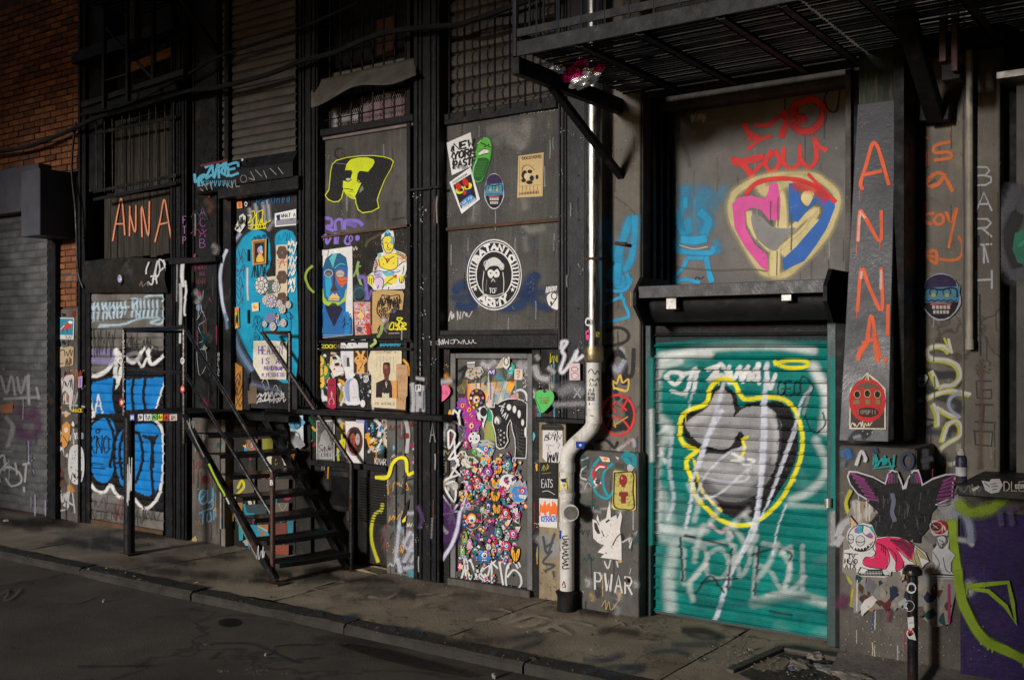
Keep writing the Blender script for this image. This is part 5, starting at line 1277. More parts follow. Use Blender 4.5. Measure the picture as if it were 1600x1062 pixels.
# -- tread plate marks
g = Art((670,150,2.722),YP)
for pts, w, a in (([(250,150),(330,130),(420,140)],30,.25),([(420,100),(400,200),(340,180)],34,.3),([(280,200),(350,160),(400,220)],24,.25),([(400,430),(410,480)],14,.25),([(140,440),(200,470),(190,530)],20,.2)): g.ln(pts,w,(.4,.38,.36),14,a)
for k in range(40):
 x_ = 60 + k * 12.5 + random.uniform(-4,4); g.pg([(x_,118-k*1.4),(x_+8,116-k*1.4),(x_+6,110+random.uniform(-4,4)-k*1.4)],(.38,.35,.28))
graffiti(g,panG1,'pale scuffs and flaking top edge',Y=YP)
g = Art((670,150,2.722),YP+.01)
DB = (.01,.035,.12)
g.ln([(110,830),(150,800),(200,860),(170,900),(120,890)],22,DB,12,.8).ln([(280,860),(330,900),(400,880),(420,800),(460,760)],26,DB,12,.8).ln([(450,760),(440,860),(500,900),(550,870)],22,DB,10,.7).ln([(100,860),(550,830)],16,DB,16,.5)
g.ln([(400,540),(430,570),(490,560)],20,(.3,.29,.27),12,.4).ln([(410,600),(415,660)],14,(.3,.29,.27),10,.3)
g.scr(88,920,110,950,5,5,(.5,.5,.5),sd=1).scr(120,920,135,945,4,4,(.5,.5,.5),sd=2).scr(145,915,180,945,6,4,(.5,.5,.5),sd=3)
graffiti(g,panG2,'faded dark blue spray behind the round logo',Y=YP+.01)
# -- lintel signature
g = Art((670,520,4.826),6.15)
g.text('2II3',5,62,18,28,3.5,'white',gap=.12,slope=-.02); g.scr(75,52,150,84,10,3.5,'white',sd=2)
for pts in ([(160,60),(190,50),(185,80),(160,75)],[(195,75),(200,50),(225,60),(222,80)],[(225,60),(245,80),(255,55)],[(260,85),(268,50),(280,80),(300,78),(305,52)],[(300,60),(320,80),(335,50),(340,72),(362,78)]): g.ln(pts,3.5,'white')
g.pg([(375,50),(395,42),(400,60),(420,66),(380,68)],'black')
graffiti(g,lint,Y=6.15)
# -- strip around the poster board: names over the board
g = Art((480,530,8.847),6.17)
g.scr(15,85,60,130,6,7,'lgrey',sd=5).text('ZZ',80,75,30,50,7,'lgrey').ln([(90,130),(165,132)],6,'lgrey')
g.text('ZOCK',205,75,42,45,10,'yellow',gap=.15).text('NVY',405,78,30,45,6,(.35,.25,.12),gap=.15)
for i, x_ in enumerate(range(1010,1290,24)): g.ln([(x_,55+(i%3)*5),(x_+8,100-(i%2)*10),(x_+20,60)],8,(.03,.3,.42),1)
g.ln([(1010,85),(1280,62)],6,(.03,.3,.42))
g.ln([(880,100),(950,40),(930,0)],30,(.35,.5,.15),4)
graffiti(g,panE3,Y=6.165)

g = Art((480,530,8.847),6.2)
for pts, w, c_, a in (([(40,200),(45,330),(60,420)],34,(.5,.46,.3),.8),([(60,660),(160,750),(280,830)],50,'white',.9),([(200,700),(230,850)],34,'white',.8),([(120,800),(140,900)],60,'lgrey',.6),([(440,610),(520,760),(560,880)],44,'white',.9),([(440,560),(500,600),(490,700),(460,840),(500,870)],30,'amber',.8),([(1330,280),(1390,360),(1400,500)],26,'amber',.9),([(230,220),(250,240)],40,'white',.9),([(70,590),(80,600)],36,'white',.9),([(330,190),(400,200)],26,(.55,.4,.33),.9),([(480,640),(480,860)],30,(.35,.32,.05),.8)):
 g.ln(pts,w,c_,6,a)
for k in range(46):
 x_, y_ = random.uniform(40,900), random.uniform(200,900); g.ln([(x_,y_),(x_+random.uniform(-60,60),y_+random.uniform(30,150))],random.uniform(10,36),random.choice(['white','black','lgrey','white','sky','amber','lpink','dark']),7,.8)
g.speck(500,500,900,900,30,14,'lgrey',sd=9,a=.7); g.speck(340,230,520,500,22,14,'orange',sd=19,a=.6); g.speck(700,480,900,860,18,12,'blue',sd=23,a=.6); g.speck(430,480,900,900,20,10,'black',sd=24,a=.8)
graffiti(g,panE3,'smears of white and ochre paint between the posters',Y=6.2,lift=.0008)
# -- under ledge board
g = Art((470,520,4.826),6.22)
g.ln([(60,650),(90,700),(80,800)],30,(.01,.08,.04),20,.8)
g.text('WOSKOO',315,628,18,16,2.5,(.2,.2,.06),gap=.4)
Yl = (.6,.55,.02)
g.ln([(330,680),(300,700),(305,740),(335,760)],12,Yl,2).ln([(260,800),(300,830),(330,800),(320,880),(280,870),(285,960)],12,Yl,3).ln([(310,760),(315,900)],8,Yl,3)
for pts, w, c_ in (([(490,660),(500,720),(520,760)],18,'dblue'),([(500,760),(530,860),(560,880),(560,800)],24,'amber'),([(490,780),(520,800),(570,830)],20,'amber'),([(560,650),(600,700),(590,780)],24,'white'),([(620,660),(660,690),(640,740),(700,720)],30,'lgrey'),([(590,720),(640,760),(600,820),(580,870)],16,'white'),([(690,640),(720,700),(700,760),(740,820)],20,'white'),([(650,850),(700,880),(760,840)],18,'white'),([(560,640),(680,650)],8,'white'),([(510,900),(540,870),(600,880)],14,'lgrey'),([(730,760),(760,860),(750,900)],10,'sky'),([(610,700),(600,740)],14,'blue'),([(540,680),(545,740)],12,'lcyan')): g.ln(pts,w,c_,4,.85)
g.ell(640,690,26,26,(.35,.2,.15)); g.pg([(610,790),(670,740),(715,810),(670,870),(625,850)],(.3,.22,.08)); g.pg([(620,792),(668,752),(700,808),(668,856),(632,840)],(.55,.5,.4)); g.ell(650,790,8,10,'black').ell(680,800,8,10,'black').ln([(645,825),(690,828)],5,'black')
g.speck(480,650,770,900,60,9,'black',sd=2).speck(480,650,770,900,30,7,'white',sd=5)
for k in range(26):
 x_, y_ = random.uniform(60,780), random.uniform(650,900); g.ln([(x_,y_),(x_+random.uniform(-30,30),y_+random.uniform(20,70))],random.uniform(5,16),random.choice(['white','black','lgrey','white','amber','dteal']),3,.8)
g.text('KMART',562,940,17,45,4,'white',gap=.3,slope=.12,smooth=False)
graffiti(g,lowp,'layered splashes of white, amber and black paint',Y=6.215,lift=.001)
g = Art((470,520,4.826),6.2)
for pts, w, c_ in (([(790,640),(810,760),(800,900)],26,'lgrey'),([(870,640),(880,760),(860,880)],30,'white'),([(930,640),(935,900)],18,'lgrey'),([(900,760),(915,900)],26,'black'),([(920,700),(905,740)],22,'red'),([(830,680),(835,700)],24,'dred'),([(800,760),(805,790)],26,'dred'),([(830,840),(850,860)],22,'wine'),([(860,930),(865,960),(850,980)],20,'pink'),([(900,880),(910,900)],20,'dred')): g.ln(pts,w,c_,4,.85)
g.pg([(855,740),(895,745),(893,785),(855,780)],'white').ln([(860,755),(890,758)],5,'black').ln([(862,770),(888,772)],5,'black')
g.crop(500,640,3.791)
g.ln([(330,400),(400,400),(430,320),(470,285),(510,295),(520,380),(560,370),(620,378)],17,'yellow',2).ln([(345,402),(350,395)],14,'yellow',2)
g.ln([(500,420),(550,405),(610,400)],6,'black',2,.8).ln([(490,400),(510,380),(480,500)],8,(.04,.04,.04),3,.8)
for pts, w in (([(600,580),(560,610),(500,620),(470,700),(450,900)],14),([(610,620),(560,760),(520,860),(500,900)],20),([(540,720),(500,800),(560,830),(590,740),(550,740)],12),([(620,640),(600,780),(540,900)],14),([(620,870),(570,920),(500,940)],16),([(460,880),(480,960)],18)): g.ln(pts,w,(.55,.56,.66),9,.65)
g.ln([(600,560),(590,640),(570,680)],16,(.13,.06,.22),8,.8)
g.pg([(480,640),(510,560),(530,520),(520,600),(500,690),(482,690)],'black').pg([(488,655),(512,625),(508,660),(490,668)],'yellow')
graffiti(g,pil,'yellow outline and white fog sprayed down the fluted pilaster',Y=6.19)
g = Art((500,640,3.791),6.25)
g.ln([(370,555),(365,590),(325,620),(305,700),(310,790),(345,900)],15,(.5,.47,.03),4,drips=3); g.ln([(330,400),(400,395)],14,'yellow',3)
g.ln([(385,600),(440,640),(480,620)],4,'black',1)
for k in range(8): g.scr(370,680+15*k,480,740+14*k,6,4,(.2,.02,.02),sd=k)
g.ln([(400,700),(420,800),(440,880)],50,(.14,.13,.13),20,.6)
graffiti(g,lou,Y=6.243)
# -- column e
g = Art((640,640,3.7925),6.145)
g.ln([(50,570),(75,640),(60,700)],14,(.1,.05,.16),8,.6)
g.text('A',120,80,32,110,5,(.22,.22,.23),soft=2)
g.ln([(135,640),(130,760)],5,(.3,.3,.32),4,.5)
graffiti(g,col_e,Y=6.14)
g = Art((470,520,4.826),6.14)
for pts, w in (([(840,380),(850,480),(845,590)],22),([(880,420),(880,590)],16),([(920,400),(925,590)],16),([(870,340),(930,350)],14),([(900,480),(900,560)],20)): g.ln(pts,w,(.55,.56,.6),8,.7)
g.pg([(865,390),(908,388),(906,440),(865,440)],'white').pg([(872,396),(884,396),(882,432),(872,432)],'black').pg([(890,396),(900,396),(895,430)],'black')
for y_, h_ in ((125,14),(180,12),(215,30),(262,22),(300,20)): g.ln([(900,y_),(902,y_+h_)],4,'lgrey')
graffiti(g,col_e,'white fog and small marks on the iron column',Y=6.14)
# -- left of the sticker door
g = Art((640,640,3.7925),YS-.03)
TB = (.02,.2,.28)
g.text('MUASEL',190,75,22,36,4,TB,dy=54)
WH2 = (.72,.72,.74)
for pts in ([(262,0),(255,60),(290,80)],[(262,0),(290,30),(300,90)],[(230,130),(235,230),(270,150),(245,120),(228,135)],[(300,190),(235,290),(290,270)],[(265,180),(275,290),(295,330)],[(230,290),(290,300),(240,400)],[(255,340),(300,390)],[(300,380),(205,430),(265,545),(272,430),(215,440)],[(190,495),(255,605),(235,675)],[(195,620),(285,600)],[(285,560),(230,650)],[(240,560),(270,675)]): g.ln(pts,10,WH2,1.5)
g.ln([(180,400),(200,440),(190,470)],16,(.2,.2,.03),8,.6)
g.ln([(180,560),(230,600),(260,720),(200,760)],60,(.06,.015,.1),24,.8)
g.ln([(185,680),(225,730)],14,(.35,.3,.36),6,.7)
g.ln([(300,600),(285,700),(255,790),(225,840),(190,890),(155,905)],15,(.62,.6,.8),5,.9)
g.ln([(300,0),(290,40),(300,90)],10,WH2,2)
graffiti(g,dw,'white angular tag and a violet-white sprayed arc',Y=YS-.032)
g = Art((670,520,4.826),YS-.02)
g.ln([(0,360),(80,370),(170,360)],24,(.55,.55,.6),12,.6); g.ln([(800,250),(830,330),(900,350)],30,(.6,.6,.62),14,.6); g.ln([(810,170),(830,200)],24,(.35,.35,.36),10,.6); g.ln([(900,260),(950,300)],20,(.5,.5,.52),10,.6)
g.scr(910,160,975,220,9,4,(.45,.42,.03),sd=6)
graffiti(g,sw,Y=YS-.06)
# -- the sticker door's own marks
g = Art((700,560,7.586),YS)
g.ln([(400,60),(470,90),(560,40)],40,(.5,.5,.54),26,.7); g.ln([(840,60),(900,120),(950,60)],60,(.5,.49,.52),30,.6); g.ln([(120,150),(160,130),(200,100),(215,110),(150,260),(80,330)],30,'black',3)
g.ln([(60,330),(60,400),(200,440),(230,300),(180,250),(110,300)],40,(.03,.03,.02),4); g.ell(200,290,30,50,(.1,.12,.02)); g.scr(100,320,220,400,8,10,(.25,.2,.05),sd=8)
g.ln([(240,330),(400,250),(520,230),(700,250)],50,(.05,.045,.03),10,.95); g.scr(380,210,700,280,12,14,(.22,.2,.06),2,sd=5)
g.pg([(230,300),(330,290),(350,520),(300,640),(240,600)],'amber').pg([(385,285),(480,280),(460,500),(400,480)],'amber').pg([(590,275),(670,270),(620,400),(565,400)],'amber').pg([(720,270),(815,262),(730,440),(670,420)],'amber')
g.pg([(340,290),(380,290),(390,480),(345,480)],'bone').pg([(480,285),(575,278),(540,400),(520,600),(450,560)],(.65,.52,.5)).pg([(560,395),(720,410),(700,520),(540,600),(520,560)],(.18,.27,.28)).ln([(560,400),(640,392),(740,450)],12,'dteal').pg([(670,270),(715,270),(640,520),(580,560)],(.6,.58,.52)).pg([(745,440),(830,400),(840,460),(740,470)],(.7,.4,.2))
g.pg([(470,600),(550,640),(560,900),(500,960),(440,820)],(.02,.3,.15)).pg([(440,760),(520,740),(560,980),(430,980)],(.3,.35,.08)).pg([(400,700),(470,740),(440,900),(390,800)],(.35,.22,.16))
g.ln([(780,400),(860,370),(920,410),(940,500)],24,(.6,.6,.64),3)
g.crop(670,720,4.4235)

g.pg([(212,-5),(640,-5),(690,250),(640,520),(610,690),(200,700)],(.05,.02,.07),a=.0)
cols = ['magenta','red','blue','teal','pink','purple','teal','blue','bone','lgrey','orange','black','wine','cyan','amber','dpurple','dgreen','lpink','white','black','dark']
for k in range(900):
 t_ = random.random(); y_ = 0 + 690 * t_; xa_ = 235 - 20 * t_; xb__ = 620 + (50 if .2<t_<.5 else 0) - 60 * max(0,t_-.7)
 x_ = random.uniform(xa_,xb__); r_ = random.uniform(4,17)
 if k % 3 == 0: g.ell(x_,y_,r_*1.15,r_*1.3,random.choice(['black','white','black']),n=8)
 g.pg([(x_+r_*random.uniform(.5,1.2)*math.cos(a_),y_+r_*random.uniform(.5,1.2)*math.sin(a_))for a_ in[6.28*j/6 for j in range(6)]],random.choice(cols))
g.ln([(420,390),(430,470),(415,560)],30,(.1,.04,.14),8,.8)

for pts in ([(190,760),(195,810),(220,820),(240,770),(250,700)],[(245,660),(262,820)],[(265,670),(275,760),(290,825)],[(290,680),(320,760),(340,815)],[(425,830),(365,780),(380,730),(430,700),(440,850)],[(360,760),(420,720),(410,790),(385,780)],[(430,690),(480,740)],[(490,690),(520,875)],[(495,700),(520,690),(530,710)],[(620,740),(590,695),(550,720),(535,800),(545,870),(600,890),(640,850),(635,790),(590,750),(545,800)],[(635,730),(620,700),(580,695)]): g.ln(pts,11,(.62,.62,.64),2)
g.ln([(390,740),(350,790),(390,830)],9,(.5,.5,.52),2)
g.ln([(545,895),(620,915)],8,(.5,.5,.5),3)
graffiti(g,sd,'white tag and torn coloured scraps covering the door',Y=YS,lift=.001)
g = Art((670,720,4.4235),YS-.07)
g.ln([(262,140),(262,200),(225,350),(180,500),(150,580)],14,(.66,.6,.78),5,.9)
graffiti(g,sd,Y=YS-.012)
# -- black tags on the tan strip and panels beside the pipe
g = Art((670,720,4.4235),6.2)
g.ln([(770,560),(800,540),(850,640),(880,560)],70,(.35,.35,.37),20,.5)
for pts in ([(790,520),(820,640),(870,500)],[(800,600),(860,560)],[(850,620),(790,700),(870,720),(800,760)],[(860,760),(868,800)]): g.ln(pts,10,(.05,.06,.07),4)
g.speck(770,700,890,960,40,5,(.1,.07,.04),sd=5)
graffiti(g,sw2,Y=6.2)
g = Art((860,280,3.795),6.16)
CB = (.01,.3,.55)
for pts, w, s_, a in (([(340,230),(340,330),(370,430),(400,520)],26,12,.75),([(480,230),(440,330),(410,420),(400,560)],40,14,.8),([(500,220),(500,330),(480,470),(440,540)],30,14,.8),([(345,560),(420,600),(400,640)],60,10,.9),([(400,500),(390,620)],40,8,.9),([(330,660),(430,660),(470,620),(480,590)],18,4,.95),([(320,745),(420,700),(440,740),(465,800),(440,825),(310,850)],15,3,1),([(420,680),(425,710)],16,3,1),([(470,620),(455,560)],24,6,.9)): g.ln(pts,w,CB,s_,a)
g.ln([(330,900),(380,880),(440,890),(465,930),(430,970),(310,995)],15,'black',3); g.ln([(420,1000),(440,1060)],14,(.5,.5,.54),10,.6)
g.crop(860,500,3.795)
g.ln([(345,330),(350,240),(390,200),(410,190),(440,250),(440,380)],26,'black',5,.95).ln([(345,250),(370,360),(400,470)],20,'black',5,.9).ln([(495,170),(485,320),(440,335)],20,'black',3).ln([(310,320),(330,400),(340,600),(380,640),(470,620)],34,'black',8,.9).ln([(450,470),(470,560),(440,640)],40,'black',10,.85)
g.ln([(370,260),(400,300),(440,240)],22,(.4,.42,.5),12,.7)
g.ln([(340,560),(400,590),(370,620)],20,(.18,.18,.18),6)
RD = (.6,.03,.03)
g.ring(402,562,98,120,13,RD,2); g.ln([(350,490),(390,545)],10,RD,1).ln([(388,480),(335,555)],10,RD,1).ln([(415,500),(455,535)],10,RD,1).ln([(455,475),(420,540)],10,RD,1); g.ln([(340,630),(360,585),(400,575),(440,600),(470,640)],10,RD,2)
g.ln([(375,625),(460,572)],8,'gold',1).ln([(375,590),(388,635)],8,'gold',1)
g.ln([(380,410),(372,360),(395,375),(415,325),(430,370),(465,350),(455,420),(390,405)],9,(.65,.42,.08),1.5).ln([(380,400),(450,418)],8,(.65,.42,.08),1.5)
g.ln([(270,720),(330,710),(380,755),(400,720)],12,'black',3); g.ln([(240,740),(290,820),(320,840)],6,'black',2)
g.ln([(400,770),(440,740),(490,710),(500,750)],16,(.5,.5,.52),6,.6); g.scr(440,700,480,745,6,3,(.3,.1,.1),sd=4)
graffiti(g,cp1,'bright blue spray, a red crossed face and a small gold crown',Y=6.16)
g = Art((860,500,3.795),6.1)
TQ = (.01,.28,.36)
g.ln([(430,800),(490,870),(495,810),(440,790)],26,TQ,5,.9).ln([(290,820),(250,880),(245,960),(280,1030),(340,1055),(380,1000)],14,TQ,2).ln([(370,850),(320,900),(315,980),(340,1040)],13,TQ,2)
g.ring(300,915,45,55,14,'red',1,a0=1.6,a1=5.6).ln([(270,890),(290,870),(320,870)],8,'white'); g.pg([(262,945),(285,970),(275,985),(255,960)],'white').ln([(270,940),(300,965)],9,'white')
g.ln([(185,830),(225,815)],7,(.5,.5,.52),2).ln([(215,865),(185,890),(180,930),(215,945)],8,(.5,.5,.52),2).ln([(190,905),(215,905)],6,'black'); g.ln([(165,1000),(230,1010)],24,(.3,.3,.3),10,.5)
g.pg([(290,805),(350,815),(355,840),(310,838)],'bone').ell(328,822,12,8,'orange').pg([(385,805),(410,815),(400,830)],'lgrey').pg([(385,845),(440,850),(430,880),(385,870)],(.05,.05,.04))
g.crop(670,720,4.4235)
g.ln([(1190,330),(1260,320),(1250,280)],12,(.4,.4,.43),5,.6).ln([(1100,340),(1190,350)],14,(.35,.35,.38),8,.5).pg([(1085,480),(1115,470),(1100,530)],(.05,.05,.06))
g.text('PWAR',1150,765,48,120,11,(.55,.55,.55),slope=.14,gap=.45,soft=2); g.ln([(1340,560),(1400,530),(1390,600)],9,(.5,.5,.5),2).ln([(1215,690),(1240,740),(1260,680)],8,(.5,.5,.5),2).ln([(1300,690),(1310,730)],9,(.5,.5,.5),2).ln([(1395,560),(1410,500)],4,'dred').ln([(1390,780),(1400,740)],4,'bone')
graffiti(g,cp2,'turquoise loops, a torn sign and a chalky white name',Y=6.1)
MB().tube([at(978,906,6.11),at(978,906,6.06)],.014,10).build('stub_pipe',RUSTY,cp2)
MB().tube([at(962,380,6.16),at(978,381,6.1)],.012,8).build('bolt',RUSTY,cp1)
# -- pipe side: white tag on column f
g = Art((860,500,3.795),6.14)
g.ln([(65,170),(70,130),(100,130),(70,180),(85,215),(60,290),(75,310),(130,240),(160,180),(150,240),(195,210)],13,(.7,.7,.76),6,.9); g.ln([(60,430),(130,400),(190,430)],40,(.3,.3,.33),24,.5); g.text('X',140,400,40,60,6,(.3,.3,.32),soft=2); g.ln([(20,500),(200,495)],20,(.4,.4,.43),10,.5)
graffiti(g,col_f,Y=6.14)
# -- big concrete panel over the gate
g = Art((1020,120,3.125),YJ)
RE = (.6,.02,.02)
BLK = (.015,.015,.017)
g.ln([(80,80),(90,640),(85,1000)],8,(.1,.09,.08),8,.5).ln([(95,100),(110,950)],6,(.3,.28,.24),6,.35)
for pts in ([(125,75),(150,190),(170,120),(130,70)],[(180,110),(250,70),(200,140)],[(195,185),(270,60),(290,40)],[(215,100),(250,150)],[(310,20),(340,130),(440,110)],[(450,-10),(490,100),(480,30)],[(500,0),(540,100)],[(430,60),(560,30)],[(600,0),(590,60),(640,75),(680,20)],[(690,-10),(680,70),(760,70),(730,0)],[(740,20),(790,60)],[(840,30),(900,0),(890,50),(840,60)],[(920,-10),(850,80),(840,130),(870,170),(900,160),(915,60)],[(570,20),(600,110)],[(920,50),(1010,20)]): g.ln(pts,7,BLK,1.5)
g.pg([(80,70),(940,-60),(940,20),(80,125)],(.04,.038,.035),a=.0)
for pts, w in (([(450,230),(460,250),(475,310)],16),([(440,235),(470,270),(520,305),(490,300)],18),([(465,355),(520,310),(580,290)],13),([(500,235),(570,235),(640,175),(650,200)],17),([(645,165),(650,220),(628,295)],26),([(395,395),(410,420),(500,400),(540,390)],28),([(400,400),(460,450),(490,510)],22),([(480,500),(500,460),(560,400),(600,360)],16),([(580,360),(550,420),(580,465),(620,420),(600,360)],17),([(640,345),(640,420),(680,450),(715,420),(720,335)],17),([(720,400),(760,445),(800,400),(790,300),(810,340),(850,360)],17)): g.ln(pts,w*1.15,RE,1.4)
g.ln([(740,210),(700,190),(690,150),(740,120),(790,115),(830,150),(825,210),(780,260),(720,265),(680,230)],26,RE,6,.95).ln([(690,160),(690,230),(740,200)],34,RE,14,.55)

YG_ = (.6,.5,.24)
g.pg([(360,560),(420,530),(520,500),(620,470),(760,440),(880,500),(910,600),(880,740),(780,860),(650,950),(560,975),(480,880),(380,760),(360,650)],YG_,True,a=0.0)
g.ln([(385,610),(385,680),(440,800),(520,930),(575,965),(650,965),(740,890),(840,780),(895,650),(895,570),(820,500),(760,480),(640,480),(520,500),(410,560),(385,610)],26,YG_,12,.8)
g.ln([(470,660),(480,720),(520,790),(600,850),(690,790),(760,720),(800,650),(740,690),(680,740),(650,760),(640,640),(620,560),(560,590)],26,YG_,8,.95)
g.ln([(610,540),(630,700),(600,840),(595,970)],46,YG_,8,.95); g.ln([(520,520),(560,560),(700,500),(800,540)],40,YG_,16,.8); g.ln([(640,870),(740,780),(800,700)],40,YG_,8,.9)
g.pg([(480,690),(500,670),(540,690),(580,730),(640,740),(700,740),(640,800),(600,850),(540,820),(500,770)],(.21,.205,.2),True)
PKK = (.62,.07,.3); BLU = (.01,.1,.38)
g.pg([(388,620),(420,590),(480,580),(545,600),(565,560),(570,520),(610,520),(625,600),(620,700),(570,700),(530,650),(480,640),(448,660),(455,740),(500,820),(560,870),(565,950),(530,930),(450,830),(400,740)],PKK)
g.pg([(665,520),(700,520),(720,600),(740,640),(790,590),(830,580),(890,590),(890,640),(850,740),(800,820),(740,900),(640,945),(635,890),(700,830),(760,760),(820,690),(840,640),(800,610),(750,660),(710,710),(665,700)],BLU)
g.pg([(740,560),(790,560),(760,630),(725,600)],YG_,True)
g.ln([(455,575),(500,525),(580,500),(680,500),(760,520),(830,560),(890,610)],19,RE,2.5).ln([(760,475),(830,550),(895,610)],14,RE,2).ln([(690,530),(790,550),(850,600)],30,RE,12,.6)
g.ln([(608,850),(606,970)],4,(.1,.09,.07),1)

for pts, w, s_, a in (([(160,540),(150,620),(130,700),(150,770)],30,26,.55),([(270,560),(230,620),(250,740)],50,34,.5),([(160,590),(160,640)],18,8,.8),([(120,650),(130,740),(170,780)],16,8,.8),([(230,660),(270,700),(250,770)],34,12,.8),([(170,700),(180,760)],30,16,.7),([(140,795),(200,800),(260,790)],34,8,.95),([(110,820),(130,850),(280,860),(300,830)],22,5,1),([(100,790),(110,850)],30,18,.6),([(310,800),(320,860)],16,16,.5),([(170,885),(150,930),(90,1000),(160,990),(230,1005)],17,3,1),([(170,885),(260,885)],16,3,1),([(262,880),(275,950),(290,1000)],24,3,1),([(290,640),(350,540)],14,24,.35)): g.ln(pts,w,CB,s_,a)
g.ln([(130,822),(200,840),(270,830)],5,(.4,.37,.32),1)
g.ln([(150,330),(170,380),(180,440)],12,(.12,.11,.1),4,.6).ln([(100,250),(150,260)],20,(.12,.11,.1),8,.4)
for k in range(24): g.ln([(185+k*3.2,215+random.uniform(-12,12)),(192+k*3,195+random.uniform(-20,10))],3,(.6,.6,.6),a=.8)
g.ln([(120,930),(300,945),(480,940),(560,950)],4,(.1,.09,.07),3,.6)
g.scr(210,975,245,990,6,3,BLK,sd=3)
graffiti(g,jp,'red lettering over a pink and blue heart, blue chair-like letter at left',Y=YJ)
# -- orange name on the cover board
g = Art((1300,120,2.413)); mpA = ray_plane_mapper(at(1340,163,YA(0,163)),at(1388,690,YA(0,690)),at(1311,688,YA(0,688)))
OO = (.7,.11,.035); PW = (.8,.5,.42)
for i, pts in enumerate(([(115,425),(108,400),(130,330),(152,255),(170,260),(190,320),(215,408)],[(112,372),(188,355)],[(98,620),(105,510),(125,530),(182,620),(186,505)],[(96,885),(112,725),(140,790),(188,880),(186,720)],[(105,1050),(130,1000),(148,900),(165,980),(182,1060)],[(125,1000),(170,985)],[(212,860),(210,975)])):
 g.ln(pts,12,OO,1.5)
for pts in ([(98,620),(105,520)],[(105,510),(125,532)],[(112,735),(110,760)],[(186,730),(184,800)]): g.ln(pts,8,PW,2,.7)
for (x_,y_,l) in ((104,430,40),(93,630,35),(94,885,25),(182,630,20)): g.ln([(x_,y_),(x_,y_+l)],3,OO)
g.crop(1300,520,3.793)
g.ln([(155,160),(170,100),(210,60),(215,0)],24,OO,2).ln([(270,170),(262,100),(250,0)],24,OO,2).ln([(180,60),(260,35)],18,OO,2).ln([(318,150),(318,165)],26,OO,2).ln([(317,160),(317,205)],6,OO)
g.ln([(110,640),(150,590),(210,580),(180,620)],34,(.02,.02,.02),8,.8).ln([(200,610),(230,570)],20,(.02,.02,.02),6,.8).ln([(130,620),(170,610)],12,(.3,.33,.38),6,.6)
g.ln([(248,215),(286,214),(284,248),(250,248),(248,215)],1.5,(.3,.3,.3),smooth=False)
g.speck(100,540,320,600,14,6,(.3,.3,.3),sd=2)
graffiti(g,abd,'dripping orange handwritten name running down the board',mapper=mpA)
sheet('sticker','red oval monster mask poster at the foot of the orange-lettered board','poster',[(105,570),(108,330),(160,290),(210,235),(270,280),(320,330),(322,572)],5.8,
Art((1300,520,3.793)).pg([(112,560),(114,340),(210,245),(312,340),(312,565)],(.06,.04,.035)).ring(212,400,96,118,26,(.5,.03,.03)).ell(212,400,80,104,(.4,.035,.03)).pg([(160,310),(210,290),(270,310),(290,330),(240,322),(212,335),(180,322),(140,335)],(.12,.09,.06)).ell(152,365,16,20,'black').ell(212,360,16,20,'black').ell(272,365,16,20,'black').ring(152,365,18,22,4,'tan').ring(212,360,18,22,4,'tan').ring(272,365,18,22,4,'tan')
.pg([(130,400),(160,395),(170,420),(130,425)],(.25,.15,.07)).pg([(200,395),(230,395),(225,425),(205,425)],(.25,.15,.07)).pg([(260,395),(290,400),(290,425),(262,422)],(.25,.15,.07)).ell(215,470,66,30,(.05,.02,.02)).ring(215,472,70,36,9,'red').text('IIPGPII',152,458,12,24,4,(.35,.25,.2),gap=.4).scr(118,530,235,560,14,5,'bone',sd=3).scr(200,240,225,275,4,4,'bone',sd=5),'bone',(1300,520,3.793),mapper=mpA,lift=.006)
# -- right pilaster lettering
g = Art((1300,120,2.413),6.28)
OD = (.55,.13,.025)
g.ln([(356,232),(360,228)],12,OD,2).ln([(358,275),(358,335)],13,OD,2).ln([(448,245),(390,260),(388,285),(440,285),(448,305),(385,315)],11,OD,2).ln([(430,375),(400,362),(365,385),(368,412),(400,405),(425,380),(455,432)],14,OD,2).ln([(348,470),(350,540),(375,555)],12,OD,2).ln([(340,520),(385,515)],10,OD,2).ln([(400,520),(385,540),(400,558),(420,545),(415,522),(400,520)],11,OD,2).ln([(430,510),(450,545),(470,495)],11,OD,2).ln([(472,495),(440,645)],9,OD,2).ln([(478,600),(492,640),(478,685),(420,690),(350,665)],9,OD,2).ln([(350,665),(385,655),(395,670),(390,705),(350,665)],12,OD,1)
g.ln([(365,405),(390,388)],7,'dark',1)
GW = (.42,.44,.48)
g.text('BARTH',543,340,60,70,6,GW,dy=98,slope=-.05,soft=1.5)
g.ln([(575,640),(590,700)],5,GW,1.5).ln([(520,560),(516,610)],3,'black')
g.ln([(550,600),(552,640)],9,'black',3)
g.ln([(557,820),(560,1050)],4,'black',2,.8)
g.crop(1300,520,3.793)
YLW = (.42,.42,.03); CW = (.5,.48,.42)
S1 = [(700,110),(660,80),(600,80),(565,110),(590,150),(680,160),(745,195),(760,260),(720,305),(660,312),(640,325)]
g.ln([(500,240),(560,230),(640,250),(720,250),(745,300),(620,330),(500,340)],34,(.02,.02,.02),8,.8); g.ln([(620,380),(720,400),(760,440),(700,500),(690,560),(750,560)],30,(.02,.02,.025),10,.7)
g.ln([(560,580),(640,590),(700,600)],22,(.02,.04,.07),10,.7); g.ln([(520,510),(560,500)],10,'black',2).ln([(515,540),(560,560),(630,530)],14,'black',2).ln([(620,520),(560,510)],10,'black',2); g.ln([(490,400),(500,375),(530,365)],14,'black',3)
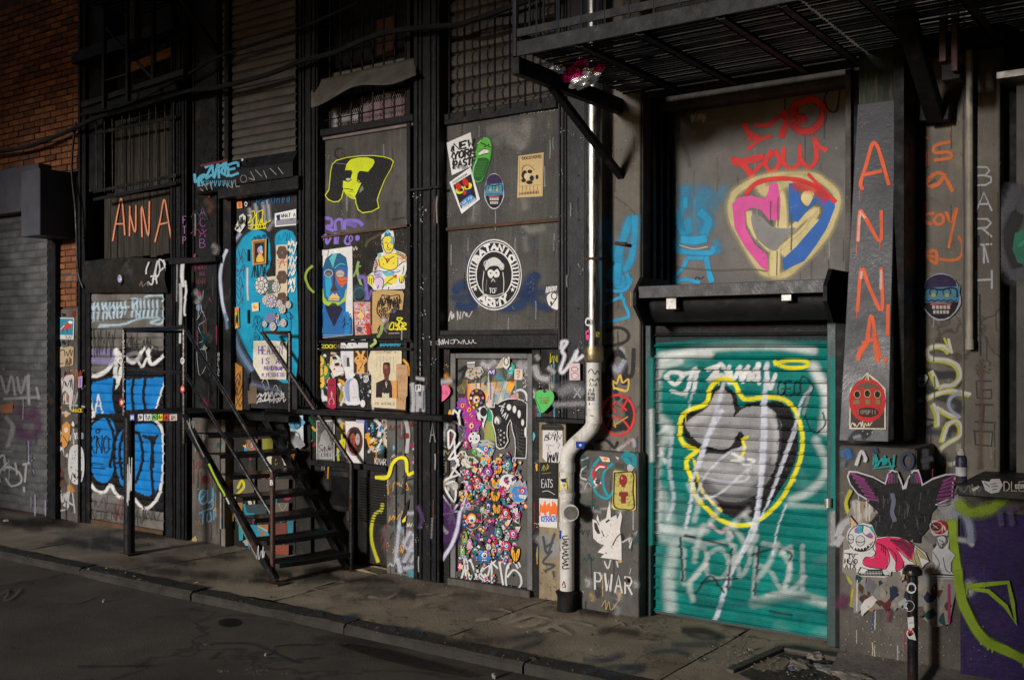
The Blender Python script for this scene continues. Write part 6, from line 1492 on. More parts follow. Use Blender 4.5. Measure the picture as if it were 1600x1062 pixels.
for off, c_, w in (((-8,6),YLW,26),((2,0),CW,17)):
 o = lambda L_: [(x_+off[0],y_+off[1])for x_,y_ in L_]
 g.ln(o(S1),w,c_,5); g.ln(o([(590,225),(615,280),(630,320)]),w,c_,4); g.ln(o([(570,385),(620,360),(700,340),(760,350),(820,362)]),w,c_,4)
 g.ln(o([(600,420),(625,480),(628,550)]),w,c_,4); g.ln(o([(620,440),(690,480),(750,500)]),w*.9,c_,4); g.ln(o([(655,640),(680,560),(700,530)]),w,c_,4); g.ln(o([(700,530),(740,520),(765,560),(755,610),(690,650),(645,690),(650,750),(700,775),(745,760)]),w*.85,c_,5)
g.ln([(760,350),(700,390),(700,450),(760,500)],14,(.3,.34,.45),6,.8).ln([(665,30),(690,85)],12,YLW,2).ln([(690,35),(712,120)],14,CW,2); g.ell(522,402,20,13,CW); g.ln([(752,660),(752,700)],26,(.25,.24,.18),6)
g.text('idle',505,440,14,40,3.5,'black',gap=.2)
DK = (.035,.03,.028)
for pts in ([(945,285),(855,285),(860,385),(945,388),(945,335),(890,340)],[(850,425),(955,425)],[(900,425),(895,525)],[(845,525),(955,530)],[(838,580),(950,585),(945,670),(850,660),(845,580)]): g.ln(pts,9,DK,1,smooth=False)
g.ln([(885,180),(885,380),(880,800)],16,(.12,.07,.05),10,.6); g.speck(840,150,940,250,26,9,(.06,.05,.04),sd=6); g.speck(480,560,620,640,24,4,(.04,.04,.04),sd=8)
g.pg([(560,-10),(860,-10),(860,110),(760,130),(500,120),(500,20)],(.2,.19,.18),a=0.0)
graffiti(g,pl,'orange words, white and yellow tag, square black letters',Y=6.28)
g = Art((1300,120,2.413),6.3)
g.ln([(700,420),(640,560),(640,660),(690,740),(730,740)],40,(.1,.1,.12),20,.8); g.ln([(700,520),(670,610),(700,710)],40,'black',8); g.pg([(690,590),(760,560),(760,720),(700,700),(680,650)],(.02,.2,.12)); g.ln([(700,640),(760,600)],14,(.04,.3,.2),3)
graffiti(g,rp,Y=6.3)
# -- plinth paint
g = Art((1300,520,3.793),YPL)
g.ln([(70,720),(100,700),(110,740)],30,(.03,.12,.3),12,.8).ln([(70,790),(80,760)],16,(.1,.14,.2),8,.6).ln([(150,780),(180,700),(205,740),(200,760)],16,(.45,.45,.45),3).ln([(250,700),(270,690)],30,(.02,.04,.08),10,.8)
TT = (.0,.25,.25)
g.scr(255,730,370,790,10,10,TT,1,sd=4).ln([(248,740),(275,740),(262,790)],9,TT,1).ln([(250,800),(380,785)],8,TT,1).ln([(280,760),(350,740)],9,TT,1)
g.ring(450,755,34,46,16,(.02,.03,.07),4).ln([(560,690),(560,800)],34,(.015,.015,.02),6).ln([(540,760),(600,740)],24,(.02,.02,.03),6)
g.crop(1280,700,2.934)
g.ln([(150,190),(128,250),(145,310)],14,(.4,.38,.03),3).ln([(130,560),(150,610),(200,640)],12,(.35,.33,.03),3)

g.pg([(165,235),(330,260),(640,250),(640,600),(600,800),(520,820),(480,720),(180,740),(150,700),(155,600),(110,560),(120,330)],(.2,.18,.155))
tp = ['bone','tan','lgrey','brown','dteal','brown','grey','white','navy','bone','dred','lgrey','bone']
for k in range(150):
 x_ = random.uniform(170,600); y_ = random.uniform(590,790) if k > 60 else random.uniform(240,590); r_ = random.uniform(8,40)
 if y_ > 735 and x_ < 450: continue
 if 320 < y_ < 590 and 250 < x_ < 500: continue
 c_ = tuple(.42*q for q in C(random.choice(tp)))
 g.pg([(x_+r_*random.uniform(.3,1.1)*math.cos(a_),y_+1.2*r_*random.uniform(.3,1.1)*math.sin(a_))for a_ in[6.28*j/6 for j in range(6)]],c_)
for pts in ([(170,240),(185,330),(150,350)],[(90,400),(120,340),(200,310),(250,270)],[(85,440),(110,400)]): g.ln(pts,26,(.45,.44,.46),6,.8)
for x_ in (175,190,205,222,236): g.ln([(x_,240),(x_,330)],6,(.4,.28,.18)if x_%2 else 'bone',1,.8)
g.pg([(195,720),(215,690),(250,670),(270,690),(250,720),(225,740),(200,765)],(.5,.48,.46)).ln([(180,600),(178,740)],4,'bone').ln([(160,640),(150,720)],8,(.35,.3,.02),3).ln([(600,620),(600,790)],10,(.25,.01,.08),2).ln([(120,680),(100,720)],30,(.1,.01,.06),20,.6).ln([(330,740),(320,790)],12,(.16,.01,.06),5,.6)
g.ln([(560,250),(600,300),(640,230)],40,(.4,.4,.42),16,.6).ln([(590,410),(680,420),(710,440)],16,(.4,.4,.44),6,.8).ln([(620,300),(660,290),(690,340),(700,420)],26,(.3,.33,.45),10,.7)
for k in range(60): g.speck(110+random.random()*560,760+random.random()*200,112+random.random()*560,765+random.random()*200,1,2.2,'bone',sd=k)
g.speck(100,800,800,1000,60,2.5,(.4,.36,.32),sd=77)
LM = (.22,.33,.01)
g.ln([(612,330),(620,420),(640,560),(660,700),(720,820),(800,890),(950,960)],34,LM,5,.95,drips=10)
g.ln([(640,250),(700,290),(800,270),(860,220)],36,LM,14,.8)
g.ln([(670,620),(680,660)],60,(.4,.4,.42),20,.7)
graffiti(g,pln,'torn poster layers, teal tag and thick lime outline on the plinth',Y=YPL,lift=.022)
g = Art((1280,700,2.934),YPL-.02)
g.ln([(680,630),(760,620),(870,610),(890,700),(905,800),(860,720),(780,650),(710,640)],17,LM,2,smooth=False,drips=6)
g.ln([(640,560),(650,640),(680,740),(760,870),(860,920),(960,970)],36,LM,5,.95,drips=8)
for x_ in (830,880): g.ln([(x_,280),(x_+10,350)],20,(.1,.08,.2),5,.6)
g.ln([(835,275),(920,270)],16,(.09,.07,.18),5,.5)
graffiti(g,purp,Y=YPL-.02,lift=.024)
g = Art((1300,520,3.793),5.6)
g.scr(735,905,880,950,12,8,(.12,.13,.12),2,sd=3); g.pg([(830,920),(872,900),(874,915),(835,940)],'bone'); g.text('GKIRLS',836,916,5,9,1.6,'black',slope=-.45)
g.text('DLE',1020,880,34,55,6,'bone',gap=.3).pg([(1085,895),(1140,895),(1140,920),(1085,922)],'white').text('STAR L',1090,902,6,12,2,'black')
graffiti(g,shelf,Y=5.6)

# -- generic wear: drips, scuffs, half-buffed tags and torn paste on the darker surfaces
def wear(parent,x0,x1,y0,y1,Y,n,cols,sd,label,big=1.0):
 r = random.Random(sd); g = Art(None,Y)
 for k in range(n):
  x_, y_ = r.uniform(x0,x1), r.uniform(y0,y1); c_ = r.choice(cols); t = r.random(); s_ = big * r.uniform(.6,1.6); sx = min(s_,(x1-x0)/14)
  if t < .3: g.ln([(x_,y_),(x_+r.uniform(-1,1),y_+10*s_),(x_,y_+26*s_)],.8*s_,c_,.6,.7)
  elif t < .42 and 'tag' in label: g.scr(max(x0,x_-8*sx),y_,min(x1,x_+10*sx),y_+7*s_,r.randint(4,8),.9,c_,.3,.8,sd=k+sd)
  elif t < .6 and 'tag' in label: g.ln([(x_-3*sx,y_),(x_+3*sx,y_+5*s_),(x_,y_+12*s_)],3.2*s_,c_,3,.45)
  elif t < .8 and ('tag' in label or 'scrap' in label): g.pg([(x_+4*sx*r.uniform(.3,1.2)*math.cos(a_),y_+6*s_*r.uniform(.3,1.2)*math.sin(a_))for a_ in[6.28*j/7 for j in range(7)]],c_,a=.9)
  else: g.speck(x_-5*sx,y_-6,x_+5*sx,y_+6,6,.8,c_,sd=k)
 o = graffiti(g,parent,label,name='wear_marks',Y=Y,lift=.0003); o['kind'] = 'stuff'
CW_ = ['lgrey','grey','white','tan','black','dred','lcyan','amber','dark']; DK_ = ['dark','grey','brown',(.03,.025,.02),(.12,.1,.08)]
wear(lowp,488,600,655,715,6.22,26,CW_,1,'small old tags and scraps')
wear(lowq,488,550,735,870,6.24,30,DK_,2,'dim scuffs')
wear(pil,606,644,655,890,6.2,50,CW_,3,'small old tags on the pilaster')
wear(panE1,505,640,205,350,YE,40,DK_,4,'soot runs')
wear(panE2,492,640,368,525,YE-.02,50,['grey','brown','dark','purple','bone'],5,'flaked paint and small tags')
wear(panG1,692,870,190,345,YP,60,DK_+['grey'],6,'soot runs and scratches')
wear(panG2,690,870,358,510,YP+.01,60,DK_+['dblue','grey'],7,'soot runs and scratches')
wear(jp,1048,1320,110,430,YJ,90,[(.07,.06,.05),(.1,.09,.08),(.28,.27,.25),(.16,.12,.08)],8,'stains and patched render',1.6)
wear(cp1,946,998,200,700,6.16,60,[(.07,.06,.05),(.05,.05,.05),'tan','dblue'],9,'stains on the pier')
wear(cp2,888,996,710,950,6.1,70,['lgrey','dark','black','grey','tan','dteal'],10,'small tags and flaked paint')
wear(pl,1434,1560,180,745,6.28,90,[(.05,.045,.04),'dark','brown','grey',(.2,.17,.13)],11,'stains down the pilaster')
wear(pln,1314,1500,700,1020,YPL,120,['dark','black','dblue','lgrey','wine','bone','brown'],12,'stains and old paint')
wear(dw,690,704,560,900,YS-.03,20,CW_,13,'small tags')
wear(sd,716,824,565,640,YS,40,CW_+['pink','purple'],14,'small tags and sticker remains')
wear(col_e,648,684,300,900,6.14,24,['grey','dark','lgrey','brown'],15,'scuffs')
wear(col_f,874,912,200,650,6.145,24,['grey','dark','lgrey','brown'],16,'scuffs')
wear(sw,846,870,560,650,6.2,20,CW_,17,'small tags'); wear(dr0,833,843,560,900,YS-.01,16,CW_,18,'small tags')
wear(col_c,302,340,300,640,6.2,26,['grey','dark','dteal','wine','brown'],19,'dim small tags')
wear(pier,90,119,490,800,D,60,CW_,20,'layers of scraps'); wear(sh,2,72,560,790,6.155,24,['grey','dark','lilac'],21,'faint marks')
wear(ul[0],302,342,670,850,6.2,26,['dteal','grey','tan','dred','dark'],22,'dim tags'); wear(ul[2],355,398,670,860,6.26,30,['amber','cyan','grey','bone','wine','dark'],23,'dim scraps'); wear(ul[3],402,460,670,870,6.28,40,['amber','cyan','grey','bone','wine','dark'],24,'dim scraps')
wear(purp,1504,1600,800,1020,YPL-.02,40,[(.04,.03,.1),'black',(.06,.04,.12)],25,'scuffs')
wear(abd,1345,1385,190,640,5.9,0,DK_,26,'scuffs') if 0 else None

# ================================================================== POSTERS AND STICKERS (each a thing of its own)
def A(c=None): return Art(c)
# -- far left pier
c = (80,470,5.5875)
sheet('poster','small poster of a red bird on blue with a white border, on the brick pier','poster',[(58,145),(205,148),(200,338),(52,332)],D-.002,
A(c).pg([(66,155),(198,157),(193,300),(62,295)],(.03,.22,.33)).pg([(80,250),(120,210),(150,190),(185,195),(175,240),(130,245),(90,255)],(.45,.06,.05),True).pg([(150,185),(165,172),(190,180),(192,196),(165,200)],'white').ln([(110,245),(105,275)],6,'black').ln([(140,245),(145,275)],6,'black').ln([(85,250),(120,215)],5,'white').scr(130,310,180,328,6,3,'black',sd=2),(.55,.55,.55),c)
sheet('poster','torn kraft paper sheet with dark brush lettering under the red bird poster','poster',[(58,400),(120,408),(170,395),(200,405),(196,560),(150,570),(52,580)],D-.002,
A(c).ln([(115,425),(75,440),(68,490),(80,545),(110,545)],9,'brown').ln([(120,430),(125,480)],8,'brown').ln([(135,440),(150,480),(165,430)],8,'brown').ln([(170,420),(180,480),(190,430)],8,'brown').scr(125,500,185,560,9,8,'brown',sd=5),(.42,.33,.22),c)
sheet('poster','white cut-out paper figure with red stripe and black lettering on the pier','poster',[(90,680),(130,650),(190,640),(203,660),(200,760),(190,860),(175,960),(165,950),(160,900),(120,900),(105,820),(95,740)],D-.002,
A(c).scr(108,690,190,760,9,6,'black',sd=3).pg([(105,800),(125,780),(142,800),(140,880),(118,900),(106,860)],(.1,.08,.07)).scr(112,810,138,880,8,3,'bone',sd=8).ln([(100,690),(130,650),(170,635)],9,(.3,.02,.03)).pg([(145,800),(160,830),(155,900),(143,880)],(.3,.05,.04)),(.5,.48,.46),c)
sheet('sticker','yellow lettered black sticker low on the brick pier','sticker',[(176,930),(290,936),(290,975),(178,978)],D-.012,A(c).text('WHACK',184,938,15,32,6,(.6,.45,.02),gap=.3),'black',c,lift=.006)
sheet('sticker','narrow pink sticker with a purple squiggle beside the blue shutter','sticker',[(255,660),(288,655),(285,752),(252,756)],6.15,A(c).scr(262,675,278,740,7,4,'purple',sd=2).pg([(256,630),(275,600),(285,650),(256,655)],'dred'),(.55,.35,.4),c,lift=.02)
c = (0,560,3.32)
sheet('sticker','white oval sprayed paper covered in black scribbles low on the pier','sticker',[(365,470),(385,448),(415,450),(435,480),(440,560),(430,630),(405,652),(375,640),(357,590),(357,520)],D-.002,A(c).speck(370,470,430,640,46,3,'black',sd=5).scr(375,590,425,630,8,2,'black',sd=3),(.5,.49,.5),c,smooth=True)
sheet('sticker','orange torn sticker of a ghostly face above the white oval','sticker',[(325,345),(350,325),(368,345),(365,400),(350,450),(330,470),(322,420)],D-.002,A(c).ell(345,370,10,14,'bone').ln([(330,400),(355,440)],4,'brown'),(.55,.25,.06),c)
g = Art(c,D)
for pts, w, col_ in (([(295,690),(300,740),(312,680),(325,745),(335,700),(345,740),(350,690)],6,'lgrey'),([(330,720),(360,690),(355,740),(385,760)],6,'lgrey'),([(375,680),(390,800)],4,'lgrey'),([(310,790),(350,780)],4,'lgrey'),([(365,660),(380,690)],20,(.5,.2,.05)),([(385,130),(400,60),(410,120),(435,60)],4,(.4,.12,.03)),([(300,290),(290,360),(290,440),(320,470)],5,'grey'),([(305,280),(310,480)],18,(.12,.03,.04)),([(325,280),(365,285)],8,'lgrey'),([(380,240),(440,250)],5,'lgrey'),([(380,400),(430,400)],30,(.3,.3,.32)),([(310,490),(330,560)],34,(.1,.08,.08)),([(390,230),(410,170),(440,140)],6,(.4,.4,.42)),([(310,600),(330,660)],30,(.12,.06,.04)),([(380,350),(430,350)],16,'black')):
 g.ln(pts,w,col_,3,.8)
g.text('YA',385,385,16,30,5,'white')
graffiti(g,pier,'overlapping tags and scraps of paint on the pier',Y=D,lift=.002)
# -- blue door stickers
c = (340,290,5.593); yd = YD - .012
sheet('sticker','square orange sticker with a drip on the black panel over the door','sticker',[(172,140),(215,135),(220,198),(175,202)],yd,A(c).pg([(185,155),(208,152),(205,190),(190,192)],(.55,.12,.03)),(.75,.3,.1),c)
sheet('sticker','tiny white ring sticker beside the orange square over the door','sticker',[(236,155),(250,138),(264,152),(260,180),(244,182)],yd,A(c).ell(250,162,8,12,'black'),'white',c)
sheet('sticker','crumpled white sticker with black lettering at the door panel corner','sticker',[(132,370),(175,330),(190,270),(225,245),(250,270),(245,350),(200,415)],yd,A(c).scr(150,350,205,390,7,8,'black',sd=1).scr(185,280,240,340,9,8,'black',sd=2),(.6,.6,.6),c)
sheet('sticker','white framed sticker reading WHAT A above the cyan door leaf','sticker',[(503,245),(690,205),(690,345),(505,362)],yd,A(c).pg([(515,300),(688,280),(688,335),(515,350)],(.25,.26,.3)).text('WHAT A',560,250,16,32,5.5,'black',slope=-.1,gap=.35,lean=.1).pg([(515,262),(550,252),(550,300),(530,310)],'navy').scr(640,290,660,305,4,3,'dblue',sd=3),(.75,.76,.78),c)
sheet('sticker','tiny gilt-framed portrait print of a hooded figure in yellow on the door','print',[(312,478),(436,465),(432,682),(316,698)],yd,
A(c).ln([(316,484),(432,472),(428,678),(320,692),(316,484)],9,(.65,.35,.08),smooth=False).ln([(325,495),(424,484),(420,668),(328,680),(325,495)],4,(.12,.05,.02),smooth=False).pg([(334,505),(416,495),(413,660),(336,670)],'black').pg([(350,665),(355,620),(380,590),(400,610),(410,660)],(.7,.45,.08),True).ell(378,565,22,32,(.55,.2,.45)).ell(388,550,14,26,(.2,.5,.6)).ell(396,580,10,16,(.7,.5,.35)),(.3,.14,.04),c,lift=.008,thick=.004)
for i, (x_,y_) in enumerate(((565,580),(565,800),(565,990))):
 pass
sheet('poster','tall narrow kraft strip with three dark brown flowers on the cyan door','poster',[(516,520),(615,515),(612,1060),(500,1060),(430,1055),(432,800),(512,790)],yd,
(lambda a:[a.ell(568+26*math.cos(k*1.047+j),yy+34*math.sin(k*1.047+j),24,28,(.1,.06,.05))for j,yy in enumerate((585,800,990))for k in range(6)]and a.ln([(525,650),(560,660),(600,630)],6,(.6,.08,.06)).ln([(540,720),(570,650),(590,700)],6,(.6,.08,.06)).ln([(530,680),(610,665)],5,(.6,.08,.06)).pg([(436,830),(500,820),(505,940),(440,950)],(.08,.13,.12)))(A(c)),(.62,.52,.36),c)
def flower(a,cx,cy,r,body=(.62,.6,.58)):
 for k in range(9):
  t = 6.283 * k / 9; a.ell(cx+r*.7*math.cos(t),cy+r*1.0*math.sin(t),r*.36,r*.42,'black').ell(cx+r*.7*math.cos(t),cy+r*1.0*math.sin(t),r*.26,r*.31,body)
 a.ell(cx,cy,r*.52,r*.7,'black').ell(cx,cy,r*.44,r*.6,body).ln([(cx-r*.25,cy-r*.2),(cx-r*.1,cy+.3*r),(cx+r*.25,cy+r*.2),(cx+r*.1,cy-r*.3)],r*.09,'black')
 return a
def daisy(label,cx,cy,r,body=(.62,.6,.58)):
 pts = [(cx+r*1.05*math.cos(6.283*k/18)*(1 if k%2 else .9),cy+r*1.42*math.sin(6.283*k/18)*(1 if k%2 else .9))for k in range(18)]
 sheet('flower_sticker',label,'sticker',pts,yd-.004,flower(A(c),cx,cy,r,body),body,c,group='black and white flower face stickers on the cyan door')
daisy('large black and white flower face sticker left of the dark green patch',388,870,58)
daisy('smaller flower face sticker just right of the dark green patch',515,885,36)
daisy('flower face sticker with a violet tint in the middle of the door',475,1010,44,(.55,.48,.58))
daisy('half hidden flower face sticker left of the violet one',425,1000,32)
daisy('small flower face sticker beneath the lowest dark flower',545,1030,26)
c = (340,460,5.307)
daisy('flower face sticker right of the door centre near the stair rail top',540,120,30)
daisy('flower face sticker at the right edge of the leaf',590,85,24)
daisy('flower face sticker above the handwritten paper',462,265,28)
daisy('flower face sticker low beside the little red-haired figure',548,235,26)
daisy('tiny flower face sticker against the rail corner',395,245,20)
sheet('sticker','vertical sticker strip of bright squares left of the door hinge','sticker',[(140,108),(180,106),(184,275),(150,284)],yd,A(c).pg([(148,115),(176,114),(176,150),(150,152)],'orange').pg([(150,155),(178,152),(178,190),(152,192)],'lime').pg([(152,195),(178,192),(180,230),(154,232)],(.6,.6,.1)).pg([(155,236),(180,233),(181,268),(156,272)],'amber').scr(155,150,175,260,9,5,'black',sd=3),'tan',c)
sheet('sticker','small cream sticker with an orange figure on the cyan door','sticker',[(286,72),(342,65),(345,135),(290,142)],yd,A(c).ell(315,100,16,18,'orange').ell(322,92,10,10,'yellow').ln([(300,85),(330,120)],5,'amber'),'cream',c)
sheet('sticker','slate-blue paper patch behind the flower faces','sticker',[(400,160),(485,150),(480,215),(440,235),(395,225)],yd,A(c).scr(405,170,470,220,8,3,'purple',sd=3),(.16,.2,.3),c)
sheet('sticker','little red-haired cartoon figure sticker on the cyan door','sticker',[(485,185),(495,165),(512,170),(512,210),(525,255),(500,260),(488,220)],yd-.003,A(c).ell(498,182,9,12,'red').pg([(492,200),(508,198),(518,250),(498,252)],'blue'),'bone',c)
sheet('paper_sign','cream handwritten paper sign in purple marker on the blue door','sign',[(300,385),(420,380),(578,392),(572,705),(362,700),(298,590)],yd-.004,
A(c).text('HEAVEN',345,428,25,66,8,(.12,.05,.38),gap=.38,slope=.02).text('IS A',362,528,28,46,8,(.1,.05,.33),gap=.5).text('MINDTRAP',390,592,17,32,7,(.12,.05,.38),gap=.2,slope=.03).text('@_PESONETO',372,650,15,32,4,(.28,.15,.45),gap=.25,slope=-.01).scr(525,395,572,430,7,3,'black',sd=4),(.68,.64,.54),c)
# -- yellow face with black hair
c = (480,180,4.827)
LY = (.62,.72,.02)
hair = [(135,605),(165,560),(172,480),(178,420),(190,370),(220,340),(300,318),(400,305),(500,303),(580,312),(635,328),(658,350),(640,400),(590,490),(550,590),(535,640),(548,700),(490,730),(420,740),(385,715),(367,660),(365,630),(330,620),(295,590),(280,570),(265,630),(240,655),(200,658),(160,640)]
a = A(c).pg([(143,607),(170,565),(178,480),(184,420),(196,372),(224,346),(300,324),(400,311),(500,309),(578,318),(630,333),(650,352),(634,400),(584,490),(543,590),(528,640),(540,696),(488,724),(420,733),(390,710),(374,660),(370,622),(330,610),(298,582),(276,556),(258,628),(236,648),(200,651),(165,634)],'black')
a.pg([(290,415),(300,370),(330,335),(390,320),(460,320),(505,335),(512,355),(495,390),(462,428),(400,420),(384,440),(378,480),(385,500),(412,510),(385,570),(362,620),(330,605),(290,575),(272,545),(274,495),(300,500),(330,480),(342,440),(330,418)],LY)
a.ln([(280,565),(300,600),(340,628),(364,632)],5,LY).ln([(285,556),(320,558),(350,566)],6,'black').ln([(320,575),(345,578)],3,'black').ln([(290,420),(335,420),(342,440)],6,'black').ell(312,485,17,9,(.5,.5,.5)).ln([(285,488),(312,500),(338,485)],7,'black').ln([(378,495),(395,508),(412,505)],7,'black').ell(393,498,8,5,(.5,.5,.4)).pg([(400,560),(420,530),(430,560),(398,590)],(.2,.2,.2)).ln([(295,372),(205,360)],3,'grey')
sheet('paste_up','black-haired lime yellow face paste-up with heavy side locks','poster',hair,YE,a,LY,c)
# -- mask poster
c = (470,340,5.309); yq = YE - .02
a = A(c)
a.pg([(112,850),(175,790),(178,720),(172,560),(182,430),(210,340),(260,300),(330,295),(380,330),(395,420),(390,560),(375,680),(378,780),(432,840),(434,970),(120,1000)],(.015,.13,.38),False)
a.pg([(210,340),(260,300),(330,295),(380,330),(395,420),(330,400),(290,440),(275,460),(240,420),(185,440)],(.015,.1,.22)).pg([(240,340),(270,300),(305,300),(285,360),(272,420)],(.1,.45,.48))
a.pg([(205,500),(255,490),(262,560),(240,670),(215,650)],(.02,.36,.55)).pg([(272,440),(285,440),(290,560),(312,600),(280,615),(245,605),(270,560)],(.07,.03,.05))
a.pg([(295,490),(385,495),(385,540),(345,580),(310,540)],(.62,.13,.05)).ln([(300,500),(340,530),(384,520)],5,(.3,.04,.02)).ln([(308,530),(345,560),(375,550)],5,(.3,.04,.02))
a.ell(235,465,34,32,(.06,.07,.1)).ring(235,462,34,30,6,(.45,.5,.55)).ell(233,468,24,16,(.15,.15,.17)).ell(331,465,36,30,(.45,.42,.36)).ring(331,465,38,32,6,(.3,.05,.03)).ln([(300,470),(362,470)],4,'brown').ln([(285,420),(330,385),(375,390)],8,(.1,.42,.55))
a.pg([(230,675),(270,625),(290,640),(300,625),(330,670),(320,688),(240,686)],(.75,.48,.2)).ln([(232,672),(330,672)],4,'brown')
a.pg([(173,580),(190,590),(200,660),(225,695),(330,700),(365,660),(378,590),(388,600),(375,690),(330,720),(300,738),(250,740),(200,715),(176,680)],(.35,.55,.03)).pg([(235,735),(265,705),(295,710),(315,735)],(.05,.05,.02))
a.pg([(205,730),(330,730),(350,760),(280,905),(230,800)],(.012,.012,.04)).ln([(180,760),(150,850),(140,960)],18,(.02,.2,.5),6,.7).ln([(380,790),(400,860),(390,960)],20,(.02,.22,.55),6,.7)
for k in range(5): a.scr(360,800+k*22,425,840+k*22,5,3,'navy',sd=k)
a.ln([(120,880),(165,900),(170,960),(130,990)],16,(.08,.45,.62),5).scr(118,730,165,790,8,3,'black',sd=2).speck(120,735,165,790,6,4,(.5,.3,.2),sd=3).pg([(172,455),(182,450),(182,560),(172,570)],(.6,.42,.25)).ln([(155,975),(430,968)],3,(.3,.5,.55))
sheet('poster','white poster of a blue mask-like painted head with green jaw line','poster',[(105,290),(235,265),(430,237),(436,972),(115,1004)],yq,a,(.7,.7,.68),c)
sheet('sticker','torn white paper tape over the top left of the mask poster','sticker',[(102,288),(180,268),(236,270),(228,325),(190,318),(120,310)],yq,A(c).ln([(190,318),(200,290)],3,'lgrey'),(.66,.66,.66),c,lift=.01)
sheet('poster','pink and red painted sheet with a yellow flame between the two figures','poster',[(440,700),(580,698),(582,968),(455,975)],yq,
A(c).speck(450,705,575,960,60,12,(.55,.1,.1),sd=2,a=1).speck(450,705,575,960,50,8,(.7,.6,.6),sd=3).ln([(560,880),(570,960)],22,'red',3).ln([(480,920),(500,930)],20,(.1,.09,.1),6).ell(505,815,26,20,'white').ell(504,815,18,18,'amber').ln([(500,760),(505,830)],6,'yellow').ln([(475,870),(490,850),(500,880),(520,850),(530,880),(545,850)],6,'white').ln([(480,900),(540,895)],6,'white'),(.55,.32,.3),c)

fig = [(722,85),(745,110),(770,110),(782,180),(775,260),(800,275),(850,290),(885,330),(898,370),(880,430),(862,500),(870,580),(860,592),(610,602),(590,570),(555,540),(550,490),(600,450),(610,390),(620,350),(650,300),(690,285),(668,200),(675,140),(705,120)]
a = A(c)
FY_ = (.78,.66,.06); FB = (.15,.45,.58); FP = (.62,.5,.68)
a.pg([(700,125),(722,90),(745,125),(760,150),(690,170)],FB).pg([(690,165),(770,160),(772,200),(765,270),(740,300),(705,290),(685,230)],FY_,True).pg([(750,160),(775,160),(770,220),(755,230)],FB).pg([(690,290),(760,285),(755,315),(710,320)],FP)
a.pg([(650,330),(700,310),(800,290),(812,350),(805,410),(760,430),(690,425),(650,400)],FY_,True).pg([(700,340),(740,335),(725,380)],'orange').pg([(800,280),(870,300),(892,350),(840,370),(810,340)],(.7,.55,.35)).ln([(830,340),(850,330),(845,350),(870,330)],6,'orange').pg([(610,400),(640,330),(650,400),(620,450)],(.7,.45,.35)).pg([(640,300),(665,290),(670,330),(645,335)],FB)
a.pg([(600,450),(700,440),(860,440),(868,560),(690,590),(612,590)],'white').pg([(680,445),(740,450),(780,445),(770,480),(710,485)],FB,True).pg([(700,500),(800,480),(790,540),(720,560)],FY_,True).pg([(560,490),(610,480),(608,560),(570,540)],FY_,True).pg([(610,480),(690,500),(690,560),(640,590)],FP,True).pg([(820,480),(862,480),(850,530),(825,540)],FY_,True).pg([(760,480),(800,470),(800,510)],'orange').ell(700,560,20,14,(.45,.6,.3)).pg([(610,460),(660,440),(680,480),(630,500)],(.5,.45,.7),True)
for pts in ([(685,170),(720,150),(775,165)],[(705,210),(722,205)],[(742,208),(760,205)],[(730,215),(722,245),(738,250)],[(712,262),(740,268),(752,255)],[(682,180),(690,250),(715,290),(750,290),(772,250),(776,170)],[(650,340),(660,400),(700,425),(760,435),(805,405),(810,330)],[(690,320),(715,350),(720,375),(740,345),(780,320)],[(600,455),(650,440),(700,450),(740,440),(790,455),(830,440)],[(555,540),(560,490),(600,480),(610,540)],[(570,545),(575,500)],[(590,555),(592,505)],[(612,510),(660,490),(690,520),(690,580)],[(700,560),(740,520),(800,480)],[(720,540),(760,555)],[(820,500),(830,540),(855,530),(862,480)],[(840,545),(845,500)],[(815,400),(850,370),(895,360)],[(860,400),(850,470)],[(620,350),(640,390),(615,440)],[(705,150),(712,130),(722,148),(740,130),(745,150)],[(660,470),(630,480),(615,470)],[(790,300),(840,320),(880,350)],[(640,590),(650,560)],[(680,595),(684,570)],[(730,592),(735,575)],[(690,170),(670,200),(690,230)]):
 a.ln(pts,5,'black')
for x_ in range(800,890,14): a.ln([(x_,278+(x_-800)*.5),(x_+6,298+(x_-800)*.5)],4,'black')
for y_ in range(300,450,20): a.ln([(612,y_+20),(636,y_+6)],4,'black')
a.ell(775,378,5,6,'orange').ell(690,385,5,6,'orange')
sheet('paste_up','cut-out yellow and white paste-up of a seated big-bellied ruler with pointed crown','poster',fig,yq,a,(.7,.68,.66),c)
a = A(c)
for k in range(60):
 t = random.random(); x_ = 650 + 190 * random.random(); y_ = 650 + 170 * random.random()
 if x_ > 740 and y_ > 755: continue
 if y_ < 690 and x_ < 680: continue
 a.ring(x_,y_,random.uniform(6,15),random.uniform(8,18),4,'black')
a.ln([(650,700),(640,780),(680,840)],7,'black').ln([(680,640),(760,650),(820,640),(830,700)],6,'black').scr(660,660,820,740,16,5,'black',sd=3).pg([(660,840),(700,820),(730,840),(700,890)],(.25,.22,.24)).pg([(675,845),(700,835),(712,850),(695,872)],(.5,.48,.46))
sheet('poster','torn kraft cardboard sheet with a dense black ink drawing of faces','poster',[(600,615),(640,605),(745,602),(850,608),(862,640),(848,765),(760,755),(742,800),(735,850),(700,890),(660,890),(640,930),(645,958),(598,962),(597,780)],yq,a,(.5,.32,.13),c,lift=.007)
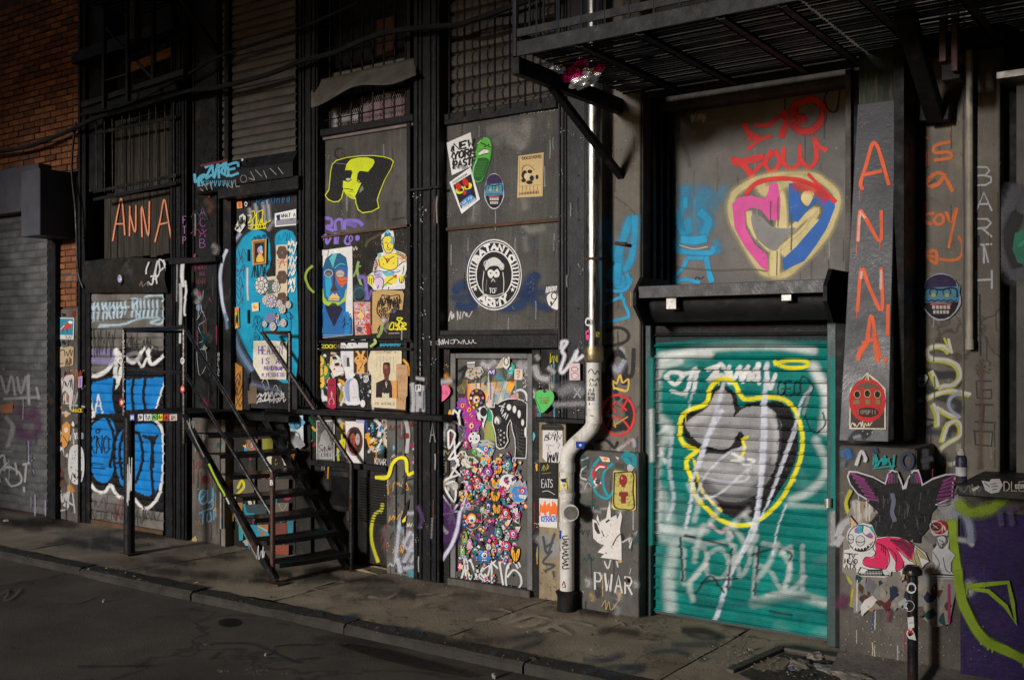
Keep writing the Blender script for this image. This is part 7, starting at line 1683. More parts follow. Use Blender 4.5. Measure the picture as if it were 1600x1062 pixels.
# -- panel G upper stickers
c = (670,150,2.722)
a = A(c)
for i, (t,w) in enumerate((('NEW',24),('YORK',19),('PASTE',15.5))):
 ox, oy = 103 + i * 4 - (3 if i==2 else 0), 204 + i * 38
 if i == 0: ox = 108
 a.text(t,ox,oy,w,30,9,'black',slope=-.24,gap=.28,lean=.06)
a.scr(115,298,165,312,12,4,'grey',sd=3).ln([(103,215),(98,235),(106,240),(100,262),(108,268),(104,292)],6,'black',smooth=False)
sheet('sticker','white tilted sticker printed with three lines of bold black capitals','sticker',[(77,200),(180,155),(196,285),(180,300),(100,338)],YP,a,(.75,.75,.75),c)
a = A(c)
a.pg([(205,230),(222,192),(245,179),(262,190),(267,220),(260,270),(240,330),(225,360),(205,366),(190,350),(194,300)],(.1,.42,.04),True)
a.pg([(204,268),(256,268),(245,320),(224,358),(206,362),(193,348),(197,300)],(.01,.1,.02),True)
for k in range(7): a.ln([(200+k*8,275),(198+k*5,345)],2,(.05,.2,.04))
for k in range(6): a.ln([(198,285+k*11),(250-k*4,278+k*12)],2,(.05,.2,.04))
a.pg([(214,240),(235,225),(257,228),(256,245),(235,248),(216,256)],'white').ln([(214,241),(236,227),(257,230)],3,'black').ln([(216,255),(236,248),(256,244)],3,'black').ln([(236,205),(248,212),(238,218)],5,'black',smooth=False).ln([(262,205),(252,212),(263,218)],5,'black',smooth=False).ln([(224,200),(236,206)],5,'black').ln([(210,205),(225,190)],4,(.3,.7,.2)).ln([(190,330),(195,300),(208,270)],6,(.2,.55,.2)).ln([(235,180),(255,184),(266,215)],4,(.2,.55,.2))
sheet('sticker','green gherkin sticker with gritted teeth and a dark net lower half','sticker',[(200,230),(218,188),(245,175),(266,187),(271,222),(264,272),(243,333),(227,364),(204,370),(186,350),(190,300)],YP,a,(.02,.2,.03),c,smooth=True)
a = A(c)
a.pg([(106,380),(182,332),(206,438),(140,480)],'black').text('OOOOOOOO',104,366,6,9,1.5,'black',slope=-.62,gap=.3)
a.ell(135,400,20,16,'lime',-.6).ell(170,385,18,14,'yellow',-.6).ell(130,388,12,22,'red',-.4).ell(160,370,12,22,'red',-.4).ell(142,400,7,7,'black').ell(166,388,7,7,'black').ell(155,412,8,10,'red').pg([(145,445),(180,420),(200,432),(204,440),(142,478)],(.05,.25,.6)).pg([(160,400),(180,395),(185,415),(165,425)],'navy').text('CULTS',138,456,8,11,2,'white',slope=-.62,gap=.3).text('REVELATION',146,470,5,10,1.8,'white',slope=-.62,gap=.2)
sheet('sticker','white bordered sticker with a red-eyed creature and blue block, tilted','sticker',[(90,368),(180,303),(220,440),(142,502)],YP,a,(.75,.75,.75),c,lift=.006)
def mask_sticker(label,crop,cx,cy,rx,ry,Y,dim=1.0):
 d = lambda q: tuple(dim*v for v in C(q))
 pts = [(cx+rx*math.cos(t)*(1+.06*math.sin(5*t)),cy+ry*math.sin(t))for t in[6.283*k/22 for k in range(22)]]
 a = A(crop).ell(cx,cy,rx*.93,ry*.93,d('black')).ell(cx,cy-ry*.5,rx*.8,ry*.45,d((.03,.02,.07)))
 a.pg([(cx-rx*.95,cy-ry*.38),(cx+rx*.98,cy-ry*.45),(cx+rx*.92,cy+ry*.2),(cx-rx*.95,cy+ry*.25)],d((.08,.25,.38)))
 for sx in (-.38,.3): a.ring(cx+sx*rx,cy-ry*.2,rx*.2,ry*.14,rx*.07,d((.02,.05,.1))).ell(cx+sx*rx,cy-ry*.08,rx*.12,ry*.08,d((.5,.4,.05)))
 a.ln([(cx-rx*.85,cy-ry*.05),(cx-rx*.8,cy-ry*.3),(cx-rx*.5,cy-ry*.36),(cx,cy-ry*.3),(cx+rx*.5,cy-ry*.38),(cx+rx*.8,cy-ry*.3),(cx+rx*.82,cy)],rx*.09,d((.01,.02,.05)))
 a.ln([(cx-rx*.8+k*rx*.16,cy+ry*(.12+.06*(k%2)))for k in range(11)],rx*.06,d('black'),smooth=False)
 for k in range(5): a.pg([(cx-rx*.45+k*rx*.19,cy+ry*.35),(cx-rx*.3+k*rx*.19,cy+ry*.35),(cx-rx*.3+k*rx*.19,cy+ry*.5),(cx-rx*.45+k*rx*.19,cy+ry*.5)],d((.6,.5,.5))).pg([(cx-rx*.4+k*rx*.17,cy+ry*.56),(cx-rx*.27+k*rx*.17,cy+ry*.56),(cx-rx*.28+k*rx*.17,cy+ry*.7),(cx-rx*.4+k*rx*.17,cy+ry*.7)],d((.6,.5,.5)))
 a.ln([(cx-rx*.5,cy+ry*.3),(cx,cy+ry*.27),(cx+rx*.5,cy+ry*.3)],rx*.1,d((.5,.12,.15)))
 sheet('mask_sticker',label,'sticker',pts,Y,a,d((.45,.45,.55)),crop,group='oval blue masked face stickers')
mask_sticker('oval blue masked face sticker on the upper grey panel below the gherkin',c,280,406,42,77,YP)
mask_sticker('oval blue masked face sticker on the right-hand concrete pilaster',(1300,120,2.413),412,830,74,90,6.27,.75)
a = A(c)
a.ln([(388,262),(488,248),(482,424),(386,430),(388,262)],2,(.3,.22,.1),smooth=False).text('OOCO',398,262,8,10,3,'black',slope=-.1).text('VOVO',440,256,8,12,4,(.15,.1,.05),slope=-.1)
a.ell(408,335,12,18,'black',.2).ell(432,322,10,8,'black').ell(440,350,9,12,'black').ell(405,360,10,8,'black').ell(462,345,6,10,'black').ell(430,368,14,8,'black').ell(420,342,13,14,(.62,.5,.3)).ln([(398,320),(405,300),(430,296),(452,316)],2,'black').ln([(390,385),(482,378)],1.5,(.3,.2,.1)).text('HHMMHHM',390,410,9,12,3,(.2,.13,.06),slope=-.08)
for k in range(5): a.ln([(400+k*16,385),(400+k*16,405)],1.5,(.35,.25,.12))
sheet('poster','yellowed wanted-style print with black ink blots on the upper grey panel','poster',[(382,256),(491,241),(486,427),(378,433)],YP,a,(.58,.42,.2),c)

cx, cy, rx, ry = 280, 760, 117, 151
a = A(c)
E_ = lambda r: (rx*r,ry*r)
a.ell(cx,cy,*E_(.965),'black',n=36).ell(cx,cy,*E_(.93),'white',n=36).ell(cx,cy,*E_(.905),'black',n=36).ring(cx,cy,*E_(.66),5,'white',n=36)
def arc_text(t,r0,a0,a1,h,w,lw,flip=False):
 for i, ch in enumerate(t):
  th = math.radians(a0+(a1-a0)*i/(len(t)-1)); rr = r0
  ux, uy = math.cos(th), math.sin(th)
  tx, ty = (-uy,ux) if not flip else (uy,-ux)
  for st_ in FONT[ch]:
   pts = []
   for p in st_:
    s_ = (p[0]-.5) * w; o_ = (.5-p[1]) * h * (1 if not flip else-1)
    pts.append((cx+rx*(ux*(rr+o_)+tx*s_),cy+ry*(uy*(rr+o_)+ty*s_)))
   a.ln(pts,lw,'white',smooth=False)
arc_text('BATANIC',.785,216,324,.17,.19,10)
arc_text('ARMY',.785,122,62,.2,.22,11,True)
for th in (150,32):
 t_ = math.radians(th); sx, sy = cx + rx * .79 * math.cos(t_), cy + ry * .79 * math.sin(t_)
 a.pg([(sx+(10 if k%2==0 else 4)*math.sin(6.283*k/10),sy-(12 if k%2==0 else 5)*math.cos(6.283*k/10))for k in range(10)],'white')
for sd_ in (-1,1):
 for row in range(8):
  th = math.radians((180 if sd_<0 else 0)+sd_*(-28+row*7.4));
  for q in (0,1,2): a.ln([(cx+rx*(.70+q*.075)*math.cos(th),cy+ry*(.70+q*.075)*math.sin(th)),(cx+rx*(.745+q*.075)*math.cos(th),cy+ry*(.745+q*.075)*math.sin(th)+random.uniform(-3,3))],7,'white')
a.pg([(242,728),(250,700),(280,686),(305,698),(318,720),(322,738),(310,734),(290,722),(262,726),(246,742)],(.62,.62,.62),True)
a.ring(248,715,10,14,4,'lgrey').ring(313,725,9,14,4,'lgrey').pg([(254,745),(268,738),(280,745),(294,736),(304,752),(300,768),(284,772),(278,764),(268,776),(256,766)],(.7,.7,.7),True).ell(266,754,4,3,'black').ell(290,752,4,3,'black').ln([(270,790),(276,778),(284,790)],4,'lgrey').ln([(238,745),(232,800),(236,850)],4,'lgrey').ln([(318,750),(322,790),(320,845)],4,'lgrey').ln([(236,842),(280,850),(320,838)],4,'lgrey').ln([(250,780),(246,830)],4,(.15,.15,.15))
a.text('TCF',261,818,9,20,3,'white',gap=.25)
sheet('logo_poster','round black and white logo poster with lettering circling a hatted ape head','poster',[(cx+rx*math.cos(6.283*k/44),cy+ry*math.sin(6.283*k/44))for k in range(44)],YP+.01,a,(.72,.72,.72),c)
a = A(c).pg([(505,850),(528,835),(550,845),(552,905),(525,900),(508,880)],(.7,.7,.68),True).ring(535,850,12,14,4,'black').ell(522,880,4,8,'black').ln([(520,895),(545,860)],4,'black')
for k in range(8): a.ln([(500+k*6,836-1.6*k+(k%2)*3),(504+k*6,812-k*.6)],3.5,'white')
sheet('sticker','white spiky-haired head sticker at the right edge of the lower grey panel','sticker',[(495,830),(500,808),(515,812),(525,800),(540,808),(552,808),(552,915),(530,910),(508,890)],YP+.01,a,(.08,.08,.08),c)
# -- board of posters under the sill
c = (480,530,8.847); yb = 6.2
sheet('torn_paper','torn strips of white paper hanging over the board between ochre faces and the antlered print','poster',[(468,60),(500,15),(550,80),(600,10),(650,0),(700,80),(730,10),(810,0),(845,50),(845,130),(650,130),(650,480),(600,560),(540,540),(520,420),(470,300)],yb,
A(c).ln([(530,230),(540,380)],30,'lgrey',8,.8).ln([(590,250),(630,380)],34,'white',3).ln([(570,260),(575,370)],20,'dark',5,.6).ln([(475,155),(840,108)],4,'grey').ln([(520,400),(650,400)],26,'white',4).ell(628,80,9,9,'black').ln([(560,420),(640,500)],50,'white',8),(.62,.64,.68),c)
face = [(90,300),(120,240),(190,210),(245,240),(270,340),(305,380),(320,470),(300,520),(270,560),(270,640),(230,690),(160,680),(110,620),(85,540),(45,490),(60,450),(90,420),(100,360)]
a = A(c).pg([(100,310),(130,260),(190,225),(235,250),(250,330),(215,400),(150,360)],(.75,.42,.05)).pg([(95,400),(160,380),(220,400),(230,480),(180,520),(110,490)],(.75,.45,.06)).pg([(255,360),(300,390),(305,460),(270,500),(235,470)],(.72,.4,.05)).pg([(110,520),(180,530),(250,500),(262,600),(230,670),(160,665),(120,600)],(.78,.48,.06))
a.pg([(92,270),(110,260),(130,300),(100,310)],(.7,.1,.3)).pg([(150,300),(190,290),(210,320),(170,345)],'black').pg([(140,325),(180,340),(165,365),(140,350)],(.7,.06,.3)).ell(182,265,14,10,'dred').ell(130,425,16,24,(.5,.62,.4)).ell(128,428,6,10,'black').pg([(140,600),(180,580),(220,600),(190,620)],'black').pg([(150,625),(195,615),(190,645),(160,640)],(.7,.06,.3)).pg([(245,550),(262,540),(262,600),(248,590)],(.6,.1,.15)).ell(168,560,9,8,'dred')
for pts in ([(100,310),(130,260),(190,225),(235,250),(250,330),(180,390),(105,320)],[(95,400),(90,470),(110,500)],[(215,400),(240,380),(230,480)],[(180,390),(185,470)],[(110,520),(120,600),(160,665),(230,670),(262,600),(250,510)],[(50,490),(90,510),(130,550),(180,520),(240,500)],[(250,340),(295,390),(300,460),(270,520)],[(150,440),(140,500)],[(145,365),(180,385)]): a.ln(pts,6,'black')
sheet('sticker','green-edged ochre yellow sticker of piled grimacing faces','sticker',face,yb,a,(.02,.33,.13),c,lift=.008)
sheet('sticker','collage sticker of a face in pixel sunglasses with white collar','sticker',[(330,240),(420,215),(480,270),(485,330),(470,370),(510,400),(515,470),(440,500),(380,520),(350,440),(320,380)],yb,A(c).pg([(345,240),(400,230),(430,270),(380,300)],'black').pg([(370,280),(410,275),(412,305),(375,312)],(.5,.5,.5)).pg([(430,275),(470,272),(470,300),(432,304)],(.5,.5,.5)).pg([(385,330),(450,320),(460,355),(420,380),(395,365)],'black').ln([(380,370),(480,365)],10,(.6,.3,.2)).ell(385,412,12,14,'red').ln([(400,440),(500,430)],5,'lgrey').pg([(330,260),(360,250),(350,360),(330,350)],(.75,.5,.1)),(.68,.66,.62),c,lift=.007)
a = A(c)
BR = (.7,.36,.1)
a.pg([(655,120),(850,118),(850,468),(658,468)],(.05,.025,.01)).pg([(700,468),(705,350),(665,300),(670,260),(720,220),(700,180),(690,160),(715,150),(740,190),(757,215),(775,190),(790,150),(820,160),(805,190),(790,225),(840,265),(845,300),(800,350),(805,468)],BR)
a.ln([(668,280),(700,310),(757,300),(810,310),(842,280)],6,(.3,.12,.03)).ell(715,262,16,12,(.05,.02,.01)).ell(800,262,16,12,(.05,.02,.01)).ring(705,165,20,14,6,(.8,.5,.2)).ring(795,165,20,14,6,(.8,.5,.2)).ln([(757,225),(757,290)],5,(.35,.15,.04)).ln([(740,300),(757,310),(775,300)],5,(.3,.1,.03)).ln([(725,435),(750,400),(760,380),(780,330)],5,'black').ell(730,432,9,9,'black').ell(757,384,8,8,'black').ell(778,332,8,8,'black').text('UII',812,380,5,22,3,(.7,.36,.1),dy=26)
sheet('print','brown print of a horned, long-armed figure with hands over the eyes','print',[(650,116),(853,116),(853,474),(655,474)],yb,a,(.65,.6,.55),c,lift=.012)
a = A(c).text('DON',962,165,32,30,5,(.1,.09,.07),gap=.25).text('T',1075,163,24,30,5,(.1,.09,.07)).text('BE',1112,163,32,30,5,(.1,.09,.07),gap=.25).text('A',1212,163,30,28,5,(.1,.09,.07)).text('TO ANIMALS',950,868,22,34,5,(.08,.07,.06),gap=.24,slope=.012)
for k in range(6):
 for j in range(18 if k in(1,2,3)else 14):
  if 1050 < 975 + k * 46 + 12 < 1160 and 236 + j * 15 > 310: continue
  a.text(random.choice('HERAESIN'),968+k*46,236+j*15,13,9,2,(.45,.4,.28))
SK = (.13,.035,.02)
a.pg([(965,800),(970,600),(1060,560),(1090,545),(1110,545),(1150,565),(1215,590),(1215,640),(1212,690),(1200,806)],(.02,.014,.014)).pg([(1165,580),(1245,570),(1245,810),(1195,808),(1205,690)],(.6,.22,.05),a=.0).ln([(1222,580),(1225,800)],22,(.65,.32,.1),12,.7)
a.pg([(1062,400),(1065,340),(1080,322),(1140,320),(1158,340),(1160,400),(1158,460),(1140,510),(1138,560),(1105,580),(1085,550),(1078,500),(1065,460)],SK).pg([(1068,360),(1070,332),(1085,318),(1140,316),(1156,334),(1156,362)],(.025,.01,.008)).ln([(1130,400),(1135,440),(1122,450)],4,(.3,.09,.06)).ell(1108,405,12,5,'black').ell(1146,404,9,5,'black').ln([(1110,475),(1145,472)],6,(.28,.03,.03)).ln([(1105,398),(1100,360)],14,(.3,.1,.07),8,.5).ell(1110,610,14,26,'bone').ell(1112,606,8,14,'black').ln([(1108,640),(1112,665)],8,'bone').ln([(1065,700),(1075,680)],5,(.3,.05,.03))
a.pg([(1052,740),(1075,735),(1080,760),(1095,738),(1120,750),(1148,738),(1150,808),(1130,812),(1090,800),(1055,808)],'bone')
sheet('poster','tall cream poster of a flat-topped figure in a dark suit reading DONT BE A','poster',[(900,135),(990,125),(1170,122),(1290,128),(1318,170),(1316,340),(1245,345),(1245,960),(905,935),(900,860),(900,500),(840,400),(860,250)],yb,a,(.66,.57,.4),c,lift=.009)
sheet('torn_paper','narrow brown wrapping paper strip beside the cream poster','poster',[(1240,345),(1395,355),(1400,430),(1392,780),(1375,800),(1365,975),(1240,960)],yb,A(c).scr(1262,390,1370,420,9,3,(.3,.18,.1),sd=1).scr(1262,500,1370,600,12,2.5,(.35,.2,.12),sd=2).scr(1262,700,1360,730,8,2.5,(.3,.18,.1),sd=3).scr(1260,780,1350,860,12,2.5,(.35,.2,.12),sd=4).ln([(1255,330),(1290,335)],12,'lpink'),(.5,.3,.16),c,lift=.007)
a = A(c).ln([(310,600),(395,595)],3,(.1,0,.02)).ln([(320,632),(385,630)],12,(.08,0,.02)).ln([(330,580),(385,576)],6,(.15,0,.03)).ln([(335,665),(380,664)],4,(.1,0,.02)).ln([(350,720),(348,790)],10,'lpink').pg([(340,740),(352,718),(364,745),(360,800),(344,800)],(.6,.35,.35)).ln([(330,810),(315,870),(325,900)],10,(.6,.35,.35)).ln([(370,810),(385,870),(372,900)],10,(.6,.35,.35)).ln([(325,820),(375,815)],6,(.6,.35,.35))
sheet('sticker','crimson vertical poster with a pale pink diagram figure','poster',[(295,560),(340,545),(410,548),(412,940),(365,965),(288,930)],yb,a,(.34,.012,.05),c,lift=.01)
lady = [(525,700),(530,620),(570,550),(640,530),(700,570),(725,680),(730,800),(750,880),(690,910),(620,905),(560,900),(540,800)]
a = A(c).pg([(528,700),(540,600),(590,550),(650,545),(600,600),(590,700),(600,860),(560,840),(540,780)],(.25,.35,.55),True).pg([(600,590),(650,560),(690,590),(700,700),(690,790),(640,830),(610,780),(600,680)],(.66,.62,.66),True)
for k in range(9): a.ln([(560+k*6,570),(540+k*7,680),(560+k*6,850)],3,(.2,.2,.45)if k%2 else(.5,.55,.7))
a.ln([(630,640),(650,632)],4,(.5,.2,.45)).ln([(665,640),(685,636)],4,(.5,.2,.45)).ln([(655,650),(664,700),(650,706)],3,(.4,.25,.4)).ln([(632,800),(660,805),(700,795)],4,'dark').ln([(700,590),(720,700),(715,860)],5,(.4,.4,.55))
sheet('sticker','pale cut-out drawing of a woman with long violet-blue hair','poster',lady,yb,a,(.68,.68,.7),c,lift=.01,smooth=True)
sheet('sticker','small round white sticker under the long-haired woman drawing','sticker',[(782+34*math.cos(t),885+52*math.sin(t))for t in[6.283*k/16 for k in range(16)]],yb,A(c).ln([(770,885),(795,884)],3,'lgrey'),(.68,.7,.7),c,lift=.011)
sheet('sticker','white sticker with a black hexagon eye beside the cream poster','sticker',[(790,500),(850,495),(860,560),(830,600),(790,590)],yb,A(c).ring(820,545,20,34,8,'black').ell(820,545,8,14,'black'),(.68,.68,.68),c,lift=.006)
# -- below the ledge
c = (470,520,4.826); yl = 6.215
a = A(c).pg([(125,668),(252,664),(250,965),(128,960)],(.1,.1,.1)).pg([(160,760),(190,720),(215,770),(245,880),(245,950),(135,950),(135,850)],(.3,.3,.3)).text('SAFE',175,672,12,18,3,'lgrey',gap=.2).ln([(170,845),(140,850),(150,870),(165,880),(140,895)],4,'black').scr(165,855,240,890,10,4,'black',sd=5).text('LIVES',160,905,12,26,4,'black',gap=.2).speck(130,670,250,955,40,4,(.4,.4,.4),sd=4)
sheet('poster','grey photocopied poster with scrawled black script behind the handrail','poster',[(120,660),(258,656),(256,972),(122,966)],yl,a,(.6,.6,.6),c)
a = A(c).ell(408,815,54,96,'black',n=26).ell(396,800,20,46,(.32,.06,.04)).ell(432,800,17,44,(.4,.33,.3)).ell(408,870,26,26,(.12,.02,.02))
for k, cc in enumerate(('dred','black','wine','dgreen','red','black')): a.ring(409+random.uniform(-3,3),815,50+k*2.4,92+k*3.2,3,cc)
a.ln([(385,800),(400,797)],4,'black').ln([(398,800),(392,830),(402,835)],3,'black').ln([(385,855),(405,850)],4,'red').ln([(425,795),(440,797)],4,'black').ln([(430,830),(440,826)],3,'dred').ln([(370,740),(390,720),(430,715),(450,745)],8,'black').ell(410,850,5,8,'red').ln([(425,665),(480,668)],12,'lilac',3,.5)
sheet('poster','white poster with two dark scribbled faces inside a red and black oval','poster',[(338,664),(480,668),(477,987),(352,978)],yl,a,(.68,.64,.64),c)
sheet('sticker','blue and white spiral-eye sticker on the corner of the wall beside the door sill','sticker',[(-70,625),(30,620),(35,850),(-60,870)],6.18,A(c).ln([(-60,640),(-30,700),(20,660)],34,(.1,.35,.55),8).ln([(-50,850),(-20,800),(20,850)],30,(.3,.3,.32),8).ring(-10,690,22,30,8,'black').ring(-8,695,10,14,5,'black').ln([(-30,740),(0,760),(10,800)],6,'black'),(.55,.6,.65),c,lift=.02)
# -- hearts
def heart(label,pts,Y,col,tx,cr,lift=.02):
 sheet('heart_sticker',label,'sticker',pts,Y,tx,col,cr,smooth=True,lift=lift)
c = (670,520,4.826)
heart('pink heart-shaped sticker left of the sticker-covered door',[(60,400),(75,372),(105,362),(118,390),(150,392),(172,420),(170,460),(130,505),(95,522),(70,505),(62,450)],YS-.03,(.75,.14,.3),A(c).text('NEVE IN',80,425,8,8,2,(.25,.02,.1),slope=.22,gap=.3).text('MORE IF',84,440,8,8,2,(.25,.02,.1),slope=.22,gap=.3).ln([(68,410),(74,480),(95,512)],2,'lpink'),c)
heart('green heart-shaped sticker right of the sticker-covered door',[(812,480),(825,440),(860,430),(885,450),(915,432),(950,450),(955,500),(925,550),(865,602),(835,560)],YS-.07,(.1,.5,.12),A(c).text('THIS LOVE',845,486,7,9,2,(.4,.02,.02),gap=.2).text('IS WORTH',850,504,7,9,2,(.4,.02,.02),gap=.2).text('IT BABY',852,521,7,9,2,(.4,.02,.02),gap=.2).ln([(822,450),(822,500),(860,588)],2,'dgreen'),c)
sheet('sticker','pink bordered sticker with two white shapes on the iron column left of the pipe','sticker',[(118,255),(180,255),(181,355),(119,355)],6.14,A((860,500,3.795)).ring(150,290,20,14,3,'dark').ring(150,330,22,18,3,'dark'),(.66,.5,.52),(860,500,3.795),lift=.012)
c = (670,520,4.826)
a = A(c).scr(880,765,1000,810,12,5,'black',sd=3).text('S',885,765,25,45,6,'black').ln([(905,850),(910,880),(925,900)],3,'black').ln([(960,825),(990,840),(975,870)],3,'black').ln([(890,850),(900,840),(940,850),(950,840)],3,'black').scr(895,905,975,965,12,7,'black',sd=6).scr(905,740,990,770,6,3,'black',sd=9)
sheet('poster','white paper with black wildstyle lettering beside the pipe elbow','poster',[(862,732),(1012,735),(1015,900),(985,975),(890,970),(862,940)],6.2,a,(.64,.62,.62),c,lift=.006)
sheet('sticker','faded black arch-shaped sticker above the wildstyle paper','sticker',[(850,720),(855,690),(920,680),(1000,690),(1020,715),(1015,732),(855,730)],6.2,A(c).ln([(870,700),(1000,705)],6,(.05,.05,.05)),(.02,.02,.02),c,lift=.004)
c = (670,720,4.4235)
a = A(c).text('EATS',785,125,16,56,5,(.6,.6,.6),gap=.25).ln([(790,210),(830,205),(875,230)],4,(.6,.6,.6)).scr(785,25,835,60,8,4,(.35,.28,.05),sd=5).ln([(785,85),(850,80)],3,(.35,.28,.05))
sheet('poster','black square sheet with chalky lettering left of the white pipe','poster',[(770,8),(893,12),(893,260),(768,254)],6.2,a,(.014,.014,.016),c,lift=.008)
a = A(c).scr(775,290,890,370,26,9,'orange',sd=3).ln([(785,310),(800,350),(830,320),(860,360),(885,310)],14,'orange').text('KERACH',784,378,14,38,6,(.03,.12,.6),gap=.25,smooth=False)
sheet('poster','white sheet with orange scribble and blue lettering left of the white pipe','poster',[(768,254),(895,262),(893,462),(768,450)],6.2,a,(.68,.64,.62),c,lift=.008)
a = A(c).pg([(1288,72),(1420,80),(1425,325),(1285,318)],(.5,.42,.12)).speck(1290,80,1420,320,60,8,(.32,.27,.06),sd=4).ln([(1290,80),(1360,74),(1420,84),(1418,200),(1424,320),(1360,330),(1290,310),(1286,200),(1290,80)],8,(.03,.03,.02),smooth=True).ell(1350,130,27,40,(.25,.02,.02)).ell(1342,116,7,10,(.5,.2,.18)).pg([(1340,168),(1360,168),(1364,178),(1336,178)],(.25,.02,.02)).ln([(1350,178),(1350,205)],3,'bone').pg([(1325,210),(1380,210),(1384,235),(1368,245),(1366,290),(1338,290),(1336,245),(1320,235)],(.22,.02,.02)).ln([(1325,236),(1380,236)],3,'brown')
sheet('sticker','yellow bordered panel sticker with a red balloon over a red shape','poster',[(1292,62),(1420,75),(1434,90),(1436,330),(1424,340),(1280,332),(1274,318),(1280,72)],6.1,a,(.62,.52,.1),c,lift=.008,thick=.003)
a = A(c).pg([(1145,420),(1165,430),(1190,500),(1170,500),(1150,470)],(.05,.03,.03)).ln([(1230,420),(1250,405)],12,'black').ln([(1275,580),(1300,530),(1330,500)],8,(.1,.02,.03)).ln([(1200,480),(1215,520)],6,'dark').ln([(1160,400),(1180,440)],5,'dark').speck(1180,480,1330,640,26,4,(.2,.18,.17),sd=5)
sheet('torn_paper','ragged white torn poster remnant on the grey pier base','poster',[(1135,400),(1160,410),(1170,365),(1185,420),(1230,390),(1240,330),(1256,280),(1262,390),(1300,370),(1305,400),(1330,345),(1340,380),(1325,470),(1335,560),(1336,682),(1190,665),(1215,640),(1170,628),(1215,580),(1170,560),(1140,530)],6.1,a,(.66,.63,.61),c,lift=.006)
# -- right plinth: wings, crouching creature, thinker-like figure
c = (1300,720,5.055); yw = YPL - .028
wing = [(120,120),(135,75),(200,80),(330,120),(420,170),(440,100),(470,65),(520,80),(550,150),(565,200),(600,130),(640,70),(685,65),(700,110),(720,180),(800,130),(900,100),(995,95),(990,130),(960,160),(960,200),(950,290),(820,350),(780,400),(760,520),(700,590),(420,590),(330,560),(320,480),(380,400),(300,320),(200,260),(140,180)]
a = A(c).pg([(132,120),(145,88),(200,92),(330,132),(425,185),(450,105),(475,78),(512,92),(540,160),(560,225),(590,215),(606,140),(645,84),(676,80),(690,120),(712,195),(800,145),(900,112),(980,106),(950,160),(945,285),(815,340),(770,400),(750,515),(695,580),(425,580),(340,555),(330,485),(395,400),(305,312),(205,250),(150,180)],(.012,.012,.014))
MG = (.2,.035,.15)
for i in range(7): a.ln([(150+i*22,95+i*34),(260+i*18,150+i*26)],8,MG,3,.85)
for i in range(6): a.ln([(975-i*4,115+i*34),(880-i*10,160+i*28)],8,MG,3,.85)
for i in range(4): a.ln([(455+i*20,100-abs(i-1)*5),(450+i*22,170)],9,MG if i<2 else(.05,.05,.05),2,.9).ln([(680-i*18,100),(700-i*22,170)],9,MG if i<2 else(.05,.05,.05),2,.9)
for i in range(9): a.ln([(160+i*18,112+i*24),(270+i*15,165+i*20),(380,240+i*12)],3,(.01,.01,.01)); a.ln([(965-i*3,125+i*26),(870,180+i*22),(760,240+i*12)],3,(.01,.01,.01))
for i in range(60):
 x_ = random.uniform(330,790); y_ = random.uniform(180,500); a.ln([(x_,y_),(x_+random.uniform(-14,14),y_+random.uniform(30,80))],3,(.07,.07,.08)if i%2 else(.006,.006,.007),1,.8)
a.ln([(815,350),(768,405),(752,520),(695,590),(420,590),(330,560),(322,485),(385,400),(300,318)],26,'black',2,smooth=False)
for i in range(24): a.ln([(420+i*12,560),(415+i*12+random.uniform(-5,5),600+random.uniform(0,50))],8,(.01,.01,.011),3,.9)
a.ln([(480,260),(490,320),(478,400),(500,470)],12,(.12,.13,.18),6,.7)
sheet('paste_up','pair of black and magenta spread wings paste-up over the torn posters','poster',wing,yw,a,(.5,.47,.52),c)
cre = [(145,415),(180,470),(205,500),(250,485),(320,500),(345,560),(360,595),(450,590),(560,600),(660,660),(740,720),(770,790),(740,810),(700,860),(680,820),(600,810),(575,930),(555,935),(545,870),(470,870),(465,905),(420,915),(230,905),(200,880),(195,845),(95,840),(100,700),(150,690),(120,600),(130,550),(150,520)]
a = A(c)
CR = (.62,.02,.1)
a.pg([(350,610),(450,595),(560,605),(655,665),(640,780),(610,770),(560,720),(520,690),(575,790),(560,840),(510,870),(510,800),(440,680),(380,640)],CR,False).pg([(360,620),(420,650),(450,700),(450,800),(420,850),(340,840),(270,820),(255,790),(270,755),(330,760),(350,700),(345,650)],CR,True)
a.pg([(560,605),(655,665),(630,770),(560,700),(480,640)],(.2,.01,.05)).ln([(470,620),(560,640),(620,690)],10,(.1,.01,.03),3,.8)
a.ell(240,605,112,108,'black',n=26).ell(240,605,105,101,(.58,.57,.56),n=26).pg([(180,560),(210,510),(260,500),(250,560),(215,570)],(.03,.3,.36)).pg([(180,540),(200,515),(215,550),(195,565)],(.3,.1,.4)).pg([(270,580),(310,560),(335,590),(300,600)],(.3,.1,.35)).pg([(300,520),(320,510),(335,545),(325,560)],(.03,.3,.36)).pg([(300,600),(335,595),(325,615)],'orange').ln([(250,500),(250,560),(300,600),(330,590)],5,'black')
a.ell(155,610,24,38,'black').ell(155,610,20,33,(.5,.5,.5)).ell(230,625,38,44,'black').ell(230,625,33,39,(.5,.5,.5)).ln([(133,606),(155,618),(178,612)],6,'black').ln([(195,628),(230,640),(265,628)],6,'black').ln([(150,670),(200,705),(260,705),(310,660),(330,630)],5,'black').pg([(165,675),(200,685),(260,682),(315,640),(300,680),(255,708),(200,708)],'black')
for k in range(6): a.pg([(172+k*24,678-(k>3)*(k-3)*12),(188+k*24,680-(k>3)*(k-3)*12),(180+k*24,700-(k>3)*(k-3)*14)],'white')
a.pg([(147,425),(160,520),(205,495),(175,465)],(.5,.4,.25)).ln([(147,425),(152,520),(205,497),(147,425)],5,'black',smooth=False).ln([(150,470),(178,465)],4,'orange').ln([(155,495),(195,482)],4,'orange')
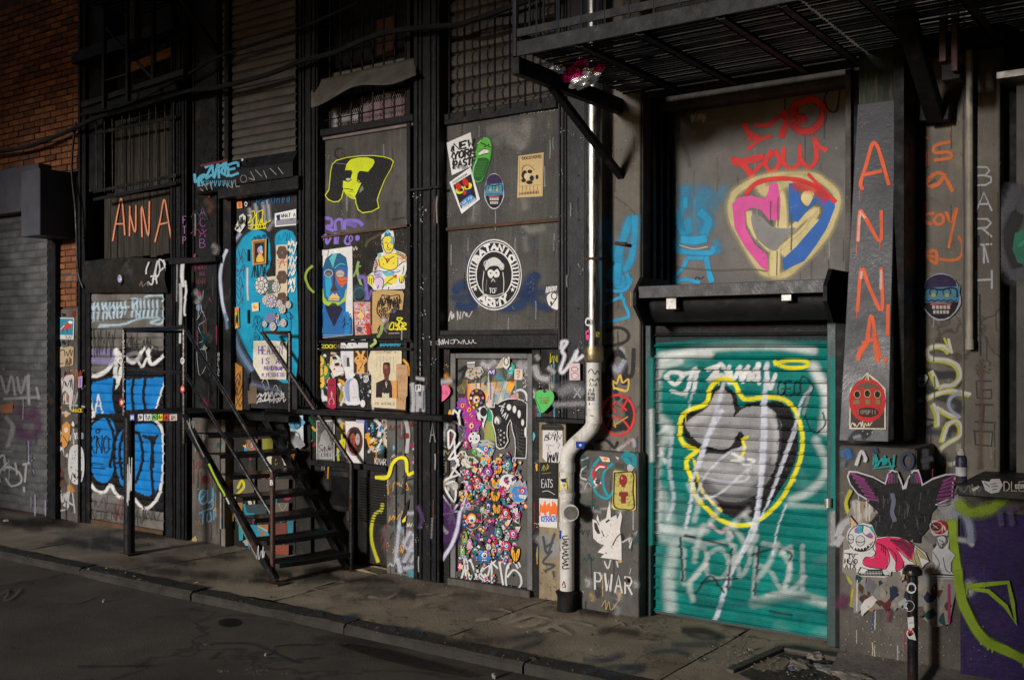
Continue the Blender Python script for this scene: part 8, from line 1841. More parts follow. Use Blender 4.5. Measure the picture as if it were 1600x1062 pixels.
for pts in ([(350,610),(330,680),(350,720),(320,755),(270,755),(250,800),(290,830),(420,850)],[(360,640),(440,690),(460,780),(430,850)],[(450,680),(510,740),(510,860),(560,840),(575,790)],[(350,600),(450,590),(560,603),(655,662)],[(655,665),(640,780),(600,765),(510,680)],[(395,650),(398,700)],[(410,660),(412,720)],[(425,670),(428,740)]): a.ln(pts,6,'black')
a.pg([(205,880),(230,830),(300,850),(420,850),(460,880),(460,905),(230,900)],'black').pg([(215,878),(240,838),(290,852),(260,880)],(.58,.57,.56))
for k in range(14): a.ln([(240+k*12,862),(238+k*12,896)],3,(.5,.5,.5))
a.ln([(235,880),(400,882)],3,(.5,.5,.5)).pg([(405,850),(440,855),(462,890),(430,898),(410,880)],(.5,.5,.5))
for pts in ([(660,670),(720,720),(765,780),(700,750)],[(665,690),(690,760),(720,850),(650,770)],[(650,700),(660,770),(680,830),(640,790)]): a.pg(pts,(.35,.3,.14)).ln(pts,4,'black',smooth=False)
a.pg([(575,810),(600,815),(575,925),(552,930)],(.4,.3,.15)).ln([(575,810),(552,930)],4,'black')
a.text('TV',130,730,26,36,6,'black',gap=.2).text('HEAD',108,765,20,36,6,'black',gap=.3,slope=.04).text('ATX',110,808,22,34,6,'black',gap=.35)
a.ln([(105,722),(210,730)],5,'black')
sheet('paste_up','crouching one-horned grinning creature in red with a small handwritten sign','poster',cre,yw,a,(.58,.56,.55),c,lift=.012)
th = [(770,500),(790,470),(850,460),(905,500),(920,560),(910,590),(930,620),(920,690),(975,740),(940,800),(940,870),(985,905),(985,930),(790,925),(795,880),(820,820),(795,780),(795,710),(830,660),(820,600),(790,570)]
G1, G2, G3 = (.42,.42,.43), (.12,.12,.12), (.025,.025,.025)
a = A(c).pg([(805,590),(840,585),(900,590),(920,640),(880,690),(850,690),(830,640)],G2).pg([(800,715),(840,680),(880,700),(885,780),(920,850),(905,860),(860,800),(850,840),(810,885),(800,870),(835,820),(805,780)],G1).pg([(890,730),(960,735),(930,790),(925,860),(905,850),(900,790),(890,770)],G1).pg([(835,600),(880,590),(900,620),(880,650),(845,640)],G1,True).ln([(830,590),(900,588),(915,630)],8,G3).ln([(850,620),(880,640),(870,690)],7,G3).ln([(800,715),(850,800),(830,860)],5,G3).ln([(880,760),(900,850),(935,880)],6,G3).ln([(795,890),(980,900)],12,G3).ln([(800,915),(975,918)],10,G2).ln([(870,850),(930,890)],9,G1).ln([(850,650),(870,670)],9,G1)
a.ell(850,520,66,56,(.3,.012,.015)).ell(825,515,52,44,(.45,.4,.4)).ell(825,515,46,38,(.3,.012,.015)).ell(820,518,38,30,(.03,.02,.02)).ln([(795,530),(845,502)],6,'red').ln([(800,500),(840,530)],5,'lgrey').scr(875,500,905,560,5,5,'bone',sd=3)
sheet('paste_up','grey seated stone figure paste-up with a red disc covering its head','poster',th,yw,a,(.46,.45,.45),c)
# -- right shelf stickers
c = (1300,520,3.793)
a = A(c).pg([(895,880),(930,895),(945,870),(990,870),(1008,900),(985,935),(945,942),(915,925),(930,905)],(.6,.6,.6)).ln([(905,885),(935,910)],4,'black').ln([(940,895),(975,890)],4,'black').ln([(945,910),(985,905)],4,'black').ln([(950,928),(980,922)],4,'black')
sheet('sticker','white pointing hand sticker on the front of the black slab','sticker',[(888,872),(935,880),(945,864),(995,862),(1014,900),(990,942),(945,950),(910,930)],5.6,a,(.6,.6,.6),c,lift=.006)
sheet('sticker','round white sticker with a small arc beside the eye scribble on the pilaster','sticker',[(500,270),(520,248),(560,246),(572,262),(545,320),(520,318)],6.27,A(c).ring(528,275,22,20,5,'black').ln([(525,300),(555,285)],6,'black').ln([(535,310),(560,292)],3,'black'),(.55,.55,.55),c,lift=.006)
# -- stickers round the pipe and bollard (bent to the surface)
def cyl_mapper(cx_,cy_,r,px0,px1):
 half = (XX(px1,cy_)-XX(px0,cy_)) / 2
 vx, vy = -cx_, -cy_; L_ = math.hypot(vx,vy); vx, vy = vx / L_, vy / L_; tx, ty = -vy, vx
 def f(x,y,l):
  s = max(-.98,min(.98,(x-(px0+px1)/2)/((px1-px0)/2)))
  a_ = math.asin(s); q = Vector((cx_+(vx*math.cos(a_)+tx*math.sin(a_))*(r+l),cy_+(vy*math.cos(a_)+ty*math.sin(a_))*(r+l),0))
  z = EYE - (y-545) * (-q.x*ST+q.y*CT) / FPX
  return (q.x,q.y,z)
 return f
m1 = cyl_mapper(PX,PYY,.05,914,938); m2 = cyl_mapper(x2,PYY,.05,872,897); m0 = cyl_mapper(PX,PYY,.056,914,942)
c = (860,280,3.795)
sheet('sticker','round white M sticker on the steel pipe','sticker',[(226+20*math.cos(t),845+27*math.sin(t))for t in[6.283*k/16 for k in range(16)]],0,A(c).text('M',216,835,18,22,5,'black'),(.7,.7,.7),c,mapper=m0)
sheet('sticker','small pink cartoon sticker on the steel pipe','sticker',[(208,900),(230,890),(236,915),(225,955),(212,950)],0,A(c).ell(222,915,6,8,'black'),(.65,.08,.25),c,mapper=m0)
sheet('sticker','small yellow-green sticker at the right side of the steel pipe','sticker',[(270,905),(290,905),(290,935),(270,935)],0,A(c).ln([(274,910),(286,930)],4,'black'),(.4,.4,.03),c,mapper=m0)
c = (860,500,3.795)
g = Art(c); g.ln([(215,310),(235,290),(255,320),(270,300),(285,320)],4,'black').scr(225,345,280,365,8,2.5,'black',sd=3).scr(225,375,270,395,7,2,'dark',sd=4).scr(215,405,250,425,7,2,'dred',sd=5).ln([(222,525),(280,522)],4,'blue').text('TR',230,565,8,18,2.5,'dark')
graffiti(g,dp,mapper=m1,lift=.002)
sheet('sticker','grey photo sticker on the upper white pipe','sticker',[(215,430),(250,430),(250,478),(215,478)],0,A(c).speck(220,435,246,475,10,6,'lgrey',sd=2),(.12,.12,.13),c,mapper=m1)
sheet('sticker','blue banded name sticker on the upper white pipe','sticker',[(222,488),(284,488),(284,503),(222,503)],0,A(c).ln([(235,496),(270,496)],3,'sky'),(.02,.15,.5),c,mapper=m1)
el = plane_mapper(PYY-.053)
sheet('sticker','deep blue rectangular sticker on the pipe elbow','sticker',[(152,718),(208,720),(200,762),(155,758)],0,A(c).ell(180,740,8,8,'sky'),(.01,.03,.3),c,mapper=plane_mapper(PYY-.05))
g = Art(c); g.ln([(60,850),(90,870)],6,'cyan').ln([(52,868),(80,872)],5,'blue').ln([(60,910),(120,912)],4,'dblue').ln([(65,880),(85,890)],5,'teal')
g.crop(670,720,4.4235)
for i, (ch,y_) in enumerate(zip('SKWONGY',range(515,760,34))): g.ln([(925,y_),(945,y_+8),(915,y_+22),(955,y_+28)]if i%2 else[(950,y_),(918,y_+6),(922,y_+24),(960,y_+22)],7,'black')
g.ln([(915,860),(925,830),(935,870),(915,870)],5,'dred').ln([(890,560),(900,620)],4,(.05,.05,.2)).ln([(895,430),(985,432)],6,(.12,.18,.5)).ln([(890,100),(985,104)],5,(.12,.18,.5)).ln([(910,440),(915,455)],5,'dblue')
graffiti(g,dp,mapper=m2,lift=.002)
c = (670,720,4.4235)
sheet('sticker','yellow sticker with a dark quiff face on the lower white pipe','sticker',[(895,112),(945,108),(948,195),(898,200)],0,A(c).pg([(900,125),(940,118),(942,150),(915,145)],'navy').ell(925,165,8,10,(.5,.4,.05)),(.7,.6,.03),c,mapper=m2)
sheet('sticker','small royal blue sticker on the lower white pipe','sticker',[(885,480),(908,478),(905,540),(882,536)],0,A(c).ln([(890,500),(900,500)],3,'sky'),(.01,.05,.4),c,mapper=m2)
c = (1280,700,2.934)
m3 = cyl_mapper(bx,5.6,.027,1418,1434)
sheet('sticker','round white M sticker near the top of the bollard','sticker',[(424+17*math.cos(t),640+26*math.sin(t))for t in[6.283*k/16 for k in range(16)]],0,A(c).text('M',415,630,18,22,5,'black'),(.65,.65,.66),c,mapper=m3)
sheet('sticker','round black-ringed face sticker in the middle of the bollard','sticker',[(416+19*math.cos(t),722+26*math.sin(t))for t in[6.283*k/16 for k in range(16)]],0,A(c).ring(416,722,15,21,3,'black').ring(416,722,8,11,3,'black').ln([(410,712),(420,730)],3,'black'),(.65,.65,.66),c,mapper=m3)
sheet('sticker','white and red torn sticker low on the bollard','sticker',[(410,775),(432,770),(434,820),(425,825),(436,850),(440,880),(415,872),(404,850),(412,822)],0,A(c).ln([(412,830),(430,850)],5,'red').ln([(430,830),(412,852)],5,'red').ln([(418,800),(428,798)],3,'dark'),(.6,.6,.6),c,mapper=m3)
# -- landing beam and stair stickers
c = (180,480,2.36); yb_ = SY0 - .012
for i, (x_,col_,lab) in enumerate(((64,(.02,.05,.3),'blue smiling square sticker, first on the landing beam'),(95,(.6,.6,.58),'white cup sticker, second on the landing beam'),(122,(.6,.6,.6),'white lettered sticker, third on the landing beam'),(146,(.15,.4,.1),'green zigzag sticker, fourth on the landing beam'),(168,(.65,.55,.03),'yellow sticker, fifth on the landing beam'),(190,(.5,.04,.03),'red sticker, sixth on the landing beam'),(216,(.5,.42,.38),'cream scribbled sticker, last on the landing beam'))):
 w_ = 9 if i not in (2,6) else 14
 sheet('sticker',lab,'sticker',[(x_-w_,394),(x_+w_,393),(x_+w_,417),(x_-w_,418)],yb_,A(c).scr(x_-w_*.6,399,x_+w_*.6,412,5,2.5,'black' if i not in(0,)else 'white',sd=i),col_,c,group='small stickers along the landing beam')
m4 = cyl_mapper(xA,SY0,.017,188,197.5); m5 = cyl_mapper(xBt,SY0,.017,283.5,292)
g = Art((120,380,4.427))
def rnd(label,cx_,cy_,rx_,ry_,col_,cr,mp,art): sheet('sticker',label,'sticker',[(cx_+rx_*math.cos(t),cy_+ry_*math.sin(t))for t in[6.283*k/14 for k in range(14)]],0,art,col_,cr,mapper=mp)
c = (120,380,4.427)
PL4, PL5 = plane_mapper(SY0-.017), plane_mapper(SY0-.017)
rnd('round white eye sticker on the left post of the landing rail',304,810,18,24,(.68,.68,.68),c,PL4,A(c).ring(306,812,9,12,3,'black').ln([(300,815),(312,805)],4,'black'))
rnd('round white eye sticker on the right post of the landing rail',734,812,14,24,(.68,.68,.68),c,PL5,A(c).ring(732,812,7,12,3,'black').ln([(726,815),(738,805)],4,'black'))
c = (180,480,2.36)
rnd('small round red sticker on the left post of the landing rail',25,350,9,15,(.5,.03,.03),c,PL4,A(c).ell(26,350,5,8,'bone'))
rnd('small round red and white sticker on the right post of the landing rail',250,302,8,15,(.5,.03,.03),c,PL5,A(c).ell(250,300,5,8,'bone').ell(250,296,2,2,'black'))
sheet('sticker','black and white letter B sticker on the stair newel','sticker',[(571,630),(587,630),(586,662),(570,662)],0,A(c).text('B',574,636,8,18,3,'white'),(.02,.02,.02),c,mapper=plane_mapper(SY0-.022))
g = Art(c); g.speck(30,80,36,400,40,3,(.35,.34,.33),sd=3); g.scr(45,580,62,700,12,3,(.45,.45,.45),sd=5)
graffiti(g,st,Y=SY0-.05)

g = Art((280,640,4.083),SY0-.06)
g.ln([(190,345),(215,400),(235,440),(255,480),(285,530),(290,550)],9,(.35,.5,.03),2).ln([(300,560),(320,600)],7,'lgrey',1).ln([(50,70),(100,180),(160,300)],5,(.3,.29,.28),2,.6).ln([(350,660),(420,800),(500,950)],6,(.25,.24,.23),2,.7).scr(500,880,550,960,8,3,'lgrey',sd=4).scr(60,60,100,110,6,3,(.25,.25,.25),sd=6)
graffiti(g,st,Y=SY0-.058)

# ================================================================== THE STICKER DOOR
c = (700,560,7.586); ys = YS - .004
sheet('sticker','tall magenta and violet star creature sticker on the upper left of the grey door','sticker',[(110,510),(140,520),(150,460),(185,480),(215,440),(235,500),(255,560),(270,530),(290,590),(335,600),(340,700),(350,740),(390,700),(400,780),(360,840),(280,850),(270,920),(260,1000),(280,1062),(230,1062),(195,1000),(210,880),(235,820),(200,740),(165,640),(150,590),(120,570)],ys,
A(c).speck(120,470,380,1050,60,16,(.18,.1,.5),sd=4).speck(120,470,380,1050,50,10,(.7,.06,.2),sd=5).speck(120,470,380,1050,30,7,'white',sd=6).ell(182,555,22,26,'amber').ell(182,555,10,13,'black').ell(262,605,22,26,'amber').ell(262,605,10,13,'black').ell(288,795,34,38,'orange').ell(288,795,22,26,'white').ell(290,797,12,15,'black').ell(285,670,22,28,'pink').ln([(270,690),(300,650)],9,'black'),(.42,.03,.25),c,lift=.006)
sheet('sticker','spotted black disc sticker with one orange eye near the top of the door','sticker',[(350+92*math.cos(t),465+108*math.sin(t))for t in[6.283*k/22 for k in range(22)]],ys,
(lambda a:[a.ell(350+70*math.cos(k*.78),465+84*math.sin(k*.78),15,16,['pink','purple','lime','red','white','pink','orange','wine'][k%8])for k in range(8)]and a.ell(345,485,48,54,'black').ell(345,485,42,48,(.8,.35,.04)).ell(345,485,28,32,'white').ell(345,490,15,19,'navy').ell(350,470,5,6,'white'))(A(c)),(.02,.02,.02),c,lift=.007)
sheet('sticker','white blob sticker with black patches beside the horse-like painting','sticker',[(345,620),(380,580),(440,560),(475,600),(470,680),(440,760),(430,820),(415,800),(410,740),(370,720),(350,670)],ys,A(c).ell(430,630,42,56,'black').ell(365,620,13,20,'black').pg([(390,690),(430,710),(425,760),(400,730)],'black'),(.72,.72,.72),c,lift=.007)
horse = [(475,575),(560,570),(560,520),(600,530),(640,500),(720,470),(820,468),(900,490),(955,530),(950,800),(948,1065),(940,1185),(800,1180),(808,1060),(800,950),(770,850),(760,760),(750,730),(720,800),(715,900),(730,980),(680,1060),(620,1075),(580,1040),(570,900),(550,820),(530,760),(540,680),(520,620)]
a = A(c).pg([(485,582),(565,580),(568,530),(600,540),(645,510),(720,482),(820,478),(895,500),(945,535),(940,800),(938,1065),(930,1172),(808,1170),(816,1060),(808,945),(778,845),(768,755),(750,715),(712,795),(705,900),(720,975),(675,1048),(620,1060),(590,1030),(580,900),(560,815),(542,755),(550,680),(535,620)],'black')
GR = (.14,.135,.13)
for (x_,y_,rx_,ry_) in ((735,575,26,36),(800,600,20,42),(856,655,18,46),(898,755,16,38),(932,870,13,60)): a.ell(x_,y_,rx_+6,ry_+6,GR).ell(x_,y_,rx_,ry_,'white')
a.ell(600,730,46,52,GR).ell(580,725,12,42,'white',.2).ell(608,735,12,38,'white',-.2)
for pts in ([(640,620),(655,580),(680,570)],[(650,650),(670,600)],[(660,680),(700,640)],[(680,700),(700,650)],[(700,720),(725,660)],[(620,560),(660,560),(690,530)]): a.ln(pts,11,'white')
for k in range(7): a.ell(640+(k%2)*40,850+k*28,9,12,'lgrey').ell(610+k%3*8,840+k*30,6,9,'grey')
for r_ in range(4): a.ring(860,560,20+r_*18,26+r_*22,4,GR,a0=3.4,a1=6.2)
for k in range(8): a.ln([(790+k*10,760+k*40),(850,830+k*40),(920,850+k*42)],4,GR)
a.ln([(820,1040),(880,1100),(910,1160)],5,GR)
sheet('paste_up','black and white bent-necked horse-like painting pasted on the grey door','poster',horse,ys,a,(.7,.69,.67),c,lift=.012)
sheet('sticker','purple square sticker at the top of the grey door','sticker',[(478,130),(562,122),(565,190),(480,195)],ys,A(c).scr(490,140,552,182,8,7,'white',sd=3),(.12,.06,.3),c)
sheet('sticker','white sticker with a black oval ring overlapping the door frame top','sticker',[(655,-10),(735,-20),(735,80),(700,130),(660,100)],YS-.022,A(c).ring(695,35,26,46,10,'black'),(.68,.66,.6),c)
sheet('sticker','cream triangular scrap beside the oval ring sticker','sticker',[(565,118),(650,-10),(662,100),(640,112)],ys,A(c).ln([(600,60),(650,70)],2,'tan'),(.5,.44,.33),c)
sheet('sticker','turquoise creature sticker at the top right of the door','sticker',[(710,150),(730,90),(750,40),(800,90),(790,120),(770,200),(740,205)],ys,A(c).ell(750,120,16,16,'white').ell(752,122,7,8,'black').ln([(730,170),(765,165)],6,'white').pg([(745,45),(795,90),(760,90)],(.1,.4,.1)),(.02,.4,.42),c)
sheet('sticker','white square sticker with a red curl at the top right of the door','sticker',[(792,122),(890,125),(888,252),(790,250)],ys,A(c).ln([(820,150),(850,145),(845,175),(820,180),(850,200),(830,215)],11,'red').ln([(830,160),(840,210)],6,'yellow').ell(835,225,9,6,'dgreen'),(.62,.58,.52),c)
sheet('sticker','white sticker with dark bars at the top left of the door','sticker',[(232,42),(325,38),(325,100),(235,102)],ys,A(c).pg([(235,62),(325,60),(325,75),(235,77)],'dark').pg([(235,86),(325,84),(325,92),(235,94)],'dark'),(.66,.66,.66),c)
sheet('sticker','beige collage sticker with small coloured figures on the upper left of the door','sticker',[(220,150),(300,110),(400,90),(430,160),(380,220),(280,250),(210,210)],ys,A(c).speck(230,120,410,230,26,12,'brown',sd=2).speck(230,120,410,230,20,10,'sky',sd=3).speck(240,160,400,230,14,10,(.4,.35,.05),sd=4),(.5,.42,.36),c)
a = A(c)
for (x_,y_) in ((905,165),(925,200),(900,230),(930,260),(905,290),(930,320),(910,340),(1000,160),(940,180)): a.scr(x_-18,y_-12,x_+18,y_+12,6,4,'lgrey',sd=x_)
graffiti(a,sd,'small grey marker scribbles by the door edge',Y=YS,lift=.003)


MON = [(150,60,'cream',0),]
c = (700,690,8.171)
def monster(cx,cy,rx,ry,col,kind,label,lift=.008,rim=(.02,.02,.02)):
 r_ = random.Random(int(cx*7+cy)); n = 22
 sp = {'spiky':.28,'round':.0,'horned':.0,'pair':.0,'tall':.0}.get(kind,0)
 pts = []
 for k in range(n):
  t = 6.283 * k / n; s = 1 + (sp*.5*(1 if k%2 else-1))
  if kind == 'horned' and k in (15,18): s = 1.55
  pts.append((cx+rx*s*math.cos(t),cy+ry*s*math.sin(t)))
 inner = [(cx+(p[0]-cx)*.88,cy+(p[1]-cy)*.88)for p in pts]
 a = A(c).pg(inner,col)
 lc = tuple(min(1,v*1.8+.05)for v in C(col))
 a.ell(cx-rx*.35,cy-ry*.5,rx*.22,ry*.14,lc,-.5)
 a.ell(cx,cy-ry*.15,rx*.46,ry*.46,'black').ell(cx,cy-ry*.15,rx*.38,ry*.39,'white').ell(cx+rx*.06,cy-ry*.1,rx*.2,ry*.22,r_.choice(['blue','black','dteal','navy'])).ell(cx+rx*.02,cy-ry*.18,rx*.07,ry*.08,'white')
 if kind != 'eye':
  a.pg([(cx-rx*.45,cy+ry*.4),(cx+rx*.45,cy+ry*.4),(cx+rx*.25,cy+ry*.72),(cx-rx*.25,cy+ry*.72)],'black')
  for q in (-.22,0,.22): a.pg([(cx+(q-.09)*rx,cy+ry*.41),(cx+(q+.09)*rx,cy+ry*.41),(cx+(q+.07)*rx,cy+ry*.56),(cx+(q-.07)*rx,cy+ry*.56)],'white')
 for q in range(4): a.ell(cx+rx*r_.uniform(-.7,.7),cy+ry*r_.choice([-.72,.78]),rx*.07,ry*.06,r_.choice(['pink','yellow','white','lime']))
 sheet('monster_sticker',label,'sticker',pts,ys,a,rim,c,lift=lift,group='cartoon monster stickers on the grey door')
L_ = [
(265,395,62,64,(.5,.015,.16),'eye','crimson flower-edged monster sticker with a white ring eye, upper left'),
(520,390,62,72,(.3,.03,.32),'horned','purple horned monster sticker with bared teeth, upper middle of the cluster'),
(770,300,62,84,(.01,.2,.26),'horned','teal horned monster sticker below the horse painting'),
(845,335,30,50,(.02,.03,.2),'spiky','navy spiky monster sticker at the right of the teal horned one'),
(380,500,56,60,(.5,.02,.02),'round','red monster sticker with a dark hood, left of the turquoise egg'),
(438,575,34,60,(.01,.28,.36),'eye','turquoise egg-shaped eye sticker left of the paired gold wings'),
(280,590,52,52,(.5,.01,.2),'round','hot pink monster sticker under the crimson flower-edged one'),
(715,620,50,88,(.6,.01,.2),'tall','tall hot pink monster sticker holding up one white eye'),
(395,770,42,42,(.5,.01,.2),'spiky','small magenta spiky monster sticker above the big orange eye'),
(525,830,56,82,(.015,.03,.25),'tall','dark blue goggle-eyed monster sticker beside the gold insect wings'),
(455,870,34,60,(.25,.4,.02),'spiky','lime green leafy monster sticker left of the dark blue one'),
(745,920,62,84,(.55,.015,.015),'spiky','bright red curly monster sticker low in the middle'),
(888,935,52,68,(.45,.01,.2),'spiky','magenta winged monster sticker at the lower right corner'),
(780,740,50,50,(.02,.02,.02),'spiky','black torn monster sticker left of the blue grinning one'),
(240,30,44,62,(.45,.01,.15),'spiky','wine red monster sticker at the very top left of the cluster'),
(345,130,40,40,(.08,.35,.05),'round','leaf green monster sticker by the blue toothy monster'),
(655,235,46,46,(.75,.4,.02),'spiky','golden yellow monster sticker under the cream circles'),
(350,360,40,36,(.5,.2,.08),'round','burnt orange monster sticker right of the crimson flower'),
(590,480,34,34,(.6,.58,.55),'round','pale grey monster sticker between the gold wing pairs'),
(170,660,34,44,(.7,.35,.02),'spiky','amber monster sticker at the left edge of the door'),
(380,700,36,40,(.05,.05,.05),'horned','black horned monster sticker above the small magenta spiky one'),
(480,650,34,60,(.5,.5,.48),'tall','tall pale monster sticker left of the second gold wings'),
(650,880,34,40,(.6,.3,.02),'spiky','ochre monster sticker next to the bright red curly one'),
(320,830,28,34,(.5,.1,.1),'round','brick red monster sticker over the big orange eye'),
]
for m_ in L_: monster(*m_)
c = (700,800,7.586)
L2 = [
(600,260,56,96,(.01,.2,.22),'tall','tall teal two-legged monster sticker with white teeth, lower middle'),
(780,260,56,66,(.55,.01,.2),'spiky','ruffled magenta monster sticker at the lower right'),
(440,520,92,92,(.01,.18,.55),'spiky','large bright blue spiky monster sticker above the white tag'),
(265,385,36,84,(.5,.2,.45),'tall','lilac monster sticker at the lower left'),
(700,400,62,66,(.5,.01,.12),'round','round crimson monster sticker beside the gold beetle'),
(205,300,38,92,(.25,.45,.05),'tall','lime green long monster sticker down the lower left edge'),
(180,470,34,80,(.15,.4,.05),'tall','grass green monster sticker low on the left edge'),
(150,640,30,56,(.55,.01,.2),'round','magenta blob sticker at the foot of the left edge'),
(560,385,40,44,(.5,.2,.02),'spiky','copper monster sticker under the tall teal one'),
(820,480,32,60,(.1,.04,.14),'spiky','dark violet monster sticker at the right edge above the white tag'),
(490,410,34,40,(.6,.6,.6),'horned','white horned monster sticker above the large blue spiky one'),
(620,450,44,50,(.2,.1,.12),'round','dusky mauve monster sticker left of the round crimson one'),
(700,540,52,50,(.16,.1,.1),'round','brown-grey monster sticker above the loops of the white tag'),
(330,450,36,44,(.02,.25,.3),'spiky','sea-green monster sticker between the lilac and the large blue'),
]
for m_ in L2: monster(*m_)
c = (700,690,8.171)
def pairw(label,cx,cy,w,h):
 a = A(c)
 for s in (-1,1): a.ell(cx+s*w*.45,cy,w*.42,h*.5,(.8,.38,.03),s*.25).ln([(cx+s*w*.2,cy-h*.3),(cx+s*w*.6,cy+h*.1)],5,'black').ln([(cx+s*w*.25,cy),(cx+s*w*.5,cy+h*.3)],5,'black').ell(cx+s*w*.5,cy-h*.25,5,7,(.9,.6,.1))
 a.ln([(cx,cy-h*.4),(cx,cy+h*.55)],6,'black').speck(cx-w*.7,cy-h*.5,cx+w*.7,cy+h*.5,10,5,'black',sd=int(cy))
 pts = [(cx,cy-h*.3),(cx+w*.4,cy-h*.62),(cx+w*.95,cy-h*.3),(cx+w*.8,cy+h*.2),(cx+w*.2,cy+h*.62),(cx-w*.2,cy+h*.62),(cx-w*.8,cy+h*.2),(cx-w*.95,cy-h*.3),(cx-w*.4,cy-h*.62)]
 sheet('wing_sticker',label,'sticker',pts,ys,a,(.03,.02,.01),c,lift=.01,smooth=True,group='paired gold wing stickers on the grey door')
pairw('topmost pair of gold wings sticker under the blue toothy monster',490,235,70,110)
pairw('pair of gold wings sticker right of the purple horned monster',645,350,60,110)
pairw('pair of gold wings sticker in the centre of the door cluster',625,530,58,130)
pairw('pair of gold wings sticker just below the centre pair',618,690,60,130)
pairw('pair of gold wings sticker right of the dark blue goggle-eyed monster',635,850,56,120)
pairw('small pair of gold wings sticker near the left edge',280,690,42,100)
c = (700,800,7.586)
pairw('gold beetle-like wings sticker just above the white tag',810,500,52,160)
c = (700,690,8.171)
sheet('sticker','blue toothy monster sticker with a magenta eye under the spotted white blob','sticker',[(300,20),(400,-20),(520,-30),(600,20),(600,100),(560,190),(490,215),(400,190),(330,110)],ys,A(c).pg([(360,60),(560,40),(570,130),(500,195),(420,170)],(.03,.3,.6)).ln([(380,80),(520,190)],26,'white',2).speck(320,0,600,200,30,12,'navy',sd=2).speck(320,-10,590,190,20,10,'yellow',sd=3).ell(495,90,36,42,(.5,.01,.2)).ell(495,90,22,28,'white').ell(497,92,12,15,'purple').pg([(330,100),(360,150),(420,200),(360,170),(325,130)],(.08,.4,.05)),(.4,.42,.42),c,lift=.007)
sheet('sticker','white spotted one-eyed blob sticker above the blue toothy monster','sticker',[(345+74*math.cos(t)*1,-50+78*math.sin(t))for t in[6.283*k/18 for k in range(18)]],ys,A(c).ell(365,-45,34,34,(.35,.38,.6)).ell(365,-45,26,28,'white').ell(372,-38,13,14,'dblue').ell(300,-40,12,16,'black').ell(330,-100,12,12,'black').ell(390,-105,14,9,'black').ell(410,0,9,12,'black').ell(310,5,10,10,'black'),(.7,.7,.7),c,lift=.009)
sheet('sticker','cream pile of sleepy skull faces sticker on the left of the door','sticker',[(130,150),(180,110),(230,120),(260,180),(340,190),(400,250),(360,320),(280,340),(200,320),(150,250)],ys,A(c).ln([(150,160),(180,230),(240,320)],5,'black').ln([(200,130),(230,200),(300,220),(380,250)],5,'black').ln([(260,190),(250,260),(330,300)],5,'black').ell(170,155,10,16,'black').ell(215,150,10,16,'black').ell(180,215,12,12,'black').ell(300,235,9,12,'black').ell(355,290,14,14,'black').ln([(290,270),(340,250)],5,'black'),(.62,.6,.5),c,lift=.007)
sheet('sticker','white one-eyed blob sticker with pink dots on the right of the cluster','sticker',[(700,440),(780,410),(860,430),(885,480),(860,530),(800,570),(770,610),(720,580),(670,530)],ys,A(c).ell(822,470,40,44,(.3,.35,.4)).ell(818,470,33,38,'white').ell(838,478,15,24,'dblue').ell(740,490,18,20,(.6,.01,.22)).ell(775,530,14,16,(.6,.01,.22)).ell(752,445,10,9,(.6,.01,.22)),(.7,.7,.7),c,lift=.012,smooth=True)
sheet('sticker','big blue grinning monster sticker with a round magenta eye at the right edge','sticker',[(800,620),(810,540),(900,500),(930,470),(960,520),(1000,490),(1020,580),(1028,690),(990,750),(920,775),(850,750),(810,690)],ys,A(c).pg([(815,650),(850,570),(940,560),(1015,590),(1018,680),(980,740),(910,762),(850,735)],(.03,.25,.6)).ell(968,620,40,46,(.4,.01,.15)).ell(965,625,22,26,'white').ell(962,628,12,14,'black').pg([(915,670),(1015,680),(1000,725),(925,710)],'white').ln([(920,692),(1010,700)],3,'black').ln([(950,672),(948,718)],3,'black').ln([(980,675),(976,720)],3,'black').speck(830,570,930,720,14,9,'orange',sd=3).ln([(910,560),(940,500),(975,560)],8,'lpink').ln([(850,770),(930,775)],9,'white'),(.3,.33,.38),c,lift=.012)
for lab, cx, cy, rx, ry in (('huge spotted disc sticker with an orange ringed eye, lower left of the door',320,960,128,160),):
 a = A(c).ell(cx,cy,rx*.94,ry*.94,(.03,.035,.04),n=26).ln([(210,880),(260,850),(330,840)],20,(.2,.25,.23),8,.7)
 for k in range(9): a.ell(cx+rx*.74*math.cos(k*.7+.4),cy+ry*.74*math.sin(k*.7+.4),19,19,['red',(.02,.1,.06),'red',(.02,.14,.07),'orange','dblue','red','dteal','wine'][k])
 a.ell(315,975,66,74,'black').ell(315,975,58,66,(.8,.35,.02)).ell(315,980,40,46,'white').ell(318,1002,22,20,(.02,.12,.4)).ell(300,955,16,8,'white')
 sheet('sticker',lab,'sticker',[(cx+rx*math.cos(6.283*k/26),cy+ry*math.sin(6.283*k/26))for k in range(26)],ys,a,(.35,.36,.36),c,lift=.01)

